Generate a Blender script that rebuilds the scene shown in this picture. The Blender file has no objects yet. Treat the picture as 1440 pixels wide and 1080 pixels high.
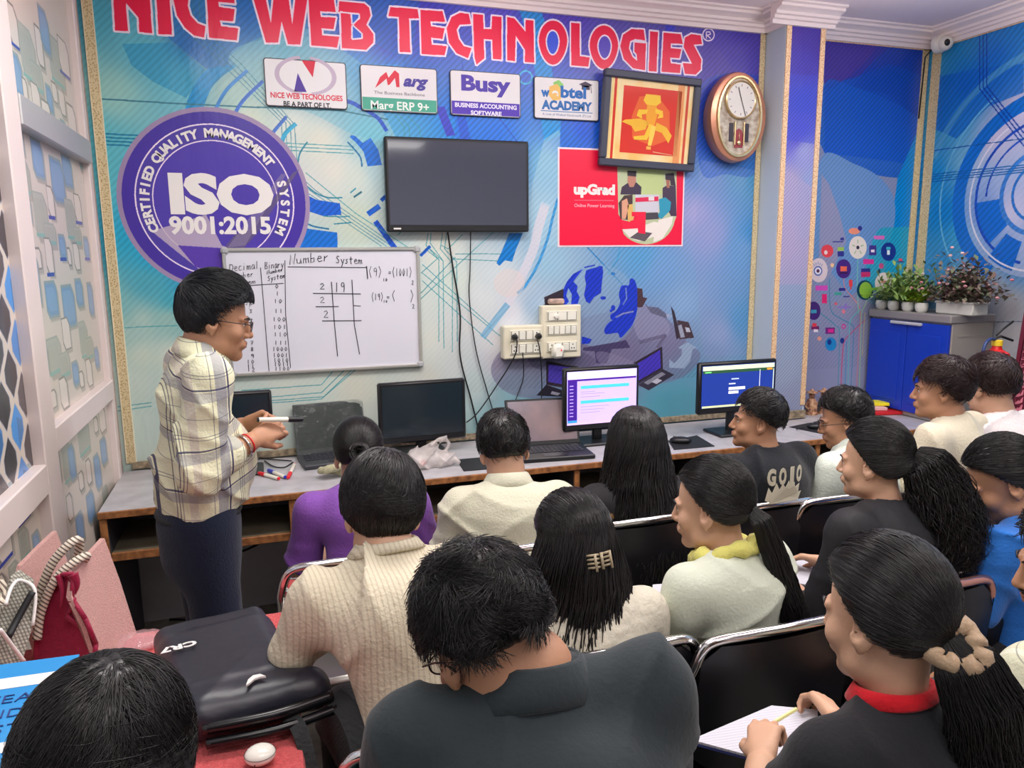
import bpy, math, random
import numpy as np
from mathutils import Vector, Matrix
RAD = math.radians
sc = bpy.context.scene
col = sc.collection
# ------------------------------------------------------------------ camera
F = 1060.0
_yw, _pt, _rl = RAD(18.18), RAD(9.69), RAD(-0.55)
FWD = np.array([math.sin(_yw)*math.cos(_pt), math.cos(_yw)*math.cos(_pt), -math.sin(_pt)])
_r = np.array([math.cos(_yw), -math.sin(_yw), 0.0]); _u = np.cross(_r, FWD)
CR = _r*math.cos(_rl) + _u*math.sin(_rl); CU = -_r*math.sin(_rl) + _u*math.cos(_rl)
EYE = np.array([0.0, 0.0, 1.7])
cd = bpy.data.cameras.new('camera'); cam = bpy.data.objects.new('camera', cd); col.objects.link(cam)
cd.sensor_width = 36.0; cd.lens = 36.0*F/1440.0; cd.clip_start = 0.05
M4 = Matrix.Identity(4)
for i in range(3):
    M4[i][0] = CR[i]; M4[i][1] = CU[i]; M4[i][2] = -FWD[i]; M4[i][3] = EYE[i]
cam.matrix_world = M4
sc.camera = cam
sc.view_settings.view_transform = 'Standard'; sc.view_settings.look = 'None'
sc.view_settings.gamma = 1.0; sc.view_settings.use_curve_mapping = False
sc.view_settings.exposure = -0.05
# ------------------------------------------------------------------ world, ceiling lights and added upward fill lights
w = bpy.data.worlds.new('world'); sc.world = w; w.use_nodes = True
w.node_tree.nodes['Background'].inputs[0].default_value = (0.75, 0.8, 0.9, 1)
w.node_tree.nodes['Background'].inputs[1].default_value = 0.3
def area(x, y, z, sx, sy, power, c=(1, .97, .93)):
    l = bpy.data.lights.new('panel_or_fill_light', 'AREA'); l.shape = 'RECTANGLE'; l.size = sx; l.size_y = sy
    l.energy = power; l.color = c
    o = bpy.data.objects.new('panel_or_fill_light', l); col.objects.link(o); o.location = (x, y, z); return o
for (lx, ly) in ((.9, 2.6), (2.8, 2.4), (1.2, 0)):
    o_ = area(lx, ly, 2.5, .5, .5, 15, (1, .88, .88)); o_.rotation_euler = (math.pi, 0, 0)  # added unseen uplights that brighten ceiling and cornice, not fixtures of the room
for (lx, ly, p_) in ((.35, 2.2, 31), (1.8, 2.3, 18), (3.0, 2.0, 26), (.2, .5, 17), (2.2, .5, 18), (1.2, -1.2, 12)):
    area(lx, ly, 2.9, 1.15, .5, p_)
# ------------------------------------------------------------------ pixel (1440x1080 photo) to point on a real plane
YB = 3.72          # back wall
XL, XR = -0.66, 3.85
ZD = 0.75          # desk top
ZC = 2.97
def ray(x, y): return CR*(x-720)/F - CU*(y-540)/F + FWD
def on_y(x, y, Y=YB): d = ray(x, y); return EYE + d*(Y-EYE[1])/d[1]
def on_x(x, y, X=XR): d = ray(x, y); return EYE + d*(X-EYE[0])/d[0]
def on_z(x, y, Z=ZD): d = ray(x, y); return EYE + d*(Z-EYE[2])/d[2]
def at_d(x, y, D): return EYE + ray(x, y)*D
# ------------------------------------------------------------------ materials
def lin(c):
    out = []
    for v in c[:3]:
        v = v/255.0
        out.append(v/12.92 if v <= .04045 else ((v+.055)/1.055)**2.4)
    return tuple(out) + (1.0,)
MATS = {}
def mat(name, rgb=(128, 128, 128), rough=.6, metal=0, spec=.5, bump=0, bscale=200, vary=0, vscale=8, emit=0, alpha=1, coat=0, trans=0, sheen=0, rgb2=None, detail=4):
    if name in MATS: return MATS[name]
    m = bpy.data.materials.new(name); m.use_nodes = True; MATS[name] = m
    nt = m.node_tree; b = nt.nodes['Principled BSDF']; L = nt.links
    b.inputs['Base Color'].default_value = lin(rgb); b.inputs['Roughness'].default_value = rough
    b.inputs['Metallic'].default_value = metal; b.inputs['Specular IOR Level'].default_value = spec
    b.inputs['Coat Weight'].default_value = coat; b.inputs['Transmission Weight'].default_value = trans
    b.inputs['Alpha'].default_value = alpha; b.inputs['Sheen Weight'].default_value = sheen
    if emit:
        b.inputs['Emission Color'].default_value = lin(rgb); b.inputs['Emission Strength'].default_value = emit
    tc = nt.nodes.new('ShaderNodeTexCoord')
    if vary or rgb2:
        n = nt.nodes.new('ShaderNodeTexNoise'); n.inputs['Scale'].default_value = vscale; n.inputs['Detail'].default_value = detail
        L.new(tc.outputs['Object'], n.inputs['Vector'])
        r = nt.nodes.new('ShaderNodeValToRGB'); r.color_ramp.elements[0].position = .35; r.color_ramp.elements[1].position = .65
        a = rgb2 if rgb2 else tuple(max(0, v*(1-vary)) for v in rgb)
        r.color_ramp.elements[0].color = lin(a); r.color_ramp.elements[1].color = lin(rgb)
        L.new(n.outputs['Fac'], r.inputs['Fac']); L.new(r.outputs['Color'], b.inputs['Base Color'])
    if bump:
        n = nt.nodes.new('ShaderNodeTexNoise'); n.inputs['Scale'].default_value = bscale; n.inputs['Detail'].default_value = 3
        L.new(tc.outputs['Object'], n.inputs['Vector'])
        bp = nt.nodes.new('ShaderNodeBump'); bp.inputs['Strength'].default_value = bump; bp.inputs['Distance'].default_value = .01
        L.new(n.outputs['Fac'], bp.inputs['Height']); L.new(bp.outputs['Normal'], b.inputs['Normal'])
    return m
# ------------------------------------------------------------------ objects
def empty(name, loc=(0, 0, 0), rz=0):
    o = bpy.data.objects.new(name, None); o.empty_display_size = .1; col.objects.link(o)
    o.location = loc; o.rotation_euler = (0, 0, rz); return o
def tag(o, label=None, cat=None, group=None, kind=None):
    if label: o['label'] = label
    if cat: o['category'] = cat
    if group: o['group'] = group
    if kind: o['kind'] = kind
    return o
def thing(name, label, cat, loc=(0, 0, 0), rz=0, group=None):
    return tag(empty(name, loc, rz), label, cat, group)
def link_mesh(name, me, m, parent=None, world=False):
    o = bpy.data.objects.new(name, me); col.objects.link(o)
    if m is not None:
        for mm in (m if isinstance(m, (list, tuple)) else [m]): me.materials.append(mm)
    if parent is not None:
        o.parent = parent
        if world:   # vertices are in world space: undo parent's transform
            p = parent; Mx = Matrix.Identity(4)
            while p is not None:
                Mx = Matrix.LocRotScale(p.location, p.rotation_euler, p.scale) @ Mx; p = p.parent
            o.matrix_parent_inverse = Mx.inverted()
    return o
class MB:
    """collects boxes, tubes, lathes, polygons into one mesh"""
    def __init__(s): s.v = []; s.f = []; s.mi = []; s.cur = 0
    def add(s, vs, fs):
        n = len(s.v); s.v += [tuple(map(float, p)) for p in vs]; s.f += [tuple(i+n for i in f) for f in fs]; s.mi += [s.cur]*len(fs); return s
    def box(s, c, d, rz=0, b=0, rx=0, ry=0):
        hx, hy, hz = d[0]/2, d[1]/2, d[2]/2
        b = min(b, hx*.49*2, hy*.49*2, hz*.49*2)
        if b <= 0:
            vs = [(x, y, z) for x in (-hx, hx) for y in (-hy, hy) for z in (-hz, hz)]
            fs = [(0, 1, 3, 2), (4, 6, 7, 5), (0, 4, 5, 1), (2, 3, 7, 6), (0, 2, 6, 4), (1, 5, 7, 3)]
        else:
            vs = []; idx = {}
            for sx in (-1, 1):
                for sy in (-1, 1):
                    for sz in (-1, 1):
                        for a in range(3):
                            p = [sx*(hx-b), sy*(hy-b), sz*(hz-b)]; p[a] += (sx, sy, sz)[a]*b
                            idx[(sx, sy, sz, a)] = len(vs); vs.append(tuple(p))
            fs = []
            sg = (-1, 1)
            for a in range(3):
                o1, o2 = [(1, 2), (2, 0), (0, 1)][a]
                for q in sg:
                    def key(u, v_, ax=a):
                        t = [0, 0, 0]; t[a] = q; t[o1] = u; t[o2] = v_; return idx[(t[0], t[1], t[2], ax)]
                    f = [key(-1, -1), key(1, -1), key(1, 1), key(-1, 1)]
                    fs.append(tuple(f if q > 0 else f[::-1]))
            for a in range(3):
                o1, o2 = [(1, 2), (2, 0), (0, 1)][a]
                for u in sg:
                    for v_ in sg:
                        def k2(q, ax):
                            t = [0, 0, 0]; t[a] = q; t[o1] = u; t[o2] = v_; return idx[(t[0], t[1], t[2], ax)]
                        f = [k2(-1, o1), k2(1, o1), k2(1, o2), k2(-1, o2)]
                        fs.append(tuple(f if u*v_ < 0 else f[::-1]))
            for sx in sg:
                for sy in sg:
                    for sz in sg:
                        f = [idx[(sx, sy, sz, a)] for a in range(3)]
                        fs.append(tuple(f if sx*sy*sz > 0 else f[::-1]))
        R = Matrix.Rotation(rz, 3, 'Z') @ Matrix.Rotation(ry, 3, 'Y') @ Matrix.Rotation(rx, 3, 'X')
        vs = [R @ Vector(p) + Vector(c) for p in vs]
        return s.add(vs, fs)
    def bx(s, x0, x1, y0, y1, z0, z1, b=0):
        return s.box(((x0+x1)/2, (y0+y1)/2, (z0+z1)/2), (abs(x1-x0), abs(y1-y0), abs(z1-z0)), b=b)
    def tube(s, pts, r, n=8, cap=True, closed=False):
        P = [Vector(p) for p in pts]; m = len(P); rs = r if isinstance(r, (list, tuple)) else [r]*m
        vs = []; ref = Vector((0, 0, 1)); prev = None
        for i in range(m):
            a = P[(i-1) % m] if (closed or i > 0) else P[i]; b_ = P[(i+1) % m] if (closed or i < m-1) else P[i]
            t = (b_-a).normalized() if (b_-a).length > 1e-9 else Vector((0, 0, 1))
            if prev is None:
                rf = ref if abs(t.dot(ref)) < .95 else Vector((1, 0, 0)); u = t.cross(rf).normalized()
            else: u = (prev - t*prev.dot(t)).normalized()
            prev = u; w_ = t.cross(u)
            for k in range(n):
                an = 2*math.pi*k/n; vs.append(P[i] + (u*math.cos(an)+w_*math.sin(an))*rs[i])
        fs = []
        for i in range(m if closed else m-1):
            j = (i+1) % m
            for k in range(n): fs.append((i*n+k, i*n+(k+1) % n, j*n+(k+1) % n, j*n+k))
        if cap and not closed: fs += [tuple(range(n))[::-1], tuple((m-1)*n+k for k in range(n))]
        return s.add(vs, fs)
    def lathe(s, prof, c=(0, 0, 0), n=24, R=None, sx=1, sy=1):
        vs = []; m = len(prof)
        for (r, z) in prof:
            for k in range(n):
                a = 2*math.pi*k/n; p = Vector((r*math.cos(a)*sx, r*math.sin(a)*sy, z)); p = (R @ p) if R is not None else p; vs.append(p+Vector(c))
        fs = [(i*n+k, i*n+(k+1) % n, (i+1)*n+(k+1) % n, (i+1)*n+k) for i in range(m-1) for k in range(n)]
        fs += [tuple(range(n))[::-1], tuple((m-1)*n+k for k in range(n))]
        return s.add(vs, fs)
    def ell(s, c, r, n=16, m=10, R=None):
        prof = [(max(1e-4, math.sin(math.pi*i/m)), -math.cos(math.pi*i/m)) for i in range(m+1)]
        vs = []
        for (q, z) in prof:
            for k in range(n):
                a = 2*math.pi*k/n; p = Vector((q*math.cos(a)*r[0], q*math.sin(a)*r[1], z*r[2])); p = (R @ p) if R is not None else p; vs.append(p+Vector(c))
        return s.add(vs, [(i*n+k, i*n+(k+1) % n, (i+1)*n+(k+1) % n, (i+1)*n+k) for i in range(m) for k in range(n)])
    def prism(s, poly, O, U, V, N, t):
        """flat polygon (u,v) in frame O,U,V given thickness t along N"""
        O, U, V, N = map(Vector, (O, U, V, N)); n = len(poly)
        a = [O+U*p[0]+V*p[1] for p in poly]; b = [q+N*t for q in a]
        return s.add(a+b, [tuple(range(n))[::-1], tuple(range(n, 2*n))] + [(i, (i+1) % n, n+(i+1) % n, n+i) for i in range(n)])
    def build(s, name, m, parent=None, smooth=False, world=False, fixn=False):
        me = bpy.data.meshes.new(name); me.from_pydata(s.v, [], s.f)
        if any(s.mi): me.polygons.foreach_set('material_index', s.mi)
        if smooth is True: me.polygons.foreach_set('use_smooth', [True]*len(s.f))
        me.update()
        o = link_mesh(name, me, m, parent, world)
        if smooth == 'auto':
            me.polygons.foreach_set('use_smooth', [True]*len(s.f)); me.set_sharp_from_angle(angle=RAD(40))
        return o
def rrect(w, h, r, n=4):
    p = []
    for (cx, cy, a0) in ((w/2-r, h/2-r, 0), (-w/2+r, h/2-r, 90), (-w/2+r, -h/2+r, 180), (w/2-r, -h/2+r, 270)):
        for i in range(n+1):
            a = RAD(a0+90*i/n); p.append((cx+r*math.cos(a), cy+r*math.sin(a)))
    return p
def text(s, O, size, m, parent, U=(1, 0, 0), V=(0, 0, 1), fit=None, bold=0, name='lettering', align='CENTER', ext=.0006, world=False, sx=1, shear=0):
    """flat lettering; O = baseline centre in the parent's frame, size = letter height"""
    cu = bpy.data.curves.new(name, 'FONT'); cu.body = s; cu.size = size*1.37; cu.align_x = align; cu.extrude = ext; cu.offset = bold; cu.shear = shear; cu.resolution_u = 3
    tmp = bpy.data.objects.new('tmp', cu); col.objects.link(tmp)
    dg = bpy.context.evaluated_depsgraph_get(); me = bpy.data.meshes.new_from_object(tmp.evaluated_get(dg))
    bpy.data.objects.remove(tmp); bpy.data.curves.remove(cu); me.name = name
    xs = [v.co.x for v in me.vertices]; wd = max(xs)-min(xs) if xs else 1
    k = (fit/wd) if fit else sx
    U = Vector(U); V = Vector(V); N = U.cross(V)
    for v in me.vertices:
        c = v.co.copy(); v.co = Vector(O) + U*c.x*k + V*c.y + N*c.z
    me.materials.clear()
    return link_mesh(name, me, m, parent, world)
def smoothpts(P, n=6, closed=False):
    P = [np.array(p, float) for p in P]; out = []; m = len(P)
    rng = range(m if closed else m-1)
    for i in rng:
        p0 = P[(i-1) % m] if (closed or i > 0) else P[i]; p1 = P[i]; p2 = P[(i+1) % m]; p3 = P[(i+2) % m] if (closed or i < m-2) else P[(i+1) % m]
        for k in range(n):
            t = k/n; out.append(.5*((2*p1)+(-p0+p2)*t+(2*p0-5*p1+4*p2-p3)*t*t+(-p0+3*p1-3*p2+p3)*t**3))
    if not closed: out.append(P[-1])
    return out
# ------------------------------------------------------------------ printed wall film: colours computed here, laid flat on the walls
class Canvas:
    def __init__(s, fn, a0, a1, z0, z1, px, flip=False):
        s.fn = fn; s.a0, s.a1, s.z0, s.z1 = a0, a1, z0, z1
        s.W = int(abs(a1-a0)/px); s.H = int((z1-z0)/px); s.px = px
        s.im = np.zeros((s.H, s.W, 3), np.float32)
    def uv(s, pts):
        P = np.array([s.fn(x, y) for (x, y) in pts])
        return s.auv(P)
    def auv(s, P):
        P = np.asarray(P, float)
        return np.stack([(P[:, 0]-s.a0)/(s.a1-s.a0)*s.W, (P[:, 1]-s.z0)/(s.z1-s.z0)*s.H], 1)
    def base(s, cps, power=3.0):
        q = s.uv([(c[0], c[1]) for c in cps]); C = np.array([c[2:5] for c in cps], float)
        gw, gh = max(2, s.W//14), max(2, s.H//14)
        gx, gy = np.meshgrid((np.arange(gw)+.5)*s.W/gw, (np.arange(gh)+.5)*s.H/gh)
        d = np.sqrt((gx[..., None]-q[:, 0])**2+(gy[..., None]-q[:, 1])**2)+8
        w_ = d**-power; g = (w_[..., None]*C).sum(2)/w_.sum(2)[..., None]
        yi = np.clip((np.arange(s.H)+.5)*gh/s.H-.5, 0, gh-1.001); xi = np.clip((np.arange(s.W)+.5)*gw/s.W-.5, 0, gw-1.001)
        y0 = yi.astype(int); x0 = xi.astype(int); fy = (yi-y0)[:, None, None]; fx = (xi-x0)[None, :, None]
        A = g[y0][:, x0]; B = g[y0][:, x0+1]; Cc = g[y0+1][:, x0]; D = g[y0+1][:, x0+1]
        s.im[:] = (A*(1-fx)+B*fx)*(1-fy)+(Cc*(1-fx)+D*fx)*fy
    def mask(s, q):
        x0, y0 = np.floor(q.min(0)).astype(int)-1; x1, y1 = np.ceil(q.max(0)).astype(int)+2
        x0 = max(0, x0); y0 = max(0, y0); x1 = min(s.W, x1); y1 = min(s.H, y1)
        if x1 <= x0 or y1 <= y0: return None
        T = np.zeros((y1-y0, x1-x0+1), np.int32); rows = np.arange(y0, y1)+.5
        for i in range(len(q)):
            a = q[i]; b = q[(i+1) % len(q)]
            if a[1] == b[1]: continue
            lo, hi = min(a[1], b[1]), max(a[1], b[1])
            r = np.nonzero((rows >= lo) & (rows < hi))[0]
            if len(r) == 0: continue
            xs = a[0]+(rows[r]-a[1])*(b[0]-a[0])/(b[1]-a[1])
            c = np.clip(np.ceil(xs-.5).astype(int)-x0, 0, x1-x0); np.add.at(T, (r, c), 1)
        m = (np.cumsum(T, 1)[:, :-1] % 2).astype(bool)
        return x0, y0, x1, y1, m
    def put(s, q, c, al=1.0):
        r = s.mask(q)
        if r is None: return
        x0, y0, x1, y1, m = r; v = s.im[y0:y1, x0:x1]
        v[m] = v[m]*(1-al)+np.array(c[:3], np.float32)*al
    def poly(s, pts, c, al=1.0): s.put(s.uv(pts), c, al)
    def smooth(s, pts, c, al=1.0, n=6): s.put(s.uv([tuple(p) for p in smoothpts(pts, n, True)]), c, al)
    def line(s, pts, w_, c, al=1.0, curve=False, raw=False):
        if curve: pts = [tuple(p) for p in smoothpts(pts, 6)]
        q = np.asarray(pts, float) if raw else s.uv(pts)
        hw = w_*.5*(.0036/s.px)
        for a, b in zip(q[:-1], q[1:]):
            d = b-a; L = np.hypot(*d)
            if L < 1e-6: continue
            d = d/L; n = np.array([-d[1], d[0]])*hw; e = d*hw*.6
            s.put(np.array([a-e+n, b+e+n, b+e-n, a-e-n]), c, al)
    def ell(s, x, y, rx, ry, c, al=1.0, n=28):
        s.poly([(x+rx*math.cos(2*math.pi*k/n), y+ry*math.sin(2*math.pi*k/n)) for k in range(n)], c, al)
    def ring(s, x, y, rx, ry, w_, c, al=1.0, a0=0, a1=360):
        n = max(6, int((a1-a0)/10)); s.line([(x+rx*math.cos(RAD(a0+(a1-a0)*k/n)), y+ry*math.sin(RAD(a0+(a1-a0)*k/n))) for k in range(n+1)], w_, c, al)
    def stripes(s, period, amp, seg=None, slope=1.0):
        yy, xx = np.mgrid[0:s.H, 0:s.W].astype(np.float32)
        t = ((xx*s.px - yy*s.px*slope)/period) % 1.0
        st = np.clip((np.abs(t-.5)-.22)/.12, 0, 1)
        if seg is not None: amp = amp*seg(xx*s.px*(1 if s.a1 > s.a0 else -1)+s.a0, yy*s.px+s.z0, s.im)
        a = (amp*st)[..., None]
        s.im *= (1-a)
    def material(s, name, rough=.3, spec=.5, bump=.05):
        im = bpy.data.images.new(name, s.W, s.H, alpha=False)
        a = np.ones((s.H, s.W, 4), np.float32); a[..., :3] = np.clip(s.im/255.0, 0, 1); im.pixels.foreach_set(a.ravel()); im.update(); im.pack()
        m = bpy.data.materials.new(name); m.use_nodes = True; nt = m.node_tree; b = nt.nodes['Principled BSDF']
        t = nt.nodes.new('ShaderNodeTexImage'); t.image = im; t.extension = 'EXTEND'
        nt.links.new(t.outputs['Color'], b.inputs['Base Color']); b.inputs['Roughness'].default_value = rough; b.inputs['Specular IOR Level'].default_value = spec
        if bump:
            tc = nt.nodes.new('ShaderNodeTexCoord'); n = nt.nodes.new('ShaderNodeTexNoise'); n.inputs['Scale'].default_value = 2.2; n.inputs['Detail'].default_value = 5
            mp = nt.nodes.new('ShaderNodeMapping'); mp.inputs['Scale'].default_value = (1.6, 1.6, .5); nt.links.new(tc.outputs['Object'], mp.inputs['Vector']); nt.links.new(mp.outputs['Vector'], n.inputs['Vector'])
            bp = nt.nodes.new('ShaderNodeBump'); bp.inputs['Strength'].default_value = bump; bp.inputs['Distance'].default_value = .05
            nt.links.new(n.outputs['Fac'], bp.inputs['Height']); nt.links.new(bp.outputs['Normal'], b.inputs['Normal'])
        return m
def quad_print(name, corners, m, parent=None):
    """rectangle with uv 0..1: corners in order (0,0),(1,0),(1,1),(0,1)"""
    me = bpy.data.meshes.new(name); me.from_pydata([tuple(map(float, c)) for c in corners], [], [(0, 1, 2, 3)])
    uv = me.uv_layers.new(name='uv')
    for i, t in enumerate(((0, 0), (1, 0), (1, 1), (0, 1))): uv.data[i].uv = t
    return link_mesh(name, me, m, parent)
_b = lambda x, y: (lambda P: (P[0], P[2]))(on_y(x, y, YB))
CV = Canvas(_b, XL, XR, .74, 2.95, .0016)
CV.base([(140,20,70,175,200),(200,70,90,190,210),(160,130,150,210,200),(250,110,100,195,210),(270,60,30,115,180),(140,200,85,190,205),(150,250,85,190,205),
(180,330,25,170,210),(215,360,20,165,210),(235,310,35,170,210),(170,430,125,190,190),(200,500,185,205,190),(180,600,185,205,195),(235,450,150,195,185),(240,420,60,170,190),
(330,130,165,205,195),(350,170,195,210,190),(450,200,205,210,195),(430,260,200,205,200),(470,240,205,208,198),(500,250,190,205,195),(500,310,185,200,180),(520,190,120,200,215),(350,20,20,120,200),
(400,70,80,175,205),(500,40,40,60,190),(420,100,120,190,205),(500,100,30,140,220),(560,60,40,60,195),(560,100,20,120,220),(650,170,15,115,235),(700,180,20,115,235),(600,20,50,50,190),(700,20,85,75,205),(740,60,50,90,225),
(800,20,80,60,190),(850,60,85,70,185),(900,20,90,80,180),(950,50,75,65,175),(1000,80,75,60,175),(1050,60,70,55,175),(1060,110,70,60,180),(820,180,20,90,230),(770,230,120,190,225),(760,300,160,200,220),(800,200,30,110,225),
(1000,110,70,55,175),(990,150,20,60,200),(1000,190,25,90,205),(1000,250,110,150,205),(1040,250,90,160,200),(1060,250,40,150,200),(1000,330,150,160,210),(1045,350,90,160,215),(1060,330,30,140,210),(980,300,160,160,210),
(930,380,110,160,215),(900,360,85,160,215),(960,430,130,170,215),(1010,470,140,165,205),(1045,450,60,150,205),(980,530,90,150,180),(930,570,75,150,170),(1000,500,120,150,190),(960,560,80,155,175),
(640,400,195,210,200),(700,390,190,205,210),(660,450,200,205,205),(720,440,200,205,215),(770,370,150,195,220),(750,430,160,190,215),(640,520,190,200,200),(665,540,175,195,195),(500,545,195,200,185),(450,540,190,205,195),(600,530,195,200,190),
(620,350,205,210,200),(740,500,140,140,160),(830,510,105,100,135),(880,500,115,110,145),(940,480,130,135,170),(800,470,125,130,165),(720,540,130,175,185),(700,510,185,185,195),(740,590,90,160,180),(780,560,90,150,170),(790,590,80,150,165),
(400,545,195,205,195),(350,560,190,205,195),(300,430,60,165,195),(250,400,45,160,195),(205,400,70,170,190),(200,450,165,200,190),(240,500,190,205,192),(190,540,185,205,195),(225,640,185,205,195),(280,560,190,205,195),(180,470,160,198,190),(460,640,190,203,193),(320,620,188,205,195),(580,420,195,208,200),(600,480,200,208,200),(560,560,190,200,190),(640,580,165,195,190),(690,600,130,180,185),(470,110,150,200,205),(380,110,160,205,200),(410,180,200,210,200),(530,240,170,205,210),(700,480,205,208,212),(680,420,200,210,212)])
CV.im[:] = CV.im*.93+np.array([205, 205, 225], np.float32)*.07+np.clip(CV.im[..., :1]-150, 0, 40)*.3*np.array([1.1, 1, .8], np.float32)  # lavender glare haze mixed into the print colours, pale areas lifted
c = CV
BL = (22, 100, 215); TL = (40, 140, 165)
c.poly([(232,-60),(235,52),(292,98),(331,92),(322,80),(345,62),(372,50),(480,32),(560,80),(575,100),(600,-60)], (25,110,200), .55)
c.poly([(172,62),(240,60),(288,98),(262,138),(215,115),(185,92)], (30,150,205), .55)
c.smooth([(292,98),(275,118),(264,140),(258,165),(255,182),(279,182),(285,155),(297,125),(312,108),(332,92)], (30,150,215), .9)
c.smooth([(345,62),(322,80),(335,100),(420,150),(500,155),(560,150),(530,110),(480,70),(420,50)], (130,195,210), .45)
c.poly([(500,90),(560,90),(640,170),(640,200),(560,200),(545,170)], (35,160,230), .5)
c.poly([(724,-5),(753,-2),(768,35),(776,100),(788,165),(788,190),(765,200),(760,165),(752,100),(738,40)], (40,165,235), .8)
c.poly([(765,196),(787,182),(788,250),(786,345),(746,345),(748,260)], (165,205,225), .6)
c.poly([(612,150),(625,150),(640,190),(628,192)], (70,55,200), .8)
c.poly([(640,150),(652,150),(662,200),(648,200)], (40,70,210), .5)
c.smooth([(420,150),(480,150),(530,170),(545,195),(500,190),(450,165)], (100,190,215), .35)
c.poly([(835,60),(850,20),(985,28),(1000,60),(1045,110),(1050,130),(960,120),(880,100)], (95,85,170), .25)
c.poly([(937,22),(953,22),(948,45),(935,45)], (50,60,220), .7)
c.smooth([(985,120),(1060,105),(1070,140),(1064,240),(1020,245),(985,240)], (25,80,205), .5)
c.poly([(985,225),(1064,240),(1055,500),(990,500),(975,350)], (140,155,210), .3)
for k in range(4):
    c.line([(262+k*9,-5),(266+k*8,46),(318+k*7,96-k*2),(396+k*6,172+k),(398+k*7,246),(420+k*8,268),(536+k*7,346)], 1.1, (60,135,160), .7)
c.line([(138,139),(270,147),(480,156),(545,168)], 1.8, (60,130,150))
for k in range(4): c.line([(143,188+k*5),(240,193+k*5),(300,196+k*5)], 1.8, (10,130,170))
for k in range(3): c.line([(375,200+k*5),(497,206+k*5)], 1.2, (90,170,180))
c.line([(297,175),(305,150),(320,125),(347,100)], 4, (50,140,215), curve=True)
c.line([(323,178),(333,155),(345,138),(369,115)], 4, (50,115,215), curve=True)
c.line([(375,205),(383,188),(402,165)], 4, (60,115,205), curve=True)
c.line([(392,217),(400,190),(415,175)], 5, (50,175,215), curve=True)
c.line([(432,200),(422,215),(419,232),(421,247),(430,260),(445,272),(462,278),(481,278)], 1.8, TL, curve=True)
c.line([(489,200),(500,212),(507,222),(509,234)], 2, (30,120,170), curve=True)
c.poly([(494,190),(499,191),(510,201),(521,194),(532,211),(537,232),(517,234),(511,213),(500,200),(492,193)], (25,115,220))
c.line([(440,130),(490,143),(505,150),(520,158),(533,168),(543,183)], 5, (35,90,205), curve=True)
c.poly([(424,288),(435,276),(445,281),(478,286),(480,302),(455,304),(430,296)], BL)
c.line([(424,310),(440,318),(462,322)], 2, (20,120,170), curve=True)
c.poly([(420,318),(435,322),(474,327),(475,352),(412,352)], (20,115,215))
c.line([(455,304),(480,305),(492,304)], 1.4, TL); c.line([(470,315),(493,313)], 1.6, TL)
c.line([(493,271),(500,265)], 1.6, TL); c.line([(498,277),(508,270)], 2.4, (40,110,130))
c.line([(519,300),(532,291)], 7, (20,100,215)); c.line([(529,313),(556,350)], 7, (25,85,205)); c.line([(537,281),(546,273)], 5, (20,90,200))
for pl in ([(602,328),(599,345),(617,365),(617,480)],[(606,328),(605,342),(623,367),(624,490)],[(622,328),(619,350),(636,370),(636,495)],[(628,328),(625,350),(642,368),(643,480)],
 [(592,412),(640,362)],[(592,420),(655,362),(695,325)],[(594,384),(700,470),(760,515)],[(594,395),(693,485)],[(598,350),(617,365)],[(600,346),(623,367)],[(640,357),(705,357)],[(636,364),(700,367)],[(594,372),(690,458)],[(560,330),(572,318)],
 [(592,384),(617,362)],[(430,243),(500,300),(580,352)],[(545,150),(568,178),(569,192)],[(552,150),(575,178),(576,192)],[(560,150),(590,180),(591,192)],[(620,345),(630,350),(650,330)],[(470,520),(452,541),(340,549)],[(500,520),(455,558),(340,566)],[(485,520),(452,552),(340,562)],[(495,520),(452,561),(340,570)],
 [(170,461),(216,459),(250,458)],[(166,572),(213,566)],[(166,578),(213,571)]):
    c.line(pl, 1.3, (70,160,170), .75)
c.poly([(716,328),(735,328),(725,352),(720,368),(710,366),(702,374),(698,370),(706,352)], (25,130,215))
c.line([(592,359),(604,347)], 4, BL)
c.line([(766,290),(757,320),(750,350),(735,385),(715,425)], 14, (215,212,222), .55, curve=True)
c.line([(784,280),(776,310),(770,335),(757,370),(740,400),(728,412)], 4, (60,155,220), .9, curve=True)
c.ell(716,398,22,20, (222,210,208), .6)
c.line([(712,430),(680,472)], 10, (110,175,215), .7)
c.line([(742,60),(739,99)], 1.2, (60,150,235)); c.ring(739,109,9,9,2.2,(70,195,240))
c.line([(825,347),(875,400)], 1.6, (25,130,200)); c.line([(872,350),(868,365),(855,385)], 1.6, (60,160,210)); c.line([(650,88),(652,110),(690,150),(735,210)], 1.2, (25,60,190), .6)
# globe and ring of laptops
c.smooth([(690,520),(720,480),(790,455),(905,430),(940,450),(965,480),(985,500),(960,530),(900,545),(800,560),(720,555)], (118,112,145), .55)
c.smooth([(890,440),(910,430),(940,455),(935,475),(900,478)], (150,148,180), .6)
c.poly([(905,425),(912,432),(925,432),(938,442),(938,448),(915,440)], (95,95,120), .8)
c.ell(842,430,55,58, (135,170,205), .55)
gl = (30,60,205)
c.poly([(824,380),(834,377),(847,374),(848,383),(846,400),(845,412),(835,418),(829,427),(824,424),(821,415),(824,400),(822,390)], gl)
c.poly([(788,428),(790,412),(797,396),(806,385),(820,378),(812,388),(806,396),(812,402),(811,410),(815,418),(812,428),(803,428),(804,414),(799,405),(796,416),(800,424),(795,429)], gl)
c.line([(822,376),(836,373)], 2, gl); c.line([(830,381),(844,375)], 3, gl)
c.smooth([(878,401),(884,401),(886,392),(893,395),(897,415),(896,435),(890,455),(880,468),(872,475),(868,468),(852,470),(850,462),(858,452),(867,449),(860,450),(858,443),(866,437),(872,425),(870,415),(873,403)], gl, n=3)
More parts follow.
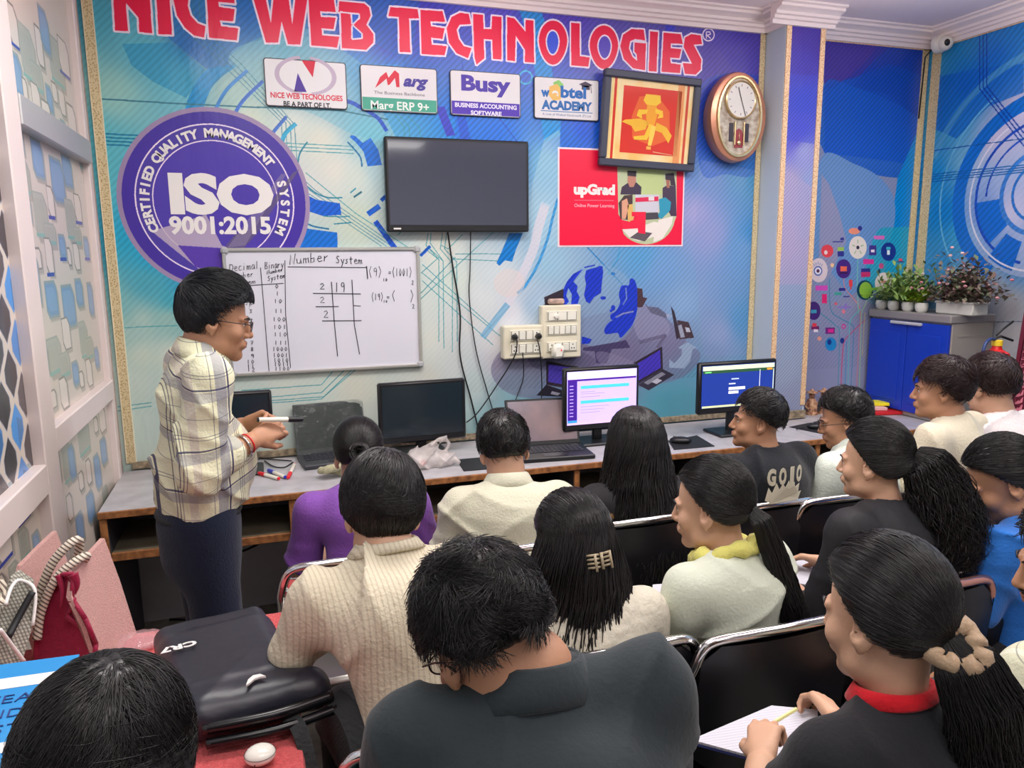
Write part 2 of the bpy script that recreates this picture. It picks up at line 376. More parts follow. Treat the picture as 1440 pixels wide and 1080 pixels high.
c.line([(866,446),(876,441),(890,438)], 2.6, (130,140,190)); c.line([(880,405),(881,420),(876,428)], 2, (120,145,200))
c.ell(848,419,4,2.5,gl); c.ell(862,433,3,4,gl); c.ell(859,437,2,2,gl); c.ell(862,385,3,2,(30,120,200))
c.poly([(818,473),(832,477),(829,483),(818,484)], gl)
c.poly([(820,489),(872,480),(880,478),(886,489),(860,491),(853,511),(838,511),(836,494),(820,493)], (72,64,105))
c.smooth([(742,500),(770,480),(830,500),(830,515),(760,520)], (95,90,120), .6)
c.smooth([(838,498),(852,495),(895,512),(850,514)], (140,135,165), .5)
dk = (58,48,62)
c.poly([(765,418),(792,406),(792,432),(756,432),(766,428)], dk); c.poly([(896,405),(903,406),(904,418),(910,419),(903,432),(896,432)], (78,54,60))
c.poly([(943,430),(948,438),(957,474),(951,477)], dk); c.poly([(952,450),(968,453),(976,475),(955,477)], (74,56,64)); c.poly([(953,458),(958,456),(963,474),(957,475)], (160,165,185)); c.poly([(963,460),(969,461),(971,467),(965,467)], (190,195,210))
c.poly([(891,510),(931,487),(932,519),(896,541)], dk); c.poly([(895,512),(928,492),(929,517),(898,535)], (75,62,190)); c.poly([(897,541),(932,519),(948,527),(912,549)], (60,56,72)); c.poly([(905,538),(930,523),(936,526),(911,541)], (140,140,155)); c.poly([(916,537),(924,532),(931,535),(923,540)], (190,190,205))
c.poly([(936,440),(945,444),(938,448)], (160,170,200)); c.line([(925,488),(935,472),(900,481)], 6, (100,94,125), .7)
c.poly([(953,489),(966,481),(980,489),(974,491),(970,508),(962,518),(941,517),(941,505),(948,511),(958,500),(959,491)], (152,172,200))
c.poly([(768,508),(812,515),(809,548),(768,541)], dk); c.poly([(771,512),(809,518),(806,543),(771,537)], (82,68,180)); c.poly([(768,541),(792,549),(790,558),(754,556)], (45,42,55)); c.poly([(776,550),(788,553),(784,556),(774,554)], (150,150,165))
# right-hand section of the same wall
c.poly([(1160,20),(1310,45),(1300,380),(1260,600),(1125,600)], (140,150,185))
RS = c.uv([(1166,36),(1309,56),(1300,200),(1285,420),(1240,480),(1128,600)])
c.poly([(1159,20),(1312,45),(1309,90),(1302,235),(1240,225),(1159,215)], (12,85,200))
c.poly([(1159,20),(1312,45),(1309,110),(1250,90),(1200,110),(1159,118)], (55,60,175))
c.smooth([(1159,20),(1240,25),(1230,70),(1190,110),(1159,118)], (78,58,165), .8)
c.smooth([(1270,50),(1312,55),(1306,160),(1300,175),(1270,150),(1240,130),(1200,120)], (10,75,190), .7)
c.smooth([(1159,118),(1200,122),(1250,142),(1296,172),(1302,220),(1260,250),(1159,215)], (15,95,210), .8)
c.poly([(1296,170),(1305,180),(1290,420),(1240,420),(1255,300),(1262,250)], (0,145,225))
c.smooth([(1157,218),(1200,230),(1235,248),(1255,275),(1258,310),(1245,350),(1220,400),(1150,420),(1145,300)], (110,155,210))
c.poly([(1155,245),(1165,258),(1180,300),(1190,340),(1160,400),(1150,400)], (150,155,190))
c.smooth([(1230,330),(1255,320),(1290,330),(1286,420),(1230,430),(1215,400)], (40,175,205), .8)
c.smooth([(1145,380),(1200,420),(1235,420),(1225,600),(1130,600)], (145,152,185), .7)
CV.stripes(.030, .15, lambda X, Z, im: np.clip(1.2-im[..., 0]/190., .10, 1)*(Z > 1.0)*np.clip(.62+X*.4, .6, 1))
tl = (90,170,195)
for pl, cc in (([(1166,392),(1168,435),(1182,448),(1198,457),(1200,470),(1196,548)],(70,140,175)),([(1153,440),(1175,458),(1180,470),(1178,548)],(80,150,175)),([(1186,391),(1188,405),(1200,420),(1209,435),(1208,470),(1204,548)],(205,130,140)),
 ([(1216,450),(1195,470),(1187,480),(1184,505),(1182,548)],(205,80,120)),([(1192,548),(1194,470),(1196,450),(1210,435)],(90,190,190)),([(1206,364),(1205,400),(1207,440)],(120,200,180)),([(1208,548),(1211,440),(1220,420)],(150,200,150)),([(1188,548),(1190,480)],(60,150,190)),([(1212,500),(1216,440)],(190,180,130))):
    c.line(pl, 1.7, cc, curve=len(pl) > 3)
cr = (235,225,215); nv = (50,50,140); pk = (225,50,150); rd = (235,70,80)
for e in ((1206,348,12.5,16,cr),(1249,354,10.5,13,(25,50,140)),(1151,380,12.5,17,(225,210,215)),(1186,378,10.5,13.5,(75,40,130)),(1216,408,11.5,14,(20,70,100)),(1217,408,9,11.5,(140,190,70)),(1243,399,13,16,cr),(1163,353,8.5,9,rd),(1201,325,8,4.5,(245,150,120)),(1209,321,3,3.5,nv),
 (1144,437,9.5,13,(70,40,120)),(1168,484,8,9.5,(40,140,205)),(1150,381,6,7,(90,110,180)),(1150,381,4.5,5,(235,235,245)),(1150,381,2.2,2.5,(90,40,80)),(1206,348,2.2,2.6,(50,40,60)),(1161,355,2.5,3,(240,220,220)),(1170,373,2.5,3,(245,200,150)),(1239,374,3.5,4,(200,80,130)),(1184,479,3,4,(30,60,140)),(1166,481,3,4,(30,60,140)),(1186,438,2.5,3,(230,130,150)),(1174,477,0.1,0.1,nv),(1186,459,3,3.5,pk),(1152,476,3,3,(235,160,140)),(1175,427,2,2,(235,100,120))):
    c.ell(*e[:4], e[4])
c.ell(1186,459,1.6,1.9,(150,160,190))
for (x, y, w_, h_, cc) in ((1182,350,9,5,(160,200,80)),(1182,357,9,7,nv),(1227,352,10,14,(70,50,140)),(1221,368,15,7,pk),(1217,380,13,5,nv),(1217,386,13,7,(200,50,110)),(1236,334,15,5,(225,110,190)),(1155,405,17,7,(215,80,190)),(1159,420,7,13,(235,40,120)),(1184,407,9,4,nv),(1178,413,10,4,(70,170,160)),(1190,417,9,1.5,nv),(1196,398,5,9,rd),(1196,404,2,6,rd),
  (1186,378,9,7,(240,110,80)),(1186,384,11,2,(60,30,80)),(1249,355,4,7,(230,245,245)),(1249,349,6,4,(60,190,210)),(1227,353,5,4,(240,230,235)),(1187,432,19,2.5,(140,120,200)),(1189,431,3,9,(140,120,200)),(1146,461,11,5,(120,40,100)),(1145,457,6,5,rd),(1147,465,6,4,(240,230,235)),(1167,465,13,9,(120,50,130)),(1168,465,8,5,pk),(1144,438,8,5,(60,160,190)),(1178,340,15,1.5,nv),(1184,336,5,4,nv),(1236,381,3,5,(40,60,70)),(1266,366,5,5,(230,90,110)),(1266,368,9,2,nv),(1242,396,7,3,(240,150,140))):
    c.poly([(x-w_/2, y-h_/2), (x+w_/2, y-h_/2), (x+w_/2, y+h_/2), (x-w_/2, y+h_/2)], cc)
for k in range(5):
    a = RAD(-90+72*k); c.line([(1206+4.5*math.cos(a), 348+6*math.sin(a)), (1206+8*math.cos(a), 348+10.5*math.sin(a))], 1.3, (120,180,90))
for k in range(5): c.line([(1145+k*2.5, 372-abs(k-2)*-1.2), (1144+k*3, 368-abs(k-2)*-1.6)], 1, (100,130,190))
c.line([(1216,408),(1240,405)], 5, (130,190,70)); 
# title lettering
LET = [[(157,-45),(172,-45),(192,-14),(190,-43),(208,-42),(214,47),(196,45),(195,25),(177,4),(180,44),(162,43)],
[(218,-42),(236,-41),(242,49),(223,48)],
[(284,-36),(262,-38),(248,-25),(244,0),(249,22),(260,39),(273,50),(287,53),(289,37),(278,33),(268,22),(264,8),(266,-8),(274,-18),(284,-15)],
[(289,-37),(326,-34),(330,5),(307,3),(308,10),(330,13),(328,30),(309,29),(311,37),(335,40),(333,57),(294,53)],
[(346,-38),(366,-37),(381,33),(388,-35),(401,-35),(411,35),(419,-33),(437,-32),(422,63),(405,62),(396,30),(391,60),(374,60)],
[(432,-25),(466,-22),(472,17),(450,16),(451,24),(472,25),(469,41),(452,40),(453,50),(477,52),(474,67),(438,64)],
[(477,2),(512,5),(519,11),(521,22),(515,35),(525,48),(525,60),(515,70),(481,68),(479,18),(476,17)],
[(549,10),(587,13),(589,26),(575,26),(577,74),(562,73),(561,24),(546,23)],
[(591,14),(622,16),(626,31),(605,30),(606,37),(625,40),(622,55),(606,53),(607,63),(628,65),(625,78),(593,76)],
[(659,20),(647,18),(635,24),(628,40),(631,60),(642,75),(658,82),(663,68),(652,65),(645,55),(642,42),(646,35),(662,34)],
[(665,20),(679,21),(680,41),(691,41),(692,23),(705,24),(705,84),(693,83),(692,56),(680,55),(681,82),(670,91),(667,80)],
[(713,24),(723,26),(739,45),(739,28),(750,29),(751,88),(738,87),(738,70),(725,50),(724,86),(713,85)],
[(803,32),(815,33),(815,79),(829,81),(827,94),(803,92)],
[(905,42),(888,41),(876,49),(872,65),(877,83),(890,96),(907,99),(908,61),(892,60),(892,73),(895,76),(896,86),(889,80),(884,68),(886,58),(893,55),(907,57)],
[(914,44),(925,45),(923,101),(912,100)],
[(933,46),(957,48),(960,62),(943,61),(943,68),(958,69),(955,82),(942,81),(943,89),(957,91),(956,103),(930,101)],
[(985,50),(972,48),(963,53),(961,66),(973,90),(960,89),(963,104),(978,105),(985,98),(986,84),(975,63),(987,62)]]
RED = (238, 22, 72); WH = (240, 225, 240)
def egg(x, y0, y1, rx, n=32):
    cy = y0+(y1-y0)*.47; o = []
    for k in range(n):
        a = 2*math.pi*k/n; sy = math.sin(a); o.append((x+rx*math.cos(a)*(1-.12*max(0, sy)), cy+(sy*(y1-cy) if sy > 0 else sy*(cy-y0))))
    return o
EG = [(egg(777.5,29,91,20), egg(777,44,76,8)), (egg(849,36,97,20), egg(850,51,82,8.5))]
for L_ in LET+[e[0] for e in EG]: c.line(L_+[L_[0]], 4.6, WH)
for L_ in LET+[e[0] for e in EG]: c.poly(L_, RED)
for h_, cc in (([(495,20),(504,21),(504,25),(496,33)], BL), ([(496,37),(508,48),(508,53),(496,54)], BL), (EG[0][1], (60,90,225)), (EG[1][1], (90,75,195))):
    c.line(h_+[h_[0]], 4, WH); c.poly(h_, cc)
c.line([(478,17),(502,20)], 2, WH)
c.ring(996,49,8,8.5,1.8,WH); c.line([(993,54),(993,45),(998,45),(999,48),(994,50),(999,54)], 1.5, WH)
# round certification emblem printed on the wall: rings are print, lettering is added below
IC = on_y(305, 283); IR = .395
def isodisc(r, cc, al=1.0):
    c.put(c.auv([(IC[0]+r*math.cos(2*math.pi*k/72), IC[2]+r*math.sin(2*math.pi*k/72)) for k in range(72)]), cc, al)
isodisc(.405, (160,140,175)); isodisc(.385, (70,50,160)); isodisc(.335, WH); isodisc(.329, (78,62,165)); isodisc(.265, WH); isodisc(.26, (80,62,170))
M_ = c.uv([(228,330),(268,320),(290,308),(312,352),(392,250),(420,238),(330,352),(322,395),(300,395),(262,352)])
c.poly([(213,325),(290,302),(312,345),(330,352),(330,395),(300,395)], (195,180,195), .85)
c.poly([(250,345),(330,350),(325,392),(275,375)], (80,50,170), .9)
c.poly([(318,345),(330,330),(352,322),(412,243),(421,238),(360,330),(340,352),(318,352)], (100,90,120), .75)
c.poly([(320,348),(395,245),(403,244),(345,345)], (150,140,165), .5)
mural = CV.material('wall_film_print', rough=.28, spec=.45, bump=.25)
# right wall film
_rw = lambda x, y: (lambda P: (P[1], P[2]))(on_x(x, y, XR))
CX = Canvas(_rw, YB, 1.2, .3, 2.95, .003)
CX.base([(1320,70,60,160,205),(1310,150,90,175,205),(1360,60,30,140,205),(1420,40,30,130,210),(1330,150,40,145,205),(1400,80,15,115,215),(1360,120,10,110,210),(1345,170,70,170,210),(1430,150,200,195,220),(1400,190,195,190,215),(1360,230,120,185,215),
(1310,250,20,145,215),(1330,300,10,135,215),(1350,330,60,165,215),(1380,300,20,100,210),(1420,300,190,190,220),(1400,340,30,120,215),(1330,370,60,150,210),(1360,390,150,180,205),(1400,410,180,185,200),(1430,380,90,150,210),(1420,430,185,185,190),(1430,470,190,190,195),(1380,430,175,180,195)])
x_ = CX
cx0, cz0 = on_x(1462, 270)[1:3]
def arcx(r0, r1, a0, a1, cc, al=1.0):
    n = 40; P = [(cx0-r1*math.cos(RAD(a0+(a1-a0)*k/n)), cz0+r1*math.sin(RAD(a0+(a1-a0)*k/n))) for k in range(n+1)] + [(cx0-r0*math.cos(RAD(a1-(a1-a0)*k/n)), cz0+r0*math.sin(RAD(a1-(a1-a0)*k/n))) for k in range(n+1)]
    x_.put(x_.auv([(2*cx0-p[0], p[1]) for p in P]), cc, al)
x_.poly([(1310,110),(1380,95),(1440,90),(1440,130),(1390,150),(1345,195),(1312,180)], (10,105,210), .7)
arcx(0, .44, 0, 360, (200,198,225), .55)
arcx(.44, .52, -60, 110, (15,115,215)); arcx(.36, .375, -80, 100, (20,80,200)); arcx(.30, .31, 0, 90, (20,80,200)); arcx(.2, .225, 0, 360, (60,130,215)); arcx(.14, .155, 0, 360, (40,120,210))
arcx(.225, .36, -45, -5, (15,110,215)); arcx(.26, .42, -75, -52, (15,110,215)); arcx(.60, .61, -60, 60, (110,190,225)); arcx(.7, .74, 20, 80, (100,175,215), .6)
arcx(.4, .41, -120, 60, (220,220,235))
for k in range(3): x_.line([(1378+k*5,40),(1378+k*5,125-k*2),(1440,205-k*9)], 1.6, (10,60,170))
x_.line([(1303,213),(1440,195)], 1.5, (20,90,170))
for k in range(4): x_.line([(1303,246+k*3.4),(1440,232+k*3.4)], 1.6, (10,100,180))
x_.line([(1400,453),(1440,452)], 1.2, (90,110,140)); x_.line([(1400,545),(1440,548)], 1.2, (90,110,140))
CX.stripes(.04, .12, lambda X, Z, im: np.clip(1.2-im[..., 0]/170., .05, 1))
film_right = CX.material('right_wall_film_print', rough=.3, bump=.3)
# pillar front film
PY = 3.55
_pf = lambda x, y: (lambda P: (P[0], P[2]))(on_y(x, y, PY))
PX0, PX1 = on_y(1108, 17, PY)[0], on_y(1159, 21, PY)[0]
CP = Canvas(_pf, PX0, PX1, .74, 2.95, .002)
CP.base([(1120,30,78,58,170),(1150,60,72,55,170),(1130,95,75,65,185),(1130,140,65,80,215),(1125,180,85,85,215),(1120,195,100,95,210),(1130,210,160,165,220),(1140,260,150,165,215),(1110,260,175,165,205),(1110,330,180,168,205),(1130,320,160,168,210),(1110,430,150,170,205),(1100,520,155,172,200),(1110,560,150,160,190)], 4)
CP.poly([(1100,103),(1165,108),(1162,205),(1098,196)], (75,85,215), .5); CP.poly([(1098,235),(1160,275),(1150,400),(1085,400)], (178,168,208), .6)
CP.stripes(.022, .12)
film_pillar = CP.material('pillar_film_print', rough=.3, bump=.2)
# partition panels
_lw = lambda x, y: (lambda P: (P[1], P[2]))(on_x(x, y, XL))
CL = Canvas(_lw, 1.55, 3.72, .1, 2.9, .0025)
CL.im[:] = (214, 204, 192)
l_ = CL
def prect(t, x0, x1, y0, y1, D=0):
    a = _lw(x0, y0); b = _lw(x1, y0); z1 = _lw(x0, y1)[1]; A0, A1, Z1, Z0 = a[0], b[0], a[1], z1
    w_ = A1-A0; h_ = Z1-Z0; r = min(w_*.3, h_*.25)
    def rr(d, dx=0, dz=0): 
        p = [(A0-d+r+dx, Z0-d+dz), (A1+d+dx, Z0-d+dz), (A1+d+dx, Z1+d-r+dz), (A1+d-r+dx, Z1+d+dz), (A0-d+dx, Z1+d+dz), (A0-d+dx, Z0-d+r+dz)]
        return l_.auv(p)
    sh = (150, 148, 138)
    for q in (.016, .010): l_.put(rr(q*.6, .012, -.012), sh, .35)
    if t == 'B': l_.put(rr(.010), (150,165,165)); l_.put(rr(0), (128,158,192)); l_.put(rr(-.012), (142,172,206), .7)
    if t == 'G':
        l_.put(rr(.006), (165,172,162)); l_.put(rr(0), (180,182,170))
        for k in range(7):
            f = (k+1)/8.; l_.line(l_.auv([(A0+w_*f, Z0+h_*.12), (A0+w_*f*.9, Z0+h_*.88)]), .7, (130,135,128), .6, raw=True)
        l_.put(l_.auv([(A0, Z0), (A1, Z0), (A1, Z0+.012), (A0, Z0+.012)]), (140,180,170))
    if t == 'L': l_.put(rr(.006), (140,138,130)); l_.put(rr(0), (225,215,205))
    if D: l_.put(l_.auv([(A0-.01, Z0-.012), (A1, Z0-.012), (A1, Z0), (A0-.01, Z0)]), (60,75,165))
PAT = [('L',10,22,0,50,1),('B',11,28,67,120),('G',27,45,30,100),('G',45,58,85,120),('L',33,38,110,138),('L',45,55,115,155),('B',66,73,120,152),('L',74,80,115,138),('L',83,90,120,155),('G',68,85,45,105),('L',50,58,35,83),('L',82,94,50,93,1),('B',55,66,8,60),('L',60,70,140,168),('B',87,93,170,190),('L',95,105,145,190),
('B',24,32,180,208),('B',45,59,196,244),('B',88,100,219,258),('L',19,27,200,237,1),('B',71,88,222,279),('L',67,75,262,302,1),('L',105,113,273,310,1),('G',47,64,270,332),('G',64,78,315,343),('G',92,104,280,335),('G',105,114,320,343),('B',33,43,275,307,1),('L',50,58,350,377),('L',64,73,336,384,1),('B',84,92,332,362,1),('L',96,100,350,372),('L',104,111,343,379),('B',119,125,335,362,1),('B',42,53,360,428),
('B',65,80,400,447),('B',88,104,405,462),('B',107,116,395,432),('B',124,130,400,445),('L',88,98,450,494),('G',67,85,480,533),('G',85,98,500,535),('G',112,122,455,508),('G',122,131,478,508),('B',58,67,488,525),('L',72,80,553,577),('B',103,111,513,545),('L',113,118,525,547),('L',122,129,508,547),('B',134,139,492,520),('L',85,95,535,580),('B',60,74,568,597,1),('L',27,36,345,372,1),('L',40,48,420,462,1),('L',44,50,470,505),('L',50,62,505,528,1),
('B',71,84,640,690),('G',88,100,630,690),('G',110,125,600,650),('L',133,138,590,612),('L',140,148,578,614),('B',142,150,622,660),('B',97,105,632,682),('L',112,118,668,695),('L',122,128,650,688),('B',133,141,645,697),('B',123,133,700,745),('B',108,118,730,775),('G',75,90,715,790),('L',95,102,700,740),('G',145,152,690,720),
('B',9,22,690,745),('L',24,42,690,742,1),('L',-4,17,750,802,1),('L',-8,8,690,742,1),('G',28,40,750,800),('B',48,57,755,795),('L',40,57,800,840,1),('B',38,45,660,700),('L',-5,10,820,870),('G',15,28,800,850),
('L',118,124,235,262),('G',112,117,215,235),('G',30,40,225,270)]
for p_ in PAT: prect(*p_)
# faceted diamond film on the nearer pane
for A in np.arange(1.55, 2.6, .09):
    k = int(round((A-1.55)/.09))
    for q in range(-1, 14):
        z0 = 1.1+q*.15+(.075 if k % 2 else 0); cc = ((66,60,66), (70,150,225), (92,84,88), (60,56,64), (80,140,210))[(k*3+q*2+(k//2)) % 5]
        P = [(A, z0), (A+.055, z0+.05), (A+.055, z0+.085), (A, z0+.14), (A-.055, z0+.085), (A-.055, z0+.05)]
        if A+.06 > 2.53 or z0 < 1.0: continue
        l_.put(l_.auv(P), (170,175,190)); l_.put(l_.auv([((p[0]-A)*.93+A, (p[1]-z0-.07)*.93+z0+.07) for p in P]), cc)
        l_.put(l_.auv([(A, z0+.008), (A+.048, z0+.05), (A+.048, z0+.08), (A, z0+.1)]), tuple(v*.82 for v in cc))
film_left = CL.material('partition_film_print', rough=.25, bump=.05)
# ------------------------------------------------------------------ room shell
plaster = mat('grey_white_plaster', (205,205,210), .8, bump=.1, bscale=60)
ceil_m = mat('ceiling_plaster', (238,226,228), .8, bump=.05)
def struct(name, mb, m, **k): return tag(mb.build(name, m, **k), kind='structure')
YN = -2.6
floor_m = mat('grey_terrazzo', (150,146,135), .45, vary=.15, vscale=25, bump=.05)
struct('floor', MB().bx(XL-.6, XR+.1, YN, YB+.1, -.08, 0), floor_m)
struct('ceiling', MB().bx(XL-.6, XR+.1, YN, YB+.1, ZC, ZC+.1), ceil_m)
wb = struct('wall_back', MB().bx(XL-.1, XR+.1, YB, YB+.1, 0, ZC), plaster)
o = quad_print('wall_film', [(XL, YB-.002, .74), (XR, YB-.002, .74), (XR, YB-.002, 2.95), (XL, YB-.002, 2.95)], mural, wb)
o['label'] = 'printed vinyl wall film with red title lettering, globe and blue circuit artwork'
wr = struct('wall_right', MB().bx(XR, XR+.1, YN, YB, 0, ZC), plaster)
quad_print('wall_film', [(XR-.002, YB, .3), (XR-.002, 1.2, .3), (XR-.002, 1.2, 2.95), (XR-.002, YB, 2.95)], film_right, wr)['label'] = 'printed film with pale circles on blue'
struct('wall_rear', MB().bx(XL-.1, XR+.1, YN-.1, YN, 0, ZC), plaster)
wl = struct('wall_left', MB().bx(XL-.12, XL-.03, YN, YB, 0, ZC), mat('partition_back', (200,195,190), .7))
# partition: aluminium frame bars and filmed panes
alu = mat('white_pink_aluminium', (226,212,208), .4, spec=.4, bump=.02, bscale=40)
alu2 = mat('grey_aluminium', (182,180,180), .35, metal=.2)
ya = lambda x, y: on_x(x, y, XL)[1]
y0p, y1p, y2p = 1.45, 2.46, 2.60
zu = 2.13; zl = 1.15
def bar(a0, a1, z0, z1, m=alu, t=.03): return MB().bx(XL-.03, XL+t, a0, a1, z0, z1, b=.004).build('frame_bar', m, wl)
bar(y1p, y2p, 0, ZC); bar(3.575, 3.63, 0, ZC, alu, .02)
bar(y2p, 3.575, zu-.045, zu+.045, alu2, .035); bar(y2p, 3.575, zl-.04, zl+.04, alu, .03); bar(y0p, y1p, zl-.13, zl-.04, alu, .03)
bar(y0p, y1p, 2.2, 2.29, alu2); bar(.0, .1, 0, ZC); bar(.1, y1p, zl-.13, zl-.04) if False else None
def pane(a0, a1, z0, z1):
    me = bpy.data.meshes.new('pane')
    x = XL-.004
    me.from_pydata([(x, a0, z0), (x, a1, z0), (x, a1, z1), (x, a0, z1), (x-.006, a0, z0), (x-.006, a1, z0), (x-.006, a1, z1), (x-.006, a0, z1)], [], [(0, 1, 2, 3)[::-1], (4, 5, 6, 7), (0, 4, 5, 1), (2, 6, 7, 3)])
    uv = me.uv_layers.new(name='uv'); U = lambda a: (a-1.55)/(3.72-1.55); V = lambda z: (z-.1)/2.8
    for li, l in enumerate(me.loops):
        v = me.vertices[l.vertex_index].co; uv.data[li].uv = (U(v.y), V(v.z))
    return link_mesh('pane', me, film_left, wl)
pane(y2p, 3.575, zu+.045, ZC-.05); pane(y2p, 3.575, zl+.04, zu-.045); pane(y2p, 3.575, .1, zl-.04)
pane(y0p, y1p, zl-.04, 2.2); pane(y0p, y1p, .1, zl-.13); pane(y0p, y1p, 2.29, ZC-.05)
MB().bx(XL-.03, XL-.005, YN, y0p, 0, ZC).build('pane', mat('plain_frosted_pane', (205,210,212), .4), wl)
struct('trim_1', MB().bx(XL, XL+.012, 3.63, 3.70, 0, ZC), mat('pink_wood_strip', (196,170,160), .6, vary=.15, vscale=30))
# pillar
PXR = PX1+.012; PXL = 2.70
pil = struct('wall_pillar', MB().bx(PXL, PXR, PY, YB, 0, ZC), mat('pillar_paint', (196,210,222), .6, bump=.05))
quad_print('wall_film', [(PX0, PY-.002, .74), (PX1, PY-.002, .74), (PX1, PY-.002, 2.95), (PX0, PY-.002, 2.95)], film_pillar, pil)
# cornice (stepped plaster)
def cornice(name, P0, P1, N, mm):
    """steps along P0-P1, N = direction into the room"""
    P0, P1, N = Vector(P0), Vector(P1), Vector(N)
    prof = [(0, -.02), (.02, -.02), (.02, 0), (.035, .004), (.035, .018), (.05, .022), (.05, .036), (.07, .044), (.09, .05), (.09, .062), (.11, .066), (.11, .1), (0, .1)]
    z0 = ZC-.075; vs = []
    for P in (P0, P1):
        for (n, z) in prof: vs.append((P.x+N.x*n, P.y+N.y*n, z0+z))
    m = len(prof); mb = MB(); mb.add(vs, [(i, (i+1) % m, m+(i+1) % m, m+i) for i in range(m)]+[tuple(range(m))[::-1], tuple(range(m, 2*m))])
    return tag(mb.build(name, mm), kind='structure')
cm = mat('cornice_plaster', (240,228,226), .7)
cornice('trim_2', (XL, YB, 0), (PXL, YB, 0), (0, -1, 0), cm); cornice('trim_3', (PXL-.1, PY, 0), (PXR+.05, PY, 0), (0, -1, 0), cm); cornice('trim_4', (PXL, YB, 0), (PXL, PY, 0), (-1, 0, 0), cm)
cornice('trim_5', (PXR, YB, 0), (XR, YB, 0), (0, -1, 0), cm); cornice('trim_6', (XR, YN, 0), (XR, YB, 0), (-1, 0, 0), cm)
# gold patterned border tape
def tape_mat(name, a, b_, scale=90):
    m = bpy.data.materials.new(name); m.use_nodes = True; nt = m.node_tree; bs = nt.nodes['Principled BSDF']
    tc = nt.nodes.new('ShaderNodeTexCoord'); v = nt.nodes.new('ShaderNodeTexVoronoi'); v.inputs['Scale'].default_value = scale
    nt.links.new(tc.outputs['Object'], v.inputs['Vector']); r = nt.nodes.new('ShaderNodeValToRGB')
    r.color_ramp.elements[0].position = .25; r.color_ramp.elements[1].position = .5; r.color_ramp.elements[0].color = lin(a); r.color_ramp.elements[1].color = lin(b_)
    nt.links.new(v.outputs['Distance'], r.inputs['Fac']); nt.links.new(r.outputs['Color'], bs.inputs['Base Color']); bs.inputs['Roughness'].default_value = .35; bs.inputs['Metallic'].default_value = .15
    bp = nt.nodes.new('ShaderNodeBump'); bp.inputs['Strength'].default_value = .3; nt.links.new(v.outputs['Distance'], bp.inputs['Height']); nt.links.new(bp.outputs['Normal'], bs.inputs['Normal']); return m
tape = tape_mat('gold_border_tape', (186,160,108), (228,212,168), 130); tape2 = tape_mat('orange_gold_border_tape', (216,150,96), (246,214,170), 130); edge = mat('cream_tape_edge', (238,228,196), .5)
ti = [7]
def strip(x0, x1, y0, y1, z0, z1, m=tape):
    o = struct('trim_%d' % ti[0], MB().bx(x0, x1, y0, y1, z0, z1), m); ti[0] += 1; return o
xa = on_y(122, 0)[0]
strip(xa-.017, xa+.017, YB-.008, YB-.002, .78, 2.9); 
e_ = MB()
for q in (-.019, .019): e_.bx(xa+q-.002, xa+q+.002, YB-.010, YB-.002, .78, 2.9)
struct('trim_%d' % ti[0], e_, edge); ti[0] += 1
strip(xa, PXL-.01, YB-.008, YB-.002, 2.885, 2.925)
strip(PXL-.036, PXL-.004, YB-.008, YB-.002, .78, 2.9)
strip(PX0-.004, PX0+.026, PY-.008, PY-.002, .83, 2.93, tape2); strip(PX1-.018, PX1+.012, PY-.008, PY-.002, .83, 2.93, tape2); strip(PX0, PX1, PY-.008, PY-.002, 2.89, 2.93, tape2)
strip(PXR, XR-.02, YB-.008, YB-.002, 2.87, 2.9, tape2); strip(XR-.055, XR-.01, YB-.008, YB-.002, .78, 2.9, tape); strip(XR-.008, XR-.003, YB-.09, YB-.03, .78, 2.9, tape); strip(XR-.008, XR-.003, 1.2, YB-.05, 2.87, 2.9, tape2)
strip(XL+.05, PXL, YB-.02, YB-.002, .755, .785, mat('weathered_wood_batten', (178,160,132), .7, vary=.35, vscale=40)); strip(PXL-.01, PXR, PY-.016, PY-.002, .755, .80, MATS['weathered_wood_batten']) 
# lettering of the round emblem
white_print = mat('white_print', (236,232,228), .5); 
def on_wall(s, P, size, m, **k): return text(s, (P[0], YB-.003, P[2]), size, m, wb, **k)
P1 = on_y(313, 298); on_wall('ISO', (P1[0], 0, P1[2]), .165, white_print, fit=.44, bold=.012)
P1 = on_y(312, 328); on_wall('9001:2015', (P1[0], 0, P1[2]), .075, white_print, fit=.43, bold=.004)
def arctext(s, r, a0, a1, size):
    n = len(s)
    for i, ch in enumerate(s):
        if ch == ' ': continue
        a = RAD(a0+(a1-a0)*i/(n-1)); U = (math.sin(a), 0, -math.cos(a)); V = (math.cos(a), 0, math.sin(a))
        on_wall(ch, (IC[0]+r*math.cos(a), 0, IC[2]+r*math.sin(a)), size, white_print, U=U, V=V, bold=.0025)
arctext('CERTIFIED QUALITY MANAGEMENT', .277, 204, 37, .038); arctext('SYSTEM', .277, 16, -26, .038)
# ------------------------------------------------------------------ materials for things
blk = mat('black_plastic', (24,25,28), .38, bump=.02); blkm = mat('matte_black_plastic', (30,31,34), .6, bump=.03); chrome = mat('chrome_tube', (215,212,212), .14, metal=1)
white_pl = mat('white_plastic', (232,228,214), .35); cable_m = mat('black_cable', (16,16,18), .5); wood_edge = mat('raw_plywood_edge', (176,116,66), .6, rgb2=(120,74,40), vscale=35)
lam = mat('grey_laminate_top', (190,188,192), .35, vary=.1, vscale=12); lamside = mat('dark_laminate', (74,72,80), .55); ink = mat('black_marker_ink', (35,35,48), .5)
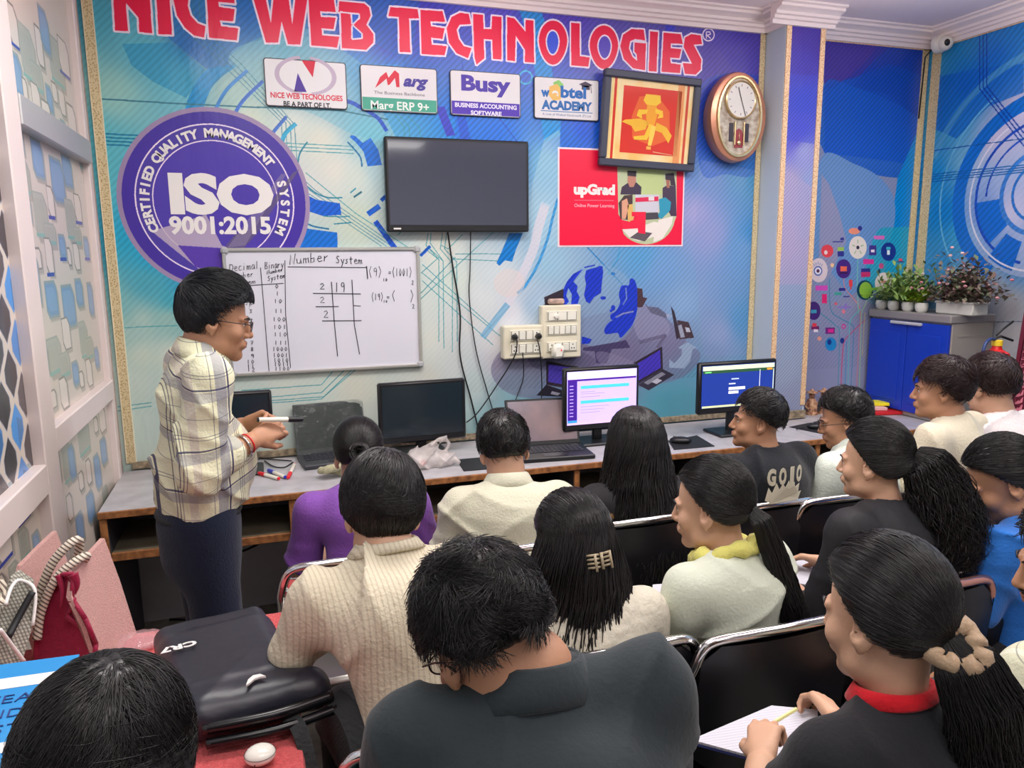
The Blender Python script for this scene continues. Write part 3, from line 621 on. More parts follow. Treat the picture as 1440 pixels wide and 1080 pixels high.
# ------------------------------------------------------------------ long computer desk
DX1 = 3.07; YF = 3.10
desk = thing('computer_desk', 'long grey laminate computer desk with plywood edges and open keyboard shelves along the back wall', 'desk', ((XL+DX1)/2, (YF+YB)/2, 0))
def wadd(mb, name, m, parent, **k): return mb.build(name, m, parent, world=True, **k)
top = MB().bx(XL+.015, PXL-.005, YF, YB-.03, ZD-.022, ZD, b=.002).bx(PXL-.005, PXR+.005, YF, PY-.02, ZD-.022, ZD).bx(PXR+.005, XR-.015, YF, YB-.03, ZD-.022, ZD)
wadd(top, 'desktop', lam, desk)
wadd(MB().bx(XL+.015, XR-.015, YF-.012, YF, ZD-.026, ZD+.001, b=.002), 'edge_band', wood_edge, desk)
xs_p = [XL+.03, .065, .99, 1.33, 2.02, 2.68, 3.3, XR-.03]
for px_ in xs_p: wadd(MB().bx(px_-.012, px_+.012, YF+.01, YB-.05, 0, ZD-.025, b=.002), 'side_panel', lamside, desk); 
for px_ in xs_p: wadd(MB().bx(px_-.013, px_+.013, YF-.002, YF+.01, 0.0, ZD-.028, b=.002), 'edge_band', wood_edge, desk)
for a, b_ in zip(xs_p[:-1], xs_p[1:]):
    wadd(MB().bx(a+.013, b_-.013, YF+.03, YF+.42, ZD-.2, ZD-.18), 'keyboard_shelf', mat('shelf_laminate', (150,140,118), .5, vary=.2), desk)
    wadd(MB().bx(a+.013, b_-.013, YF+.015, YF+.03, ZD-.208, ZD-.175, b=.002), 'edge_band', wood_edge, desk)
wadd(MB().bx(XL+.03, XR-.03, YB-.09, YB-.075, ZD-.33, ZD-.03), 'back_panel', lamside, desk)
# ------------------------------------------------------------------ television
def rect_on_y(tl, br, Y): a = on_y(*tl, Y); b_ = on_y(*br, Y); return a[0], b_[0], b_[2], a[2]
x0, x1, z0, z1 = rect_on_y((540, 191), (744, 326), YB-.06)
tv = thing('television', 'large flat black television switched off, mounted on the wall above the whiteboard', 'television', ((x0+x1)/2, YB-.03, z0))
wadd(MB().bx(x0, x1, YB-.062, YB-.02, z0, z1, b=.006), 'casing', blk, tv); 
wadd(MB().bx(x0+.014, x1-.014, YB-.0635, YB-.062, z0+.032, z1-.014), 'screen', mat('dark_glass_screen', (70,74,88), .08, spec=.8, coat=.5), tv)  # blue-grey reflection of the room is put into the screen's base colour
text('Hisano'[:0] or 'mi', (x0+.045, YB-.0642, z0+.012), .009, white_print, tv, world=True, fit=.03) if False else wadd(MB().bx(x0+.03, x0+.065, YB-.0645, YB-.062, z0+.011, z0+.018), 'badge', white_print, tv)
wadd(MB().bx(x0+.2, x1-.2, YB-.02, YB-.001, z0+.1, z1-.1), 'wall_bracket', blkm, tv)
# ------------------------------------------------------------------ whiteboard
x0, x1 = on_y(318, 440, YB-.02)[0], on_y(592, 440, YB-.02)[0]; z1 = on_y(450, 348, YB-.02)[2]; z0 = on_y(450, 523, YB-.02)[2]
wbd = thing('whiteboard', 'whiteboard with handwritten number system tables in an aluminium frame', 'whiteboard', ((x0+x1)/2, YB-.02, z0))
wadd(MB().bx(x0+.008, x1-.008, YB-.018, YB-.004, z0+.008, z1-.008), 'writing_surface', mat('white_gloss_board', (222,222,232), .25, spec=.5), wbd)
for nm, b4 in (('frame_rail', (x0, x1, z1-.016, z1)), ('frame_rail', (x0, x1, z0, z0+.016)), ('frame_rail', (x0, x0+.016, z0, z1)), ('frame_rail', (x1-.016, x1, z0, z1))):
    wadd(MB().bx(b4[0], b4[1], YB-.03, YB-.003, b4[2], b4[3], b=.004), nm, mat('satin_aluminium', (205,206,200), .3, metal=.6), wbd)
for cx_, cz_ in ((x0+.012, z0+.012), (x1-.012, z0+.012), (x0+.012, z1-.012), (x1-.012, z1-.012)):
    wadd(MB().box((cx_, YB-.018, cz_), (.034, .036, .034), b=.01), 'corner_cap', mat('grey_plastic_corner', (176,178,180), .5), wbd)
# handwriting: strokes read off the board, in 1440x943 zoom units of region (310,340)-(600,530)
GL = {'D':[[(0,0),(0,1)],[(0,1),(.6,.9),(.8,.5),(.5,.1),(0,0)]],'e':[[(.1,.35),(.7,.4),(.6,.6),(.3,.65),(.1,.3),(.35,0),(.8,.1)]],'c':[[(.7,.6),(.3,.65),(.1,.3),(.3,0),(.75,.1)]],'i':[[(.3,.6),(.3,0)],[(.3,.85),(.35,.9)]],'m':[[(0,0),(.05,.6)],[(.05,.4),(.3,.6),(.4,0)],[(.4,.4),(.7,.6),(.8,0)]],
'a':[[(.7,.6),(.3,.65),(.1,.3),(.3,0),(.6,.1),(.7,.6),(.8,0)]],'l':[[(.3,1.1),(.3,0)]],'B':[[(0,0),(0,1),(.6,.9),(.5,.6),(0,.5),(.7,.35),(.6,.05),(0,0)]],'n':[[(0,0),(.05,.6)],[(.05,.4),(.5,.6),(.7,0)]],'r':[[(.1,0),(.15,.6)],[(.15,.35),(.6,.6)]],'y':[[(.1,.6),(.4,.1)],[(.8,.6),(.2,-.5)]],'N':[[(0,0),(.1,1.1),(.6,0),(.8,1.2)]],
'u':[[(0,.6),(.1,.1),(.5,.05),(.6,.6),(.7,0)]],'b':[[(.1,1.1),(.1,0),(.6,.1),(.6,.5),(.1,.45)]],'S':[[(.7,.9),(.3,1),(.1,.75),(.6,.4),(.5,.05),(0,.1)]],'s':[[(.6,.6),(.2,.55),(.5,.25),(.4,0),(0,.05)]],'t':[[(.3,.95),(.3,0),(.5,0)],[(0,.6),(.7,.65)]],
'0':[[(.3,0),(.05,.5),(.3,1),(.6,.5),(.3,0)]],'1':[[(.3,0),(.3,1)]],'2':[[(.05,.8),(.4,1),(.6,.7),(.05,0),(.7,.02)]],'9':[[(.6,.8),(.45,1),(.2,.95),(.08,.75),(.2,.55),(.45,.58),(.6,.8),(.62,.4),(.55,0)]],'3':[[(.1,.9),(.6,.85),(.3,.55),(.6,.2),(.1,0)]],'4':[[(.1,1),(.1,.5),(.7,.5)],[(.5,.8),(.5,0)]],'5':[[(.6,1),(.1,1),(.1,.6),(.6,.4),(.1,0)]],'6':[[(.5,1),(.1,.4),(.3,0),(.6,.3),(.15,.45)]],
'7':[[(.05,1),(.65,1),(.3,0)],[(.2,.5),(.6,.5)]],'8':[[(.3,.5),(.05,.8),(.4,1),(.55,.75),(.05,.2),(.3,0),(.6,.2),(.3,.5)]],'(':[[(.5,1.2),(.15,.6),(.5,-.2)]],')':[[(.1,1.2),(.5,.6),(.1,-.2)]],'=':[[(.1,.6),(.7,.6)],[(.1,.35),(.7,.35)]]}
wr_ = MB()
def wz(X, Y): P = on_y(310+X*290/1440., 340+Y*190/943., YB-.019); return (P[0], YB-.0195, P[2])
def stroke(pts, r=.0016): wr_.tube([wz(*p) for p in pts], r, n=4)
def hand(s, X, Y, w_, h_, slope=0, r=.0014):
    for i, ch in enumerate(s):
        for st in GL.get(ch, []): stroke([(X+(i+p[0])*w_, Y-p[1]*h_+(i+p[0])*w_*slope) for p in st], r)
hand('Decimal', 65, 208, 30, 50, -.1); hand('Number', 80, 262, 26, 34, -.15); hand('System', 80, 315, 28, 32, -.15); hand('Binary', 312, 190, 22, 48, -.08); hand('Number', 325, 228, 19, 26, -.2); hand('System', 330, 275, 21, 34, -.2)
hand('Number', 485, 160, 47, 62, -.1, .0018); hand('System', 808, 150, 31, 52, .03, .0018)
stroke([(470, 175), (1020, 180)], .0018); stroke([(1020, 170), (1028, 260)], .0024); stroke([(75, 315), (250, 302), (440, 290)]); stroke([(280, 180), (300, 420), (340, 910)]); stroke([(450, 130), (455, 500), (490, 880)])
hand('(9)', 1035, 240, 34, 58); hand('10', 1135, 275, 18, 20); hand('=', 1170, 235, 30, 40); hand('(1001)', 1200, 240, 24, 54); hand('2', 1335, 298, 20, 28); hand('(19)', 1055, 408, 22, 46); hand('10', 1138, 425, 16, 18); hand('=', 1158, 405, 30, 36); hand('(', 1195, 405, 40, 56); hand(')', 1325, 410, 40, 62); hand('2', 1340, 465, 20, 30)
stroke([(645, 360), (980, 364)], .002); stroke([(665, 453), (825, 452)], .002); stroke([(925, 445), (980, 448)]); stroke([(710, 552), (985, 550)], .002); stroke([(775, 280), (795, 560), (818, 800)], .002); stroke([(918, 265), (935, 580), (972, 785)], .002)
hand('2', 695, 330, 45, 40, 0, .0018); hand('19', 800, 350, 40, 66, 0, .0018); hand('2', 695, 425, 45, 40); hand('2', 720, 528, 48, 48)
for i, s in enumerate(('0', '1', '10', '11', '100', '101', '110', '111', '1000', '1001', '1010', '1011', '1100')):
    yv = (325, 375, 428, 497, 555, 608, 660, 718, 762, 805, 840, 868, 900)[i]; hand(s, 400-len(s)*17+i*4, yv, 34 if len(s) < 4 else 28, 28)
for i, s in enumerate(('0','1','2','3','4','5','6','7','8','9','10','11','12')):
    yv = (345, 390, 440, 497, 555, 608, 660, 718, 762, 810, 850, 880, 905)[i]; hand(s, 195+i*2-(30 if len(s) > 1 else 0), yv, 30, 26)
wadd(wr_, 'handwriting', ink, wbd)
# ------------------------------------------------------------------ sign boards
def board(name, label, q, cat='sign', t=.012, face=(228,226,228), edgec=(60,60,70)):
    tl, tr, br, bl = [on_y(*p, YB-.014) for p in q]; x0_ = (tl[0]+bl[0])/2; x1_ = (tr[0]+br[0])/2; z1_ = (tl[2]+tr[2])/2; z0_ = (bl[2]+br[2])/2
    o_ = thing(name, label, cat, ((x0_+x1_)/2, YB-.003, (z0_+z1_)/2))
    MB().prism(rrect(x1_-x0_, z1_-z0_, .012), (0, 0, 0), (1, 0, 0), (0, 0, 1), (0, -1, 0), t-.001).build('backing', mat('sign_edge', edgec, .5), o_)
    MB().prism(rrect(x1_-x0_-.008, z1_-z0_-.008, .010), (0, -.004, 0), (1, 0, 0), (0, 0, 1), (0, -1, 0), t-.003).build('face_panel', mat('sign_face%s' % (face,), face, .3), o_)
    return o_, x1_-x0_, z1_-z0_
def flat(o_, poly, rgb, t=.0006, y=-.0125, nm='print'): return MB().prism(poly, (0, y, 0), (1, 0, 0), (0, 0, 1), (0, -1, 0), t).build(nm, mat('print_%d_%d_%d' % tuple(rgb[:3]), rgb, .5), o_)
def tx(o_, s, x, z, size, rgb, fit=None, bold=.001, y=-.0132, **k): return text(s, (x, y, z), size, mat('print_%d_%d_%d' % tuple(rgb), rgb, .5), o_, fit=fit, bold=bold, **k)
s1, w1, h1 = board('sign_board', 'white sign board with red and blue arrow emblem reading nice web tecnologies', [(370,81),(486,88),(489,154),(374,149)])
def arcband(cx_, cz_, r1, r2, a0, a1, ax=1, n=16, w_=.6):
    o1 = [(cx_+r1*ax*math.cos(RAD(a0+(a1-a0)*k/n)), cz_+r1*math.sin(RAD(a0+(a1-a0)*k/n))) for k in range(n+1)]
    o2 = [(cx_+(r2)*ax*math.cos(RAD(a1-(a1-a0)*k/n))+w_, cz_+r2*math.sin(RAD(a1-(a1-a0)*k/n))) for k in range(n+1)]
    return o1+o2
flat(s1, arcband(0, .035, .085, .072, 100, 260, 1.6, w_=0), (200,185,205)); flat(s1, arcband(0, .035, .085, .072, -80, 80, 1.6, w_=0), (200,185,205))
flat(s1, [(-.015, .1), (.045, .1), (.03, .03)][::-1], (225,40,70)); flat(s1, [(-.055, -.035), (.0, -.035), (-.035, .045)], (80,50,160))
tx(s1, 'NICE WEB TECNOLOGIES', 0, -.066, .024, (220,60,80), w1*.88); tx(s1, 'BE A PART OF I.T.', 0, -.1, .022, (50,50,60), w1*.58)
s2, w2, h2 = board('sign_board', 'sign board for accounting software with red M, green lower band', [(506,90),(614,97),(616,161),(508,155)])
flat(s2, [(-w2/2+.006, -h2/2+.006), (w2/2-.006, -h2/2+.006), (w2/2-.006, -h2*.2), (-w2/2+.006, -h2*.2)], (70,170,145))
flat(s2, [(-.115,.0),(-.09,.05),(-.06,.075),(-.05,.05),(-.02,.085),(0,.07),(.0,.01),(-.015,.01),(-.02,.05),(-.045,.02),(-.055,.015),(-.06,.045),(-.09,.02)], (225,45,70))
tx(s2, 'arg', .07, .018, .05, (70,60,160), w2*.33, .003, shear=.3); tx(s2, 'The Business Backbone', 0, -.025, .014, (110,105,120), w2*.66, 0); tx(s2, 'Marg ERP 9+', 0, -.092, .038, (235,245,240), w2*.76, .001)
s3, w3, h3 = board('sign_board', 'sign board reading Busy in violet over a violet lower band', [(632,98),(732,104),(732,167),(634,161)])
flat(s3, [(-w3/2+.006, -h3/2+.006), (w3/2-.006, -h3/2+.006), (w3/2-.006, -h3*.18), (-w3/2+.006, -h3*.18)], (80,50,180))
tx(s3, 'Busy', -.005, .015, .07, (80,60,175), w3*.7, .004); tx(s3, 'BUSINESS ACCOUNTING', 0, -.065, .02, (240,235,250), w3*.88); tx(s3, 'SOFTWARE', 0, -.098, .02, (240,235,250), w3*.44)
s4, w4, h4 = board('sign_board', 'white sign board reading webtel academy in blue with yellow hexagon', [(751,107),(843,113),(841,171),(751,166)])
flat(s4, [(-.075,.075),(-.045,.09),(-.02,.07),(-.02,.04),(-.05,.02)], (150,215,120)); flat(s4, [(-.095,.055),(-.055,.07),(-.03,.045),(-.035,-.005),(-.075,-.012),(-.1,.015)], (245,200,110), y=-.0131)
tx(s4, 'w', -.117, .008, .042, (30,110,190), .046, .003); tx(s4, 'e', -.065, .008, .042, (245,245,245), .036, .003, y=-.0138); tx(s4, 'btel', .035, .008, .055, (30,110,190), .14, .003)
tx(s4, 'ACADEMY', 0, -.052, .042, (40,110,180), w4*.78, .003); flat(s4, [(-w4*.4,-.064),(w4*.4,-.064),(w4*.4,-.06),(-w4*.4,-.06)], (60,120,180)); tx(s4, 'A Unit of Webtel Electrosoft (P) Ltd', 0, -.083, .012, (110,130,170), w4*.75, 0)
flat(s4, [(.065,.075),(.1,.09),(.14,.075),(.105,.06)], (80,70,90)); flat(s4, [(.08,.07),(.125,.07),(.125,.05),(.08,.05)], (80,70,90)); flat(s4, [(.128,.075),(.131,.075),(.136,.035),(.132,.035)], (80,70,90))
# ------------------------------------------------------------------ red poster
x0, x1 = on_y(784, 280)[0], on_y(961, 290)[0]; z1 = on_y(785, 207)[2]; z0 = on_y(870, 347)[2]
pw, ph = x1-x0, z1-z0
po = thing('poster', 'bright red learning poster with white border, partly behind the framed picture', 'poster', ((x0+x1)/2, YB-.002, (z0+z1)/2))
MB().bx(-pw/2, pw/2, -.003, 0, -ph/2, ph/2).build('border', mat('poster_white', (240,225,232), .4), po)
MB().bx(-pw/2+.009, pw/2-.009, -.005, -.003, -ph/2+.009, ph/2-.009).build('sheet', mat('poster_red', (240,8,62), .35), po)
def pz(X, Y): P = on_y(780+X*190/1440., 230+Y*120/909., YB-.008); return (P[0]-po.location.x, P[2]-po.location.z)
def pflat(pts, rgb, lay=0, nm='print'): return flat(po, [pz(*p) for p in pts], rgb, y=-.0052-.0003*lay, t=.0002, nm=nm)
white_ = (236,228,220)
arc_ = [(975+310*math.cos(RAD(a)), 560+300*math.sin(RAD(a))) for a in range(0, 150, 10)]
pflat([(665, -60), (1300, -60), (1300, 560)]+arc_[1:]+[(720, 700), (860, 690), (900, 520), (800, 620), (720, 600), (680, 540)], (190,200,160), 0)
pflat([(880, -60), (1160, -60), (1160, 330), (880, 330)], (190,205,140), 1)
pflat([(700,330),(715,250),(780,205),(870,200),(925,250),(920,330)], (60,45,70), 2); pflat([(785,90),(860,90),(868,190),(840,250),(800,250),(775,190)], (190,130,110), 3); pflat([(775,75),(870,80),(868,140),(775,130)], (45,35,45), 4)
pflat([(1150,260),(1200,230),(1290,240),(1300,560),(1240,560),(1150,380)], (70,50,75), 2); pflat([(1185,170),(1225,170),(1225,260),(1195,260)], (170,110,90), 3); pflat([(1180,110),(1270,100),(1290,240),(1235,230),(1230,180),(1180,170)], (60,45,60), 3)
pflat([(860,330),(1110,330),(1110,520),(860,520)], (205,205,215), 3); pflat([(860,365),(1105,350),(1105,400),(860,410)], (220,30,80), 4); pflat([(1000,355),(1060,350),(1060,395),(1000,395)], (225,215,215), 5)
pflat([(1110,380),(1180,360),(1240,410),(1230,500),(1140,590),(1070,560),(1120,520)], (40,150,180), 4); pflat([(680,420),(740,340),(830,330),(830,420),(780,600),(700,590)], (70,50,50), 4); pflat([(715,400),(770,370),(790,450),(755,590),(715,590)], (220,160,130), 5); pflat([(775,440),(830,430),(840,600),(780,620)], (225,180,100), 5)
pflat([(1110,600),(1260,560),(1250,640),(1150,800),(1050,840),(1060,750)], white_, 4); pflat([(720,700),(860,690),(1060,620),(1150,640),(1060,780),(900,830),(800,790)], white_, 3); pflat([(800,790),(900,720),(1040,740),(960,830)], (90,80,85), 5); pflat([(960,525),(1100,520),(1110,590),(960,600)], (70,65,75), 5)
pflat([(820,515),(970,515),(965,750),(890,740),(885,690),(720,700),(700,600),(760,632),(830,610),(865,590),(865,570),(820,560)], (240,8,62), 6)
P_ = pz(425, 325); text('upGrad', (P_[0], -.0056, P_[1]), .05, white_print, po, fit=.235, bold=.004); P_ = pz(425, 465); text('Online Power Learning', (P_[0], -.0056, P_[1]), .018, mat('print_pale_pink', (245,190,205), .5), po, fit=.23)
pflat([(210,388),(630,392),(630,396),(210,392)], (240,150,170), 1)
# ------------------------------------------------------------------ framed picture (hangs tilted forward)
tl, tr, br, bl = [on_y(*p, YB-.05) for p in ((848,97),(985,112),(975,242),(843,232))]
pc = (tl+tr+br+bl)/4; fw = ((tr-tl)[0]+(br-bl)[0])/2; fh = ((tl-bl)[2]+(tr-br)[2])/2
pf = thing('framed_picture', 'square black frame with a golden dancing figure on red, tilted on the wall', 'picture', tuple(pc)); pf.rotation_euler = (RAD(3), RAD(2.2), 0)
fr = mat('dark_slate_frame', (62,66,84), .45); fb = .038
for (cx_, cz_, dx, dz) in ((0, fh/2-fb/2, fw, fb), (0, -fh/2+fb/2, fw, fb), (-fw/2+fb/2, 0, fb, fh-2*fb), (fw/2-fb/2, 0, fb, fh-2*fb)):
    MB().box((cx_, 0, cz_), (dx, .036, dz), b=.006).build('frame_rail', fr, pf)
iw = fw-2*fb; ih = fh-2*fb
MB().bx(-iw/2, iw/2, .0, .012, -ih/2, ih/2).build('backing', mat('picture_ground', (250,200,120), .15, rgb2=(246,236,190), vscale=5), pf)
def pic(pts, rgb, lay=0, nm='print'): return MB().prism([(p[0]*iw/2, p[1]*ih/2) for p in pts], (0, -.0004-lay*.0004, 0), (1, 0, 0), (0, 0, 1), (0, -1, 0), .0003).build(nm, mat('picture_%d_%d_%d' % tuple(rgb), rgb, .15, coat=.3), pf)
pic([(-.95,-1),(-.8,-1),(-.8,1),(-.95,1)][::1], (250,225,150)); pic([(-.9,-1),(-.84,-1),(-.84,1),(-.9,1)], (215,60,50), 1); pic([(.84,-1),(.9,-1),(.9,1),(.84,1)], (210,80,60), 1); pic([(.62,-1),(.78,-1),(.78,1),(.62,1)], (240,160,100), 1)
pic([(-.68,-.82),(.72,-.82),(.72,.84),(-.68,.84)], (222,62,52), 1); pic([(-.4,-.45),(.1,-.6),(.5,-.4),(.45,.3),(.1,.7),(-.3,.6),(-.45,.1)], (236,110,60), 2)
gold = (250,205,70); g2 = (246,170,60)
pic([(-.15,.68),(.2,.68),(.22,.5),(.1,.4),(-.12,.42),(-.2,.52)], gold, 3); pic([(-.1,.42),(.12,.42),(.16,.2),(.1,-.1),(-.08,-.1),(-.12,.2)], g2, 4)
pic([(-.08,.3),(-.3,.28),(-.34,.12),(-.2,.06),(-.22,.16),(-.1,.2)], gold, 5); pic([(.1,.35),(.28,.3),(.3,.14),(.16,.1),(.2,.2),(.1,.24)], gold, 5)
pic([(-.05,.0),(-.25,.06),(-.6,0),(-.68,-.06),(-.45,-.14),(-.35,-.28),(-.1,-.2)], (244,190,66), 4); pic([(.15,0),(.4,-.1),(.55,-.3),(.48,-.5),(.3,-.25),(.12,-.2)], (244,190,66), 4)
pic([(-.02,-.05),(-.12,-.35),(-.38,-.4),(-.36,-.48),(-.05,-.46),(.1,-.1)], gold, 6); pic([(.02,-.08),(.14,-.1),(.12,-.3),(.06,-.6),(-.02,-.6),(.0,-.3)], (252,214,96), 7)
pic([(-.05,-.62),(.06,-.62),(.06,-.7),(-.05,-.7)], (252,190,90), 5); pic([(.12,-.74),(.6,-.79),(.6,-.8),(.12,-.76)], (235,200,150), 3)
wadd(MB().bx(pc[0]-.01, pc[0]+.01, YB-.04, YB, pc[2]+.1, pc[2]+.12), 'hook', blkm, pf)
# ------------------------------------------------------------------ wall clock
ck = on_y(1034, 166, YB-.05); ca = (on_y(1073, 160, YB-.05)-on_y(993, 165, YB-.05))[0]/2; cb = (on_y(1036, 102, YB-.05)-on_y(1032, 230, YB-.05))[2]/2
cl = thing('wall_clock', 'oval rose-gold wall clock with white dial above a pendulum window', 'clock', tuple(ck))
def oval(n=40, k=1, dx=0): return [(ca*k*math.cos(2*math.pi*i/n)+dx, cb*k*math.sin(2*math.pi*i/n)) for i in range(n)]
def ovloft(layers, name, m, par=cl, c0=(0, 0)):
    vs = []; n = 40
    for (kx, y, kz) in layers: vs += [(c0[0]+ca*kx*math.cos(2*math.pi*i/n), y, c0[1]+cb*kz*math.sin(2*math.pi*i/n)) for i in range(n)]
    fs = [(j*n+i, (j+1)*n+i, (j+1)*n+(i+1) % n, j*n+(i+1) % n) for j in range(len(layers)-1) for i in range(n)]
    fs.append(tuple((len(layers)-1)*n+i for i in range(n))[::-1]); mb = MB(); mb.add(vs, fs); return mb.build(name, m, par, smooth='auto')
rose = mat('rose_gold', (214,150,122), .25, metal=.6); goldm = mat('pale_gold', (226,200,150), .22, metal=.75)
ovloft([(.95, .05, .96), (1, .02, 1), (1, -.01, 1), (.96, -.03, .97), (.9, -.034, .93)], 'case', rose)
ovloft([(.80, -.034, .9), (.78, -.046, .885), (.72, -.046, .85), (.70, -.036, .83)], 'inner_bezel', goldm)
ovloft([(.71, -.030, .83), (.70, -.037, .83)], 'back_plate', mat('pearl_plate', (205,198,180), .3, rgb2=(150,130,110), vscale=30))
ovloft([(.53, -.036, .42), (.53, -.05, .42), (.50, -.053, .40), (.47, -.048, .375)], 'dial_ring', goldm, c0=(0, cb*.36)); ovloft([(.48, -.040, .38), (.475, -.049, .378)], 'dial', mat('dial_white', (226,222,214), .35), c0=(0, cb*.36))
tk = MB()
for k in range(12):
    a = RAD(30*k); MB().box((.4*ca*math.sin(a), -.0495, cb*.36+.31*cb*math.cos(a)), (.004, .001, .012), ry=a).build('hour_mark', mat('dial_marks', (140,130,140), .5), cl)
MB().box((-.010, -.0515, cb*.36+.03), (.004, .001, .07), ry=RAD(-18)).build('hour_hand', blkm, cl); MB().box((.014, -.0525, cb*.36-.04), (.003, .001, .09), ry=RAD(-20)).build('minute_hand', blkm, cl)
for sx_ in (-1, 1):
    MB().tube([(sx_*.028, -.045, -cb*.12), (sx_*.028, -.045, -cb*.62)], .004, 8).build('column', goldm, cl); MB().bx(sx_*.034-.001, sx_*.062, -.0385, -.036, -cb*.55, -cb*.14).build('dark_window', mat('clock_dark', (54,44,52), .3), cl)
MB().prism([(-.026, -.16), (.026, -.16), (.026, -.09), (.018, -.07), (0, -.06), (-.018, -.07), (-.026, -.09)], (0, -.037, 0), (1, 0, 0), (0, 0, 1), (0, -1, 0), .002).build('pendulum_recess', mat('clock_red', (150,50,60), .4), cl)
MB().tube([(0, -.043, -.075), (0, -.043, -.13)], .0018, 6).ell((0, -.044, -.135), (.012, .004, .012)).build('pendulum', goldm, cl, smooth=True)
# ------------------------------------------------------------------ camera in the corner
dm = on_x(1322, 62, XR-.06)
dc = thing('security_camera', 'white dome security camera in the top right corner of the room', 'camera', tuple(dm))
MB().lathe([(.045, .02), (.05, .0), (.048, -.02), (.03, -.03)], n=24, R=Matrix.Rotation(RAD(90), 3, 'X')).build('base', white_pl, dc, smooth='auto')
MB().bx(0, XR-dm[0]-.002, .0, .05, -.03, .03, b=.004).build('wall_bracket', white_pl, dc)
MB().ell((0, -.035, -.005), (.042, .042, .040), 24, 16).build('housing', white_pl, dc, smooth=True); MB().ell((-.018, -.066, -.008), (.019, .012, .019), 16, 10).build('lens', blk, dc, smooth=True)
MB().tube([(-.03, .02, -.02), (-.04, .06, -.06), (-.042, .07, -.4)], .004, 6).build('cable', cable_m, dc, smooth=True)
# ------------------------------------------------------------------ socket boxes
def sockbox(name, label, tl, br, rows, dep=.06):
    x0, x1, z0, z1 = rect_on_y(tl, br, YB-dep); o_ = thing(name, label, 'socket', ((x0+x1)/2, YB-dep/2, (z0+z1)/2)); W_, H_ = x1-x0, z1-z0
    MB().box((0, 0, 0), (W_, dep, H_), b=.006).build('box', mat('aged_cream_plastic', (226,220,196), .45), o_)
    return o_, W_, H_, dep
sp = mat('switch_plastic', (238,236,222), .3); spd = mat('switch_gap', (120,114,100), .6); hole = mat('socket_hole', (40,38,38), .6)
def plate(o_, x, z, w_, h_, dep, items):
    y = -dep/2
    MB().box((x, y-.003, z), (w_, .006, h_), b=.002).build('plate', mat('plate_cream', (232,228,210), .4), o_)
    MB().box((x, y-.006, z), (w_*.94, .002, h_*.8), b=.0008).build('plate_recess', spd, o_)
    n = len(items); cw = w_*.92/n
    for i, it in enumerate(items):
        cx_ = x-w_*.46+cw*(i+.5)
        if it == 'k': MB().box((cx_, y-.009, z), (cw*.86, .007, h_*.74), b=.002, rx=RAD(4)).build('switch', sp, o_)
        else:
            MB().box((cx_, y-.008, z), (cw*.92, .005, h_*.76), b=.001).build('socket', sp, o_)
            if it == 's':
                hb = MB(); r = h_*.07
                for hx, hz in ((0, .2), (-.18, -.15), (.18, -.15)): hb.ell((cx_+hx*cw, y-.0108, z+hz*h_), (r, .0008, r), 8, 4)
                hb.build('socket_holes', hole, o_)
s5, W_, H_, dp = sockbox('socket_box', 'cream extension socket box with two black plugs left of the tall switch box', (708,459), (764,503), 2)
plate(s5, .01, .036, W_*.78, .058, dp, ['s', 'k', 'k', 's']); plate(s5, .01, -.033, W_*.78, .058, dp, ['s', 'k', 'k', 's'])
for hx in (-.055, .075): MB().lathe([(.016, 0), (.018, .012), (.012, .03), (.006, .04)], (hx, -dp/2-.012, .03), 12, R=Matrix.Rotation(RAD(90), 3, 'X')).build('plug', blk, s5, smooth='auto')
s6, W_, H_, dp = sockbox('switch_box', 'tall cream switch box with three rows, right of the plugged socket box', (762,430), (817,502), 3, .05)
plate(s6, 0, H_*.3, W_*.78, .055, dp, ['p', 'p', 'p']); plate(s6, 0, 0.01, W_*.78, .055, dp, ['k', 'k', 'p', 'k', 'k']); plate(s6, 0, -H_*.28, W_*.78, .055, dp, ['s', 'k', 'k', 's'])
MB().lathe([(.014, 0), (.012, .014), (.008, .016)], (-.035, -dp/2-.008, H_*.3), 14, R=Matrix.Rotation(RAD(90), 3, 'X')).build('regulator_knob', sp, s6, smooth='auto')
pq = on_y(782, 424, YB-.03); tag(MB().box(tuple(pq), (.085, .04, .03), b=.008).build('small_wooden_block', mat('pale_wood_block', (206,176,160), .6, vary=.2, vscale=30)), 'small pale block resting on top of the tall switch box', 'block')
pq = on_y(784, 494, YB-.09); ad = thing('plug_adapter', 'white plug adapter with a red light hanging at the switch box', 'adapter', tuple(pq))
MB().box((0, 0, 0), (.06, .05, .075), b=.014).build('body', sp, ad, smooth='auto'); MB().ell((.012, -.026, .008), (.004, .002, .006), 8, 6).build('indicator_light', mat('red_indicator', (220,40,60), .3, emit=.6), ad)
# ------------------------------------------------------------------ hanging wires
def wire(name, label, pts, r=.0035, m=cable_m, cat='cable', n=8, group=None): return tag(MB().tube([tuple(p) for p in smoothpts(pts, 8)], r, n).build(name, m, None, smooth=True), label, cat, group)
W3 = lambda x, y, d=.012: on_y(x, y, YB-d)
wire('power_cable', 'thick black cable hanging from the left underside of the television', [W3(629,322,.03), W3(636,370), W3(647,440), W3(647,500), W3(662,560), W3(672,600)], .004)
wire('signal_cable', 'thin black cable hanging from the television, right of the thick one', [W3(662,322,.03), W3(661,380), W3(660,420), W3(669,490), W3(685,550), W3(694,580)], .0028)
wire('mains_cable', 'black cord running from the left plug down to the desk monitors', [W3(727,475,.09), W3(724,500,.08), W3(700,540,.05), W3(672,580,.05), W3(656,594,.06)], .0035)
wire('mains_cable', 'black cord dropping from the right plug past the laptop', [W3(756,478,.09), W3(760,500,.07), W3(762,545,.05), W3(760,575,.07), W3(758,600,.05)], .003)
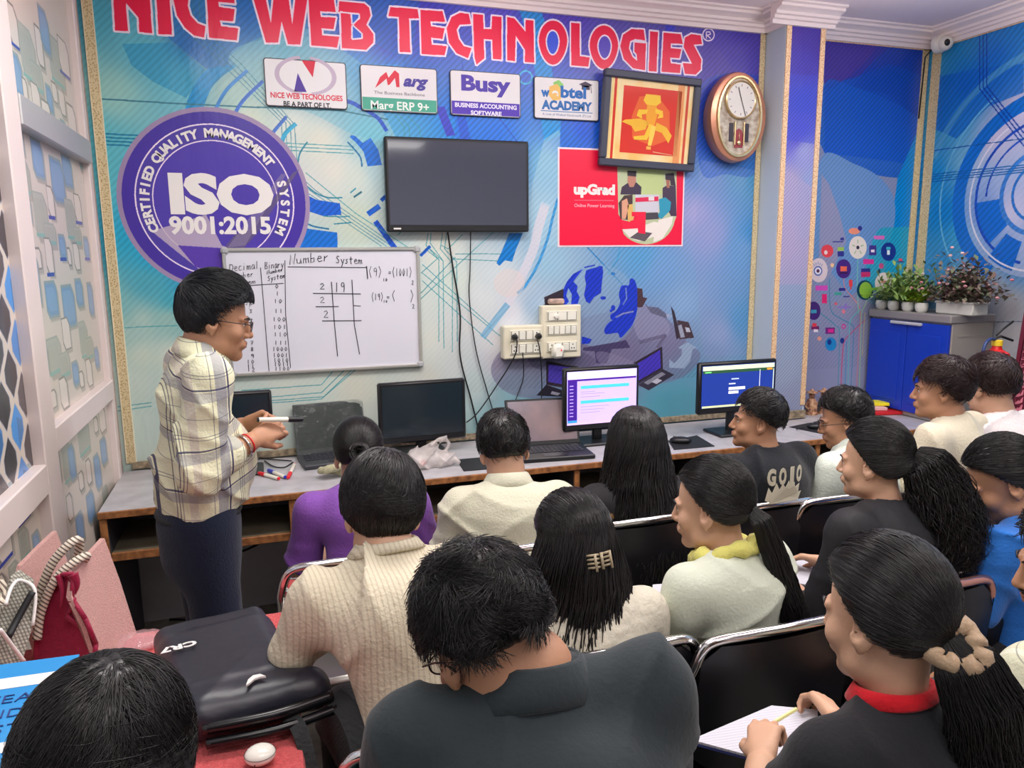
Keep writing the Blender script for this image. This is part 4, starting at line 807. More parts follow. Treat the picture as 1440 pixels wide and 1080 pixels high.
wire('mains_cable', 'thin cord looping from the socket box toward the open laptop', [W3(735,495,.07), W3(736,530,.02), W3(728,555,.02), W3(722,570,.1)], .0025)
wire('adapter_lead', 'short black lead running right from the switch box above the lit monitor', [W3(765,505,.03), W3(790,512,.03), W3(814,517,.03)], .003)
# ------------------------------------------------------------------ monitors
scr_dark = mat('monitor_dark_screen', (34,46,54), .15, spec=.6)
def monitor(label, tl, br, Y, yaw=0, screen=scr_dark, stand=True, group=None, off=.06):
    x0, x1, z0, z1 = rect_on_y(tl, br, Y); cx_ = (x0+x1)/2; W_, H_ = (x1-x0), z1-z0
    o_ = thing('computer_monitor', label, 'monitor', (cx_, Y+off, ZD), RAD(yaw), group)
    zb = z0-ZD
    MB().box((0, -off+.018, zb+H_/2), (W_, .034, H_), b=.008).build('bezel', blk, o_, smooth='auto')
    MB().box((0, -off-.0002, zb+H_/2+.008), (W_-.034, .003, H_-.05)).build('screen', screen, o_)
    MB().box((0, -off+.05, zb+H_/2), (W_*.5, .04, H_*.6), b=.015).build('rear_housing', blkm, o_)
    MB().box((0, 0, max(zb, .02)/2+.03), (.05, .022, zb+.09), b=.004).build('neck', blk, o_); MB().box((0, -.01, .008), (.24, .18, .014), b=.006).build('base', blk, o_)
    return o_, W_, H_, zb, off
def em(name, rgb, s=1.1): return mat(name, rgb, .5, emit=s)
monitor('dark monitor half hidden behind the standing teacher', (262,556), (386,622), 3.45)
monitor('large dark monitor between the film-wrapped laptop and the plastic bag', (530,540), (656,616), 3.5, yaw=2)
m1, W_, H_, zb, off = monitor('lit monitor showing a lilac web page with teal bars', (793,519), (898,599), 3.40, screen=em('screen_lilac', (196,178,250), .8))
def spr(o_, x0, x1, z0, z1, rgb, s=.8, lay=1): MB().bx(x0, x1, -off-.0022-.0003*lay, -off-.0017-.0003*lay, z0, z1).build('screen_item', em('scr_%d_%d_%d' % rgb, rgb, s), o_)
A, B = -W_/2+.02, W_/2-.02; Z0, Z1 = zb+.035, zb+H_-.02
spr(m1, A, B, Z1-.035, Z1, (225,220,245)); spr(m1, A, B, Z1-.045, Z1-.036, (70,20,140)); spr(m1, A, A+.05, Z0+.02, Z1-.045, (60,25,140)); spr(m1, A, A+.05, Z0+.01, Z0+.022, (50,150,230), lay=2); spr(m1, A+.07, B-.04, Z1-.085, Z1-.07, (70,195,215)); spr(m1, A+.07, B-.04, Z1-.16, Z1-.145, (70,195,215)); spr(m1, A, B, Z0, Z0+.006, (230,190,190), lay=3)
for k in range(10): spr(m1, A+.01, A+.03, Z1-.07-k*.017, Z1-.066-k*.017, (190,170,240), lay=2)
for zz in (.1, .11, .125, .175, .19, .205): spr(m1, A+.07, A+.15+.05*((zz*100) % 2), Z1-zz-.002, Z1-zz, (160,140,215))
m2, W_, H_, zb, off = monitor('lit monitor showing a dark blue page, beside the pillar', (984,511), (1090,575), 3.33, screen=em('screen_navy', (24,52,140), .8))
A, B = -W_/2+.02, W_/2-.02; Z0, Z1 = zb+.035, zb+H_-.02
spr(m2, A, B, Z1-.022, Z1, (225,235,190)); spr(m2, A, B, Z1-.038, Z1-.023, (40,80,50)); spr(m2, B-.045, B-.012, Z1-.035, Z1-.025, (240,150,50), lay=2); spr(m2, A+.012, A+.05, Z1-.034, Z1-.028, (120,220,130), lay=2); spr(m2, B-.09, B-.087, Z0+.02, Z1-.03, (230,235,240), lay=2); spr(m2, B-.006, B-.001, Z0+.02, Z1-.03, (200,215,190), lay=2)
spr(m2, -.045, .0, Z1-.075, Z1-.069, (200,210,230)); spr(m2, -.06, -.02, Z1-.1, Z1-.094, (220,225,240)); spr(m2, -.06, .04, Z1-.13, Z1-.115, (235,235,235)); spr(m2, -.06, .0, Z1-.15, Z1-.136, (235,235,235)); spr(m2, A, B, Z0, Z0+.01, (210,215,160), lay=2)
MB().tube([(-.02, -.06, .06), (-.03, -.12, .01), (.0, -.16, .012)], .003, 6).build('cable', cable_m, m2, smooth=True)
# ------------------------------------------------------------------ laptops
def laptop(label, c, yaw, W_, D_, H_, tilt, screen, wrap=None, base=blk):
    o_ = thing('laptop', label, 'laptop', (c[0], c[1], ZD), RAD(yaw))
    MB().box((0, 0, .012), (W_, D_, .02), b=.004).build('keyboard_base', base, o_)
    kb = MB()
    for r_ in range(5):
        for k in range(14): kb.box((-W_*.43+W_*.86*(k+.5)/14, D_*.36-r_*D_*.11, .0235), (W_*.052, D_*.085, .003))
    tag(kb.build('keys', mat('laptop_keys', (44,46,54), .5), o_), kind='stuff')
    MB().box((0, -D_*.3, .0225), (W_*.3, D_*.24, .001)).build('touchpad', mat('touchpad_black', (32,34,44), .3), o_)
    R = Matrix.Rotation(RAD(tilt), 3, 'X')
    def lidbox(cx_, cz_, w_, h_, y, t, nm, m, b=0):
        mb = MB().box((cx_, y, cz_), (w_, t, h_), b=b); mb.v = [tuple((R @ Vector(p))+Vector((0, D_/2, .02))) for p in mb.v]; return mb.build(nm, m, o_)
    lidbox(0, H_/2, W_, H_, .006, .01, 'lid', base, .003); lidbox(0, H_/2+.005, W_*.93, H_*.86, 0, .003, 'screen', screen)
    if wrap: lidbox(0, H_/2, W_*1.01, H_*1.02, -.006, .002, 'protective_film', wrap)
    return o_, lidbox
film_m = mat('crinkled_clear_film', (120,128,124), .08, trans=.0, alpha=.16, spec=1, bump=1.0, bscale=9)
laptop('dark laptop with shiny crinkled film over its screen, beside the markers', on_z(474, 645, ZD+.01), 6, .335, .22, .24, -14, mat('laptop_green_black', (34,42,40), .12, spec=.8), film_m, mat('laptop_grey', (48,50,56), .45))
lt = mat('laptop_glossy_screen', (150,128,128), .06, spec=1, coat=1, rgb2=(112,108,122), vscale=4)  # mottled pink-grey base colour stands in for reflections on the screen
laptop('open laptop with a glossy reflecting screen behind the boy in the cream polo shirt', on_z(775, 637, ZD+.01), -6, .37, .24, .235, -20, lt)
# ------------------------------------------------------------------ small things on the desk
def pad(label, q, m=blkm):
    P = [on_z(*p, ZD+.004) for p in q]; c0 = sum(P)/4; o_ = MB().add([tuple(p-c0) for p in P]+[tuple(p-c0-np.array([0, 0, .003])) for p in P], [(0, 1, 2, 3), (7, 6, 5, 4), (0, 4, 5, 1), (1, 5, 6, 2), (2, 6, 7, 3), (3, 7, 4, 0)]).build('mouse_pad', m); o_.location = c0; return tag(o_, label, 'mouse pad')
pad('black mouse pad between the plastic bag and the polo boy', [(652,662),(642,646),(700,641),(712,657)]); pad('black mouse pad under the black mouse', [(940,620),(948,632),(1005,627),(980,612)]); pad('black mouse pad near the young man with glasses', [(1110,600),(1158,610),(1190,600),(1150,592)])
def mouse(label, c, yaw):
    o_ = thing('computer_mouse', label, 'mouse', (c[0], c[1], ZD+.005), RAD(yaw)); MB().ell((0, 0, .012), (.03, .055, .02), 16, 10).build('shell', blk, o_, smooth=True); MB().box((0, .03, .031), (.006, .016, .008), b=.003).build('scroll_wheel', mat('grey_wheel', (120,120,125), .4), o_); MB().tube([(0, .05, .008), (-.01, .09, .004), (-.05, .13, .004)], .002, 6).build('cable', cable_m, o_); return o_
mouse('black mouse lying on a pad in front of the lit monitors', on_z(957, 621, ZD+.01), 60); mouse('grey-lit mouse beside the young man with glasses', on_z(1149, 601, ZD+.01), 70)
def marker(label, a, b_, capc, grp=None, z=ZD+.009, body=None, mid=None):
    A_ = np.array(a); B_ = np.array(b_); d = B_-A_; L = np.linalg.norm(d)
    o_ = thing('marker_pen', label, 'marker', tuple((A_+B_)/2), 0, grp); C_ = (A_+B_)/2; d = d/L
    loc = lambda t: tuple(A_+d*t*L-C_)
    MB().tube([loc(.32), loc(.36), loc(.97), loc(1)], [.0075, .008, .008, .006], 12).build('barrel', white_pl, o_, smooth='auto'); MB().tube([loc(0), loc(.05), loc(.34)], [.006, .0085, .009], 12).build('cap', capc, o_, smooth='auto'); MB().tube([loc(.985), loc(1.0), loc(1.03)], [.0078, .0078, .005], 10).build('end_plug', capc, o_); return o_
redp = mat('red_plastic', (225,40,52), .35); blup = mat('blue_plastic', (50,60,190), .35)
marker('red-capped marker lying leftmost beside the teacher', on_z(363,665,ZD+.009), on_z(392,673,ZD+.009), redp); marker('blue-capped marker lying between the two red ones', on_z(377,661,ZD+.009), on_z(401,671,ZD+.009), blup); marker('red-capped marker leaning closest to the dark laptop', on_z(405,672,ZD+.009), on_z(414,653,ZD+.012), redp)
k = 0
for pts in ([(372,648),(385,656),(400,657),(412,650)], [(345,640),(372,645),(410,648)], [(560,612),(600,618),(640,612)], [(620,600),(640,612),(660,616),(690,614)], [(700,600),(720,602),(745,608)], [(800,598),(790,612),(775,622)]):
    k += 1; wire('desk_cable', ('black cable curled beside the markers', 'cable lying behind the teacher\'s hand', 'cable lying under the big dark monitor', 'cable looping at the right of the dark monitor', 'cable on the desk behind the open laptop', 'cable between the laptop and the lit lilac monitor')[k-1], [on_z(x, y, ZD+.006) for x, y in pts], .003)
pb = on_z(797, 606, ZD+.02); tag(MB().box((pb[0], pb[1], ZD+.02), (.09, .05, .035), rz=.3, b=.008).build('power_brick', blkm), 'black power brick behind the open laptop', 'power adapter')
# ------------------------------------------------------------------ implicit-surface modelling of bodies, clothes, hands, bags
V3 = lambda *a: np.array(a, float)
class Sdf:
    def __init__(s, lo, hi, h):
        s.lo = np.array(lo, np.float32); s.h = h; n = np.ceil((np.array(hi)-s.lo)/h).astype(int)+1; s.n = n
        s.ax = [(s.lo[i]+np.arange(n[i])*h).astype(np.float32) for i in range(3)]
        s.d = np.full(tuple(n), .4, np.float32)
    def _sub(s, lo, hi):
        sl = []
        for i in range(3):
            a = int(max(0, math.floor((lo[i]-s.lo[i])/s.h))); b = int(min(s.n[i], math.ceil((hi[i]-s.lo[i])/s.h)+1))
            if b <= a: return None
            sl.append(slice(a, b))
        return tuple(sl), s.ax[0][sl[0]][:, None, None], s.ax[1][sl[1]][None, :, None], s.ax[2][sl[2]][None, None, :]
    def mix(s, fn, lo, hi, k, op='u'):
        m = max(k, 0)+4*s.h; r = s._sub(np.array(lo)-m, np.array(hi)+m)
        if r is None: return s
        sl, X, Y, Z = r; f = fn(X, Y, Z); d = s.d[sl]
        if op == 'u':
            if k > 0: h = np.clip(.5+.5*(d-f)/k, 0, 1); s.d[sl] = d*(1-h)+f*h-k*h*(1-h)
            else: s.d[sl] = np.minimum(d, f)
        elif op == 's':
            f = -f
            if k > 0: h = np.clip(.5-.5*(d-f)/k, 0, 1); s.d[sl] = d*(1-h)+f*h+k*h*(1-h)
            else: s.d[sl] = np.maximum(d, f)
        return s
    def cap(s, a, b, r1, r2=None, k=.02, op='u', nd=None, sq=1.0):
        """tapered capsule; nd/sq flattens the section along nd by factor sq (<1)"""
        a = np.array(a, float); b = np.array(b, float); r2 = r1 if r2 is None else r2; ba = b-a; L2 = float(ba@ba)+1e-12; R = max(r1, r2)
        def fn(X, Y, Z):
            px, py, pz = X-a[0], Y-a[1], Z-a[2]
            t = np.clip((px*ba[0]+py*ba[1]+pz*ba[2])/L2, 0, 1)
            qx, qy, qz = px-t*ba[0], py-t*ba[1], pz-t*ba[2]
            r = r1+(r2-r1)*t
            if nd is None: return np.sqrt(qx*qx+qy*qy+qz*qz)-r
            q = (qx*nd[0]+qy*nd[1]+qz*nd[2])*(1/sq-1)
            qx, qy, qz = qx+q*nd[0], qy+q*nd[1], qz+q*nd[2]
            return (np.sqrt(qx*qx+qy*qy+qz*qz)-r)*(.5+.5*sq)
        return s.mix(fn, np.minimum(a, b)-R, np.maximum(a, b)+R, k, op)
    def ell(s, c, r, R=None, k=.02, op='u'):
        c = np.array(c, float); r = np.array(r, float); A = np.eye(3) if R is None else np.array(R, float).T; m = r.max() if R is not None else r
        def fn(X, Y, Z):
            px, py, pz = X-c[0], Y-c[1], Z-c[2]
            q = [(A[i, 0]*px+A[i, 1]*py+A[i, 2]*pz) for i in range(3)]
            k0 = np.sqrt(sum((q[i]/r[i])**2 for i in range(3))); k1 = np.sqrt(sum((q[i]/r[i]**2)**2 for i in range(3)))+1e-9
            return (k0*(k0-1)/k1).astype(np.float32)
        return s.mix(fn, c-m, c+m, k, op)
    def rbox(s, c, hf, R, r=.02, k=.01, op='u'):
        c = np.array(c, float); A = np.array(R, float).T; m = float(np.linalg.norm(hf))
        def fn(X, Y, Z):
            px, py, pz = X-c[0], Y-c[1], Z-c[2]
            q = [np.abs(A[i, 0]*px+A[i, 1]*py+A[i, 2]*pz)-(hf[i]-r) for i in range(3)]
            return (np.sqrt(sum(np.maximum(v, 0)**2 for v in q))+np.minimum(np.maximum(np.maximum(q[0], q[1]), q[2]), 0)-r).astype(np.float32)
        return s.mix(fn, c-m, c+m, k, op)
    def plane(s, p, n, k=.0):
        """remove what lies on the +n side of p"""
        p = np.array(p, float); n = np.array(n, float); n = n/np.linalg.norm(n)
        f = (s.ax[0][:, None, None]-p[0])*n[0]+(s.ax[1][None, :, None]-p[1])*n[1]+(s.ax[2][None, None, :]-p[2])*n[2]
        s.d = np.maximum(s.d, f.astype(np.float32)); return s
    def warp(s, fn):
        m = np.abs(s.d) < .05
        i, j, k = np.nonzero(m); s.d[m] += fn(s.ax[0][i], s.ax[1][j], s.ax[2][k]).astype(np.float32); return s
    def mesh(s):
        d = s.d; d = d.copy(); d[0] = d[-1] = .1; d[:, 0] = d[:, -1] = .1; d[:, :, 0] = d[:, :, -1] = .1
        S = d < 0; nx, ny, nz = d.shape
        cnt = np.zeros((nx-1, ny-1, nz-1), np.int8)
        for a in (0, 1):
            for b in (0, 1):
                for c in (0, 1): cnt += S[a:nx-1+a, b:ny-1+b, c:nz-1+c]
        act = (cnt > 0) & (cnt < 8); I = np.argwhere(act); idx = -np.ones(act.shape, np.int64); idx[act] = np.arange(len(I))
        P = np.zeros((len(I), 3)); C = np.zeros(len(I))
        cor = [np.array(q) for q in ((0,0,0),(1,0,0),(0,1,0),(1,1,0),(0,0,1),(1,0,1),(0,1,1),(1,1,1))]
        dv = [d[I[:, 0]+q[0], I[:, 1]+q[1], I[:, 2]+q[2]].astype(float) for q in cor]
        for a, b in ((0,1),(2,3),(4,5),(6,7),(0,2),(1,3),(4,6),(5,7),(0,4),(1,5),(2,6),(3,7)):
            m = (dv[a] < 0) != (dv[b] < 0)
            t = np.where(m, dv[a]/(dv[a]-dv[b]+1e-20), 0)
            P += np.where(m[:, None], cor[a]+(cor[b]-cor[a])*t[:, None], 0); C += m
        P = (P/C[:, None]+I)*s.h+s.lo
        Q = []
        for ax in range(3):
            o1, o2 = (ax+1) % 3, (ax+2) % 3
            A = S; sl0 = [slice(1, -1)]*3; sl1 = [slice(1, -1)]*3; sl0[ax] = slice(0, -1); sl1[ax] = slice(1, None)
            a0, a1 = A[tuple(sl0)], A[tuple(sl1)]
            for sgn in (0, 1):
                e = np.argwhere((a0 & ~a1) if sgn == 0 else (~a0 & a1))
                if len(e) == 0: continue
                base = e.copy(); base[:, o1] += 1; base[:, o2] += 1
                def cell(u, v):
                    q = base.copy(); q[:, o1] -= u; q[:, o2] -= v; return idx[q[:, 0], q[:, 1], q[:, 2]]
                f = np.stack([cell(1, 1), cell(0, 1), cell(0, 0), cell(1, 0)], 1)
                Q.append(f if sgn == 0 else f[:, ::-1])
        Q = np.concatenate(Q) if Q else np.zeros((0, 4), int)
        Q = Q[(Q >= 0).all(1)]
        return P, Q
def mesh_np(name, parts, m, parent=None, world=True, smooth=True):
    """parts: list of (verts, faces) arrays, faces all quads or all tris; optional material index as third"""
    me = bpy.data.meshes.new(name); off = 0; V = []; loops = []; tot = []; mi = []
    for p in parts:
        v, f = p[0], np.asarray(p[1], np.int64)
        V.append(v); loops.append((f+off).ravel()); tot += [f.shape[1]]*len(f); mi += [p[2] if len(p) > 2 else 0]*len(f); off += len(v)
    V = np.concatenate(V).astype(np.float32); lp = np.concatenate(loops).astype(np.int32); tot = np.array(tot, np.int32)
    me.vertices.add(len(V)); me.vertices.foreach_set('co', V.ravel()); me.loops.add(len(lp)); me.loops.foreach_set('vertex_index', lp)
    me.polygons.add(len(tot)); st = np.concatenate([[0], np.cumsum(tot)[:-1]]).astype(np.int32); me.polygons.foreach_set('loop_start', st); me.polygons.foreach_set('loop_total', tot)
    if any(mi): me.polygons.foreach_set('material_index', np.array(mi, np.int32))
    me.polygons.foreach_set('use_smooth', np.full(len(tot), smooth)); me.update(calc_edges=True); me.validate()
    return link_mesh(name, me, m, parent, world)
def strands(keys, r, seg=3, M=None, taper=.35, sides=3):
    """N x K x 3 key points -> one tube mesh"""
    N, K, _ = keys.shape; keys = keys.astype(float)
    pts = []
    for i in range(K-1):
        p0 = keys[:, max(i-1, 0)]; p1 = keys[:, i]; p2 = keys[:, i+1]; p3 = keys[:, min(i+2, K-1)]
        for q in range(seg):
            t = q/seg; pts.append(.5*((2*p1)+(-p0+p2)*t+(2*p0-5*p1+4*p2-p3)*t*t+(-p0+3*p1-3*p2+p3)*t**3))
    pts.append(keys[:, -1]); P = np.stack(pts, 1); L = P.shape[1]
    T = np.gradient(P, axis=1); T /= np.linalg.norm(T, axis=2, keepdims=True)+1e-9
    ref = np.array([.31, .52, .79]); U = np.cross(T, ref); U /= np.linalg.norm(U, axis=2, keepdims=True)+1e-9; W = np.cross(T, U)
    tt = np.linspace(0, 1, L); rad = np.asarray(r).reshape(-1, 1)*np.ones((N, 1))*(np.where(tt < .6, 1, 1-(tt-.6)/.4*(1-taper)))[None, :]*(.55+.45*np.minimum(1, tt*6))[None, :]
    rings = []
    for k in range(sides):
        a = 2*math.pi*k/sides; rings.append(P+(U*math.cos(a)+W*math.sin(a))*rad[..., None])
    V = np.stack(rings, 2).reshape(-1, 3)
    n = np.arange(N)[:, None, None]; l = np.arange(L-1)[None, :, None]; k = np.arange(sides)[None, None, :]; k2 = (k+1) % sides
    a = (n*L+l)*sides+k; b = (n*L+l)*sides+k2; c = (n*L+l+1)*sides+k2; d = (n*L+l+1)*sides+k
    return V, np.stack([a, b, c, d], -1).reshape(-1, 4)
def rotm(yaw=0, pitch=0, roll=0):
    """columns = right, forward, up of a head/body facing +y; yaw ccw (deg), pitch down positive, roll to the right positive"""
    return np.array(Matrix.Rotation(RAD(yaw), 3, 'Z') @ Matrix.Rotation(RAD(-pitch), 3, 'X') @ Matrix.Rotation(RAD(roll), 3, 'Y'))
# head constants (metres, head frame: x right, y forward, z up)
SC = V3(0, -.012, .032); SR = V3(.0795, .098, .0945)
def unit(v): return v/(np.linalg.norm(v, axis=-1, keepdims=True)+1e-9)
def hairline(u, hl):
    y = u[..., 1]; z = u[..., 2]
    th = np.interp(y, [-1, -.7, -.35, -.05, .15, .35, .6, .85], hl)
    return z > th
HL_SHORT = [-.62, -.62, -.6, -.32, -.05, .15, .42, .5]
HL_LONG = [-.7, -.7, -.68, -.42, -.1, .2, .48, .6]
class Head:
    def __init__(s, top, yaw, pitch, roll, sc_):
        s.R = rotm(yaw, pitch, roll); s.s = sc_; s.o = np.array(top)-s.R@V3(0, -.01, .135)*sc_*.5-V3(0, 0, .135)*sc_*.5
    def w(s, p): return (np.asarray(p, float)*s.s)@s.R.T+s.o
def add_head(g, H, ears=True, fem=False):
    s = H.s; R = H.R; w = H.w; E = lambda c, r, k=.012, op='u', Q=None: g.ell(w(c), np.array(r)*s, R if Q is None else R@Q, k*s, op)
    E((0, -.012, .035), (.073, .092, .082)); E((0, .022, -.028), (.060 if fem else .063, .068, .086), .02); E((0, .045, -.078), (.040 if fem else .046, .036, .030), .02)
    g.cap(w((0, .082, -.094)), w((0, .078, -.098)), .014*s, k=.02*s)
    for q in (-1, 1):
        E((q*.040, .060, -.026), (.022, .02, .022), .02); E((q*.045, .02, -.07), (.018, .03, .022), .02)
        E((q*.031, .095, .004), (.015, .014, .011), .010, 's'); E((q*.030, .071, .003), (.0145, .0115, .0125), .004)
        g.cap(w((q*.012, .089, .021)), w((q*.045, .073, .019)), .007*s, .005*s, k=.012*s)
    g.cap(w((0, .089, .010)), w((0, .106, -.026)), .0065*s, .0105*s, k=.010*s)
    for q in (-1, 1): g.cap(w((q*.009, .093, -.031)), w((q*.011, .098, -.031)), .0065*s, k=.005*s)
    E((0, .088, -.058), (.024, .014, .014), .012)
    g.cap(w((-.019, .086, -.0525)), w((0, .0965, -.0515)), .004*s, .0055*s, k=.004*s); g.cap(w((.019, .086, -.0525)), w((0, .0965, -.0515)), .004*s, .0055*s, k=.004*s); g.cap(w((-.016, .086, -.063)), w((.016, .086, -.063)), .0055*s, k=.004*s); g.cap(w((0, .093, -.063)), w((0, .092, -.064)), .006*s, k=.006*s)
    if ears:
        for q in (-1, 1):
            Q = np.array(Matrix.Rotation(RAD(-q*22), 3, 'Z') @ Matrix.Rotation(RAD(8), 3, 'X'))
            E((q*.076, -.010, -.004), (.009, .020, .032), .005, 'u', Q); E((q*.083, -.005, .002), (.007, .012, .018), .004, 's', Q)
            g.cap(w((q*.074, -.002, -.036)), w((q*.076, -.002, -.030)), .006*s, k=.005*s)
def face_bits(H, par, skin, brow=True, lips=(150,80,75)):
    R3 = Matrix([list(r) for r in H.R]); s = H.s
    for q in (-1, 1):
        MB().ell(H.w((q*.030, .0735, .003)), (.0108*s, .0112*s, .0105*s), 14, 10, R3).build('eye', mat('eye_white', (225,218,212), .2), par, smooth=True, world=True)
        MB().ell(H.w((q*.030, .0832, .003)), (.0048*s, .0025*s, .0048*s), 12, 6, R3).build('iris', mat('dark_iris', (30,18,14), .15), par, smooth=True, world=True)
        MB().tube([H.w(p) for p in ((q*.012, .0965, .021), (q*.028, .0905, .026), (q*.045, .0780, .021))], [.0022*s, .003*s, .0012*s], 6).build('eyebrow', hair_m, par, smooth=True, world=True)
        MB().tube([H.w(p) for p in ((q*.020, .0835, .006), (q*.030, .0855, .0115), (q*.041, .0785, .006))], .0012*s, 5).build('eyelid', mat('eyelash_brown', (40,26,22), .6), par, smooth=True, world=True)
    MB().tube([H.w(p) for p in ((-.021, .0865, -.0555), (-.009, .0985, -.053), (0, .1000, -.0545), (.009, .0985, -.053), (.021, .0865, -.0555))], [.001*s, .0038*s, .0032*s, .0038*s, .001*s], 6).tube([H.w(p) for p in ((-.018, .0865, -.059), (0, .0985, -.0625), (.018, .0865, -.059))], [.001*s, .0048*s, .001*s], 6).build('lips', mat('lips_%d' % lips[0], lips, .45), par, smooth=True, world=True)
hair_m = mat('black_hair', (22,19,20), .38, spec=.55); hair_b = mat('dark_brown_hair', (44,26,26), .4, spec=.5); hair_a = mat('blue_black_hair', (14,17,24), .38, spec=.5)
rng = np.random.default_rng(7)
def scalp_cap(H, hl, vol=(.0, .0), noise=.003, vfn=None):
    """closed-looking shell over the scalp; thickness fades at the hairline"""
    nu, nv = 72, 48
    th = np.linspace(0, 2*np.pi, nu, endpoint=False); ph = np.linspace(0, np.pi*.86, nv)
    T, Ph = np.meshgrid(th, ph); u = np.stack([np.sin(Ph)*np.sin(T), np.sin(Ph)*np.cos(T), np.cos(Ph)], -1)
    y = u[..., 1]; z = u[..., 2]; thr = np.interp(y, [-1, -.7, -.35, -.05, .15, .35, .6, .85], hl)
    m = np.clip((z-thr)/.16+.35, -1, 1)
    q = vol[0]+vol[1]*np.clip(z, 0, 1)
    if vfn is not None: q = q+vfn(u)
    off = np.where(m > 0, q*np.clip(m*1.3, 0, 1)**.6, -.02)+noise*(np.sin(u[..., 0]*31+u[..., 2]*17)*np.sin(u[..., 1]*23+u[..., 2]*9))*(m > 0)-.0015
    P = H.w(SC+u*(SR+off[..., None]))
    i = np.arange(nv-1)[:, None]; j = np.arange(nu)[None, :]; j2 = (j+1) % nu
    f = np.stack([i*nu+j, (i+1)*nu+j, (i+1)*nu+j2, i*nu+j2], -1).reshape(-1, 4)
    ok = (m.ravel()[f] > -.3).any(1)
    return P.reshape(-1, 3), f[ok]
def rand_scalp(n, hl):
    out = []
    while sum(len(o) for o in out) < n:
        u = unit(rng.normal(size=(n*2, 3))); out.append(u[hairline(u, hl)])
    return np.concatenate(out)[:n]
def hair_short(H, hl=HL_SHORT, crown=(.1, -.55, .8), N=1500, L=.05, lift=.012, vol=(.006, .012), r=.0012, mess=.35, fringe=0, vfn=None):
    parts = [scalp_cap(H, hl, vol, .002, vfn)]
    u = rand_scalp(N, hl); c = unit(V3(*crown)); K = 5; pts = []
    L_ = L*(.6+.8*rng.random((N, 1)))*np.where(u[:, 2:3] < 0, .55, 1); ph0 = rng.random(9)*6.28; jit = rng.normal(size=(N, 3))*mess*.35+mess*1.1*np.stack([np.sin(u[:, 1]*7+ph0[0]+2*np.sin(u[:, 2]*6+ph0[1])), np.sin(u[:, 2]*8+ph0[2]+2*np.sin(u[:, 0]*6+ph0[3])), np.sin(u[:, 0]*7+ph0[4]+2*np.sin(u[:, 1]*5+ph0[5]))], 1)
    for k in range(K):
        f = k/(K-1)
        q = vol[0]+vol[1]*np.clip(u[:, 2:3], 0, 1)
        if vfn is not None: q = q+vfn(u)[:, None]
        pts.append(SC+u*(SR+q-.001+lift*f*(.4+np.abs(jit[:, :1]))+(.001 if k else -.002)))
        t = u*0+unit(u-c*(u@c)[:, None]+jit*(.6+.4*f))+V3(0, fringe, 0)*np.clip(u[:, 1:2]+.3, 0, 1)*np.clip(u[:, 2:3], 0, 1)
        t = t-u*(t*u).sum(1, keepdims=True); u = unit(u+unit(t)*L_/(K-1)/.09)
    kk = np.stack(pts, 1)
    parts.append(strands(H.w(kk.reshape(-1, 3)).reshape(kk.shape), r*H.s*(.7+.6*rng.random(N)), 2))
    return parts
def hair_back(H, tie, hl=HL_LONG, N=3000, vol=(.006, .006), r=.0006, puff=.003):
    """hair combed from the hairline back to the tie direction"""
    parts = [scalp_cap(H, hl, vol, .0015)]
    u0 = rand_scalp(N, hl); ut = unit(V3(*tie)); K = 6; pts = []
    om = np.arccos(np.clip(u0@ut, -1, 1))[:, None]; wv = rng.normal(size=(N, 3))*.022+.035*np.stack([np.sin(u0[:, 1]*9+1), np.sin(u0[:, 0]*8+2), np.sin(u0[:, 0]*7+u0[:, 1]*6)], 1)
    for k in range(K):
        f = k/(K-1); s0 = np.sin((1-f)*om)/np.sin(om+1e-6); s1 = np.sin(f*om)/np.sin(om+1e-6)
        u = unit(u0*s0+ut*s1+wv*math.sin(f*math.pi))
        pts.append(SC+u*(SR+vol[0]+vol[1]*np.clip(u[:, 2:3], 0, 1)+puff*rng.random((N, 1))*math.sin(f*math.pi)+.0005))
    kk = np.stack(pts, 1); parts.append(strands(H.w(kk.reshape(-1, 3)).reshape(kk.shape), r*H.s*(.7+.6*rng.random(N)), 2)); return parts
def tail(path, width, N=260, r=.0022, curl=0, freq=9, clump=.25, flat=None):
    """loose lock following world-space path; width per key"""
    P = np.array(path, float); K = len(P); a = rng.random(N)*2*np.pi; q = np.sqrt(rng.random(N)); ph = rng.random(N)*6.28; ph2 = rng.random(N)*6.28
    F_ = V3(1, 1, 1) if flat is None else V3(*flat)
    T = np.gradient(P, axis=0); T = unit(T); up = V3(0.2, .9, .1); A = unit(np.cross(T, up)); B = np.cross(T, A)
    D = int(max(1, curl*120))
    if curl: 
        t0 = np.linspace(0, K-1, K*3-2); Pn = np.stack([np.interp(t0, range(K), P[:, i]) for i in range(3)], 1); wn = np.interp(t0, range(K), width); An = unit(np.stack([np.interp(t0, range(K), A[:, i]) for i in range(3)], 1)); Bn = unit(np.stack([np.interp(t0, range(K), B[:, i]) for i in range(3)], 1)); P, A, B = Pn, An, Bn; width = wn; K = len(P)
    keys = []
    for k in range(K):
        f = k/(K-1); w_ = width[k]; c = (1-clump*f*rng.random(N))
        o = A[k][None]*(np.cos(a)*q*w_*c+curl*f*np.sin(freq*f*6.28/3+ph))[:, None]*F_+B[k][None]*(np.sin(a)*q*w_*.6*c+curl*f*np.cos(freq*f*6.28/3+ph2))[:, None]*F_
        e = V3(0, 0, 1)*(rng.random(N)*.06*(f**3))[:, None]
        keys.append(P[k][None]+o+e)
    return strands(np.stack(keys, 1), r*(.6+.8*rng.random(N)), 2, taper=.2)
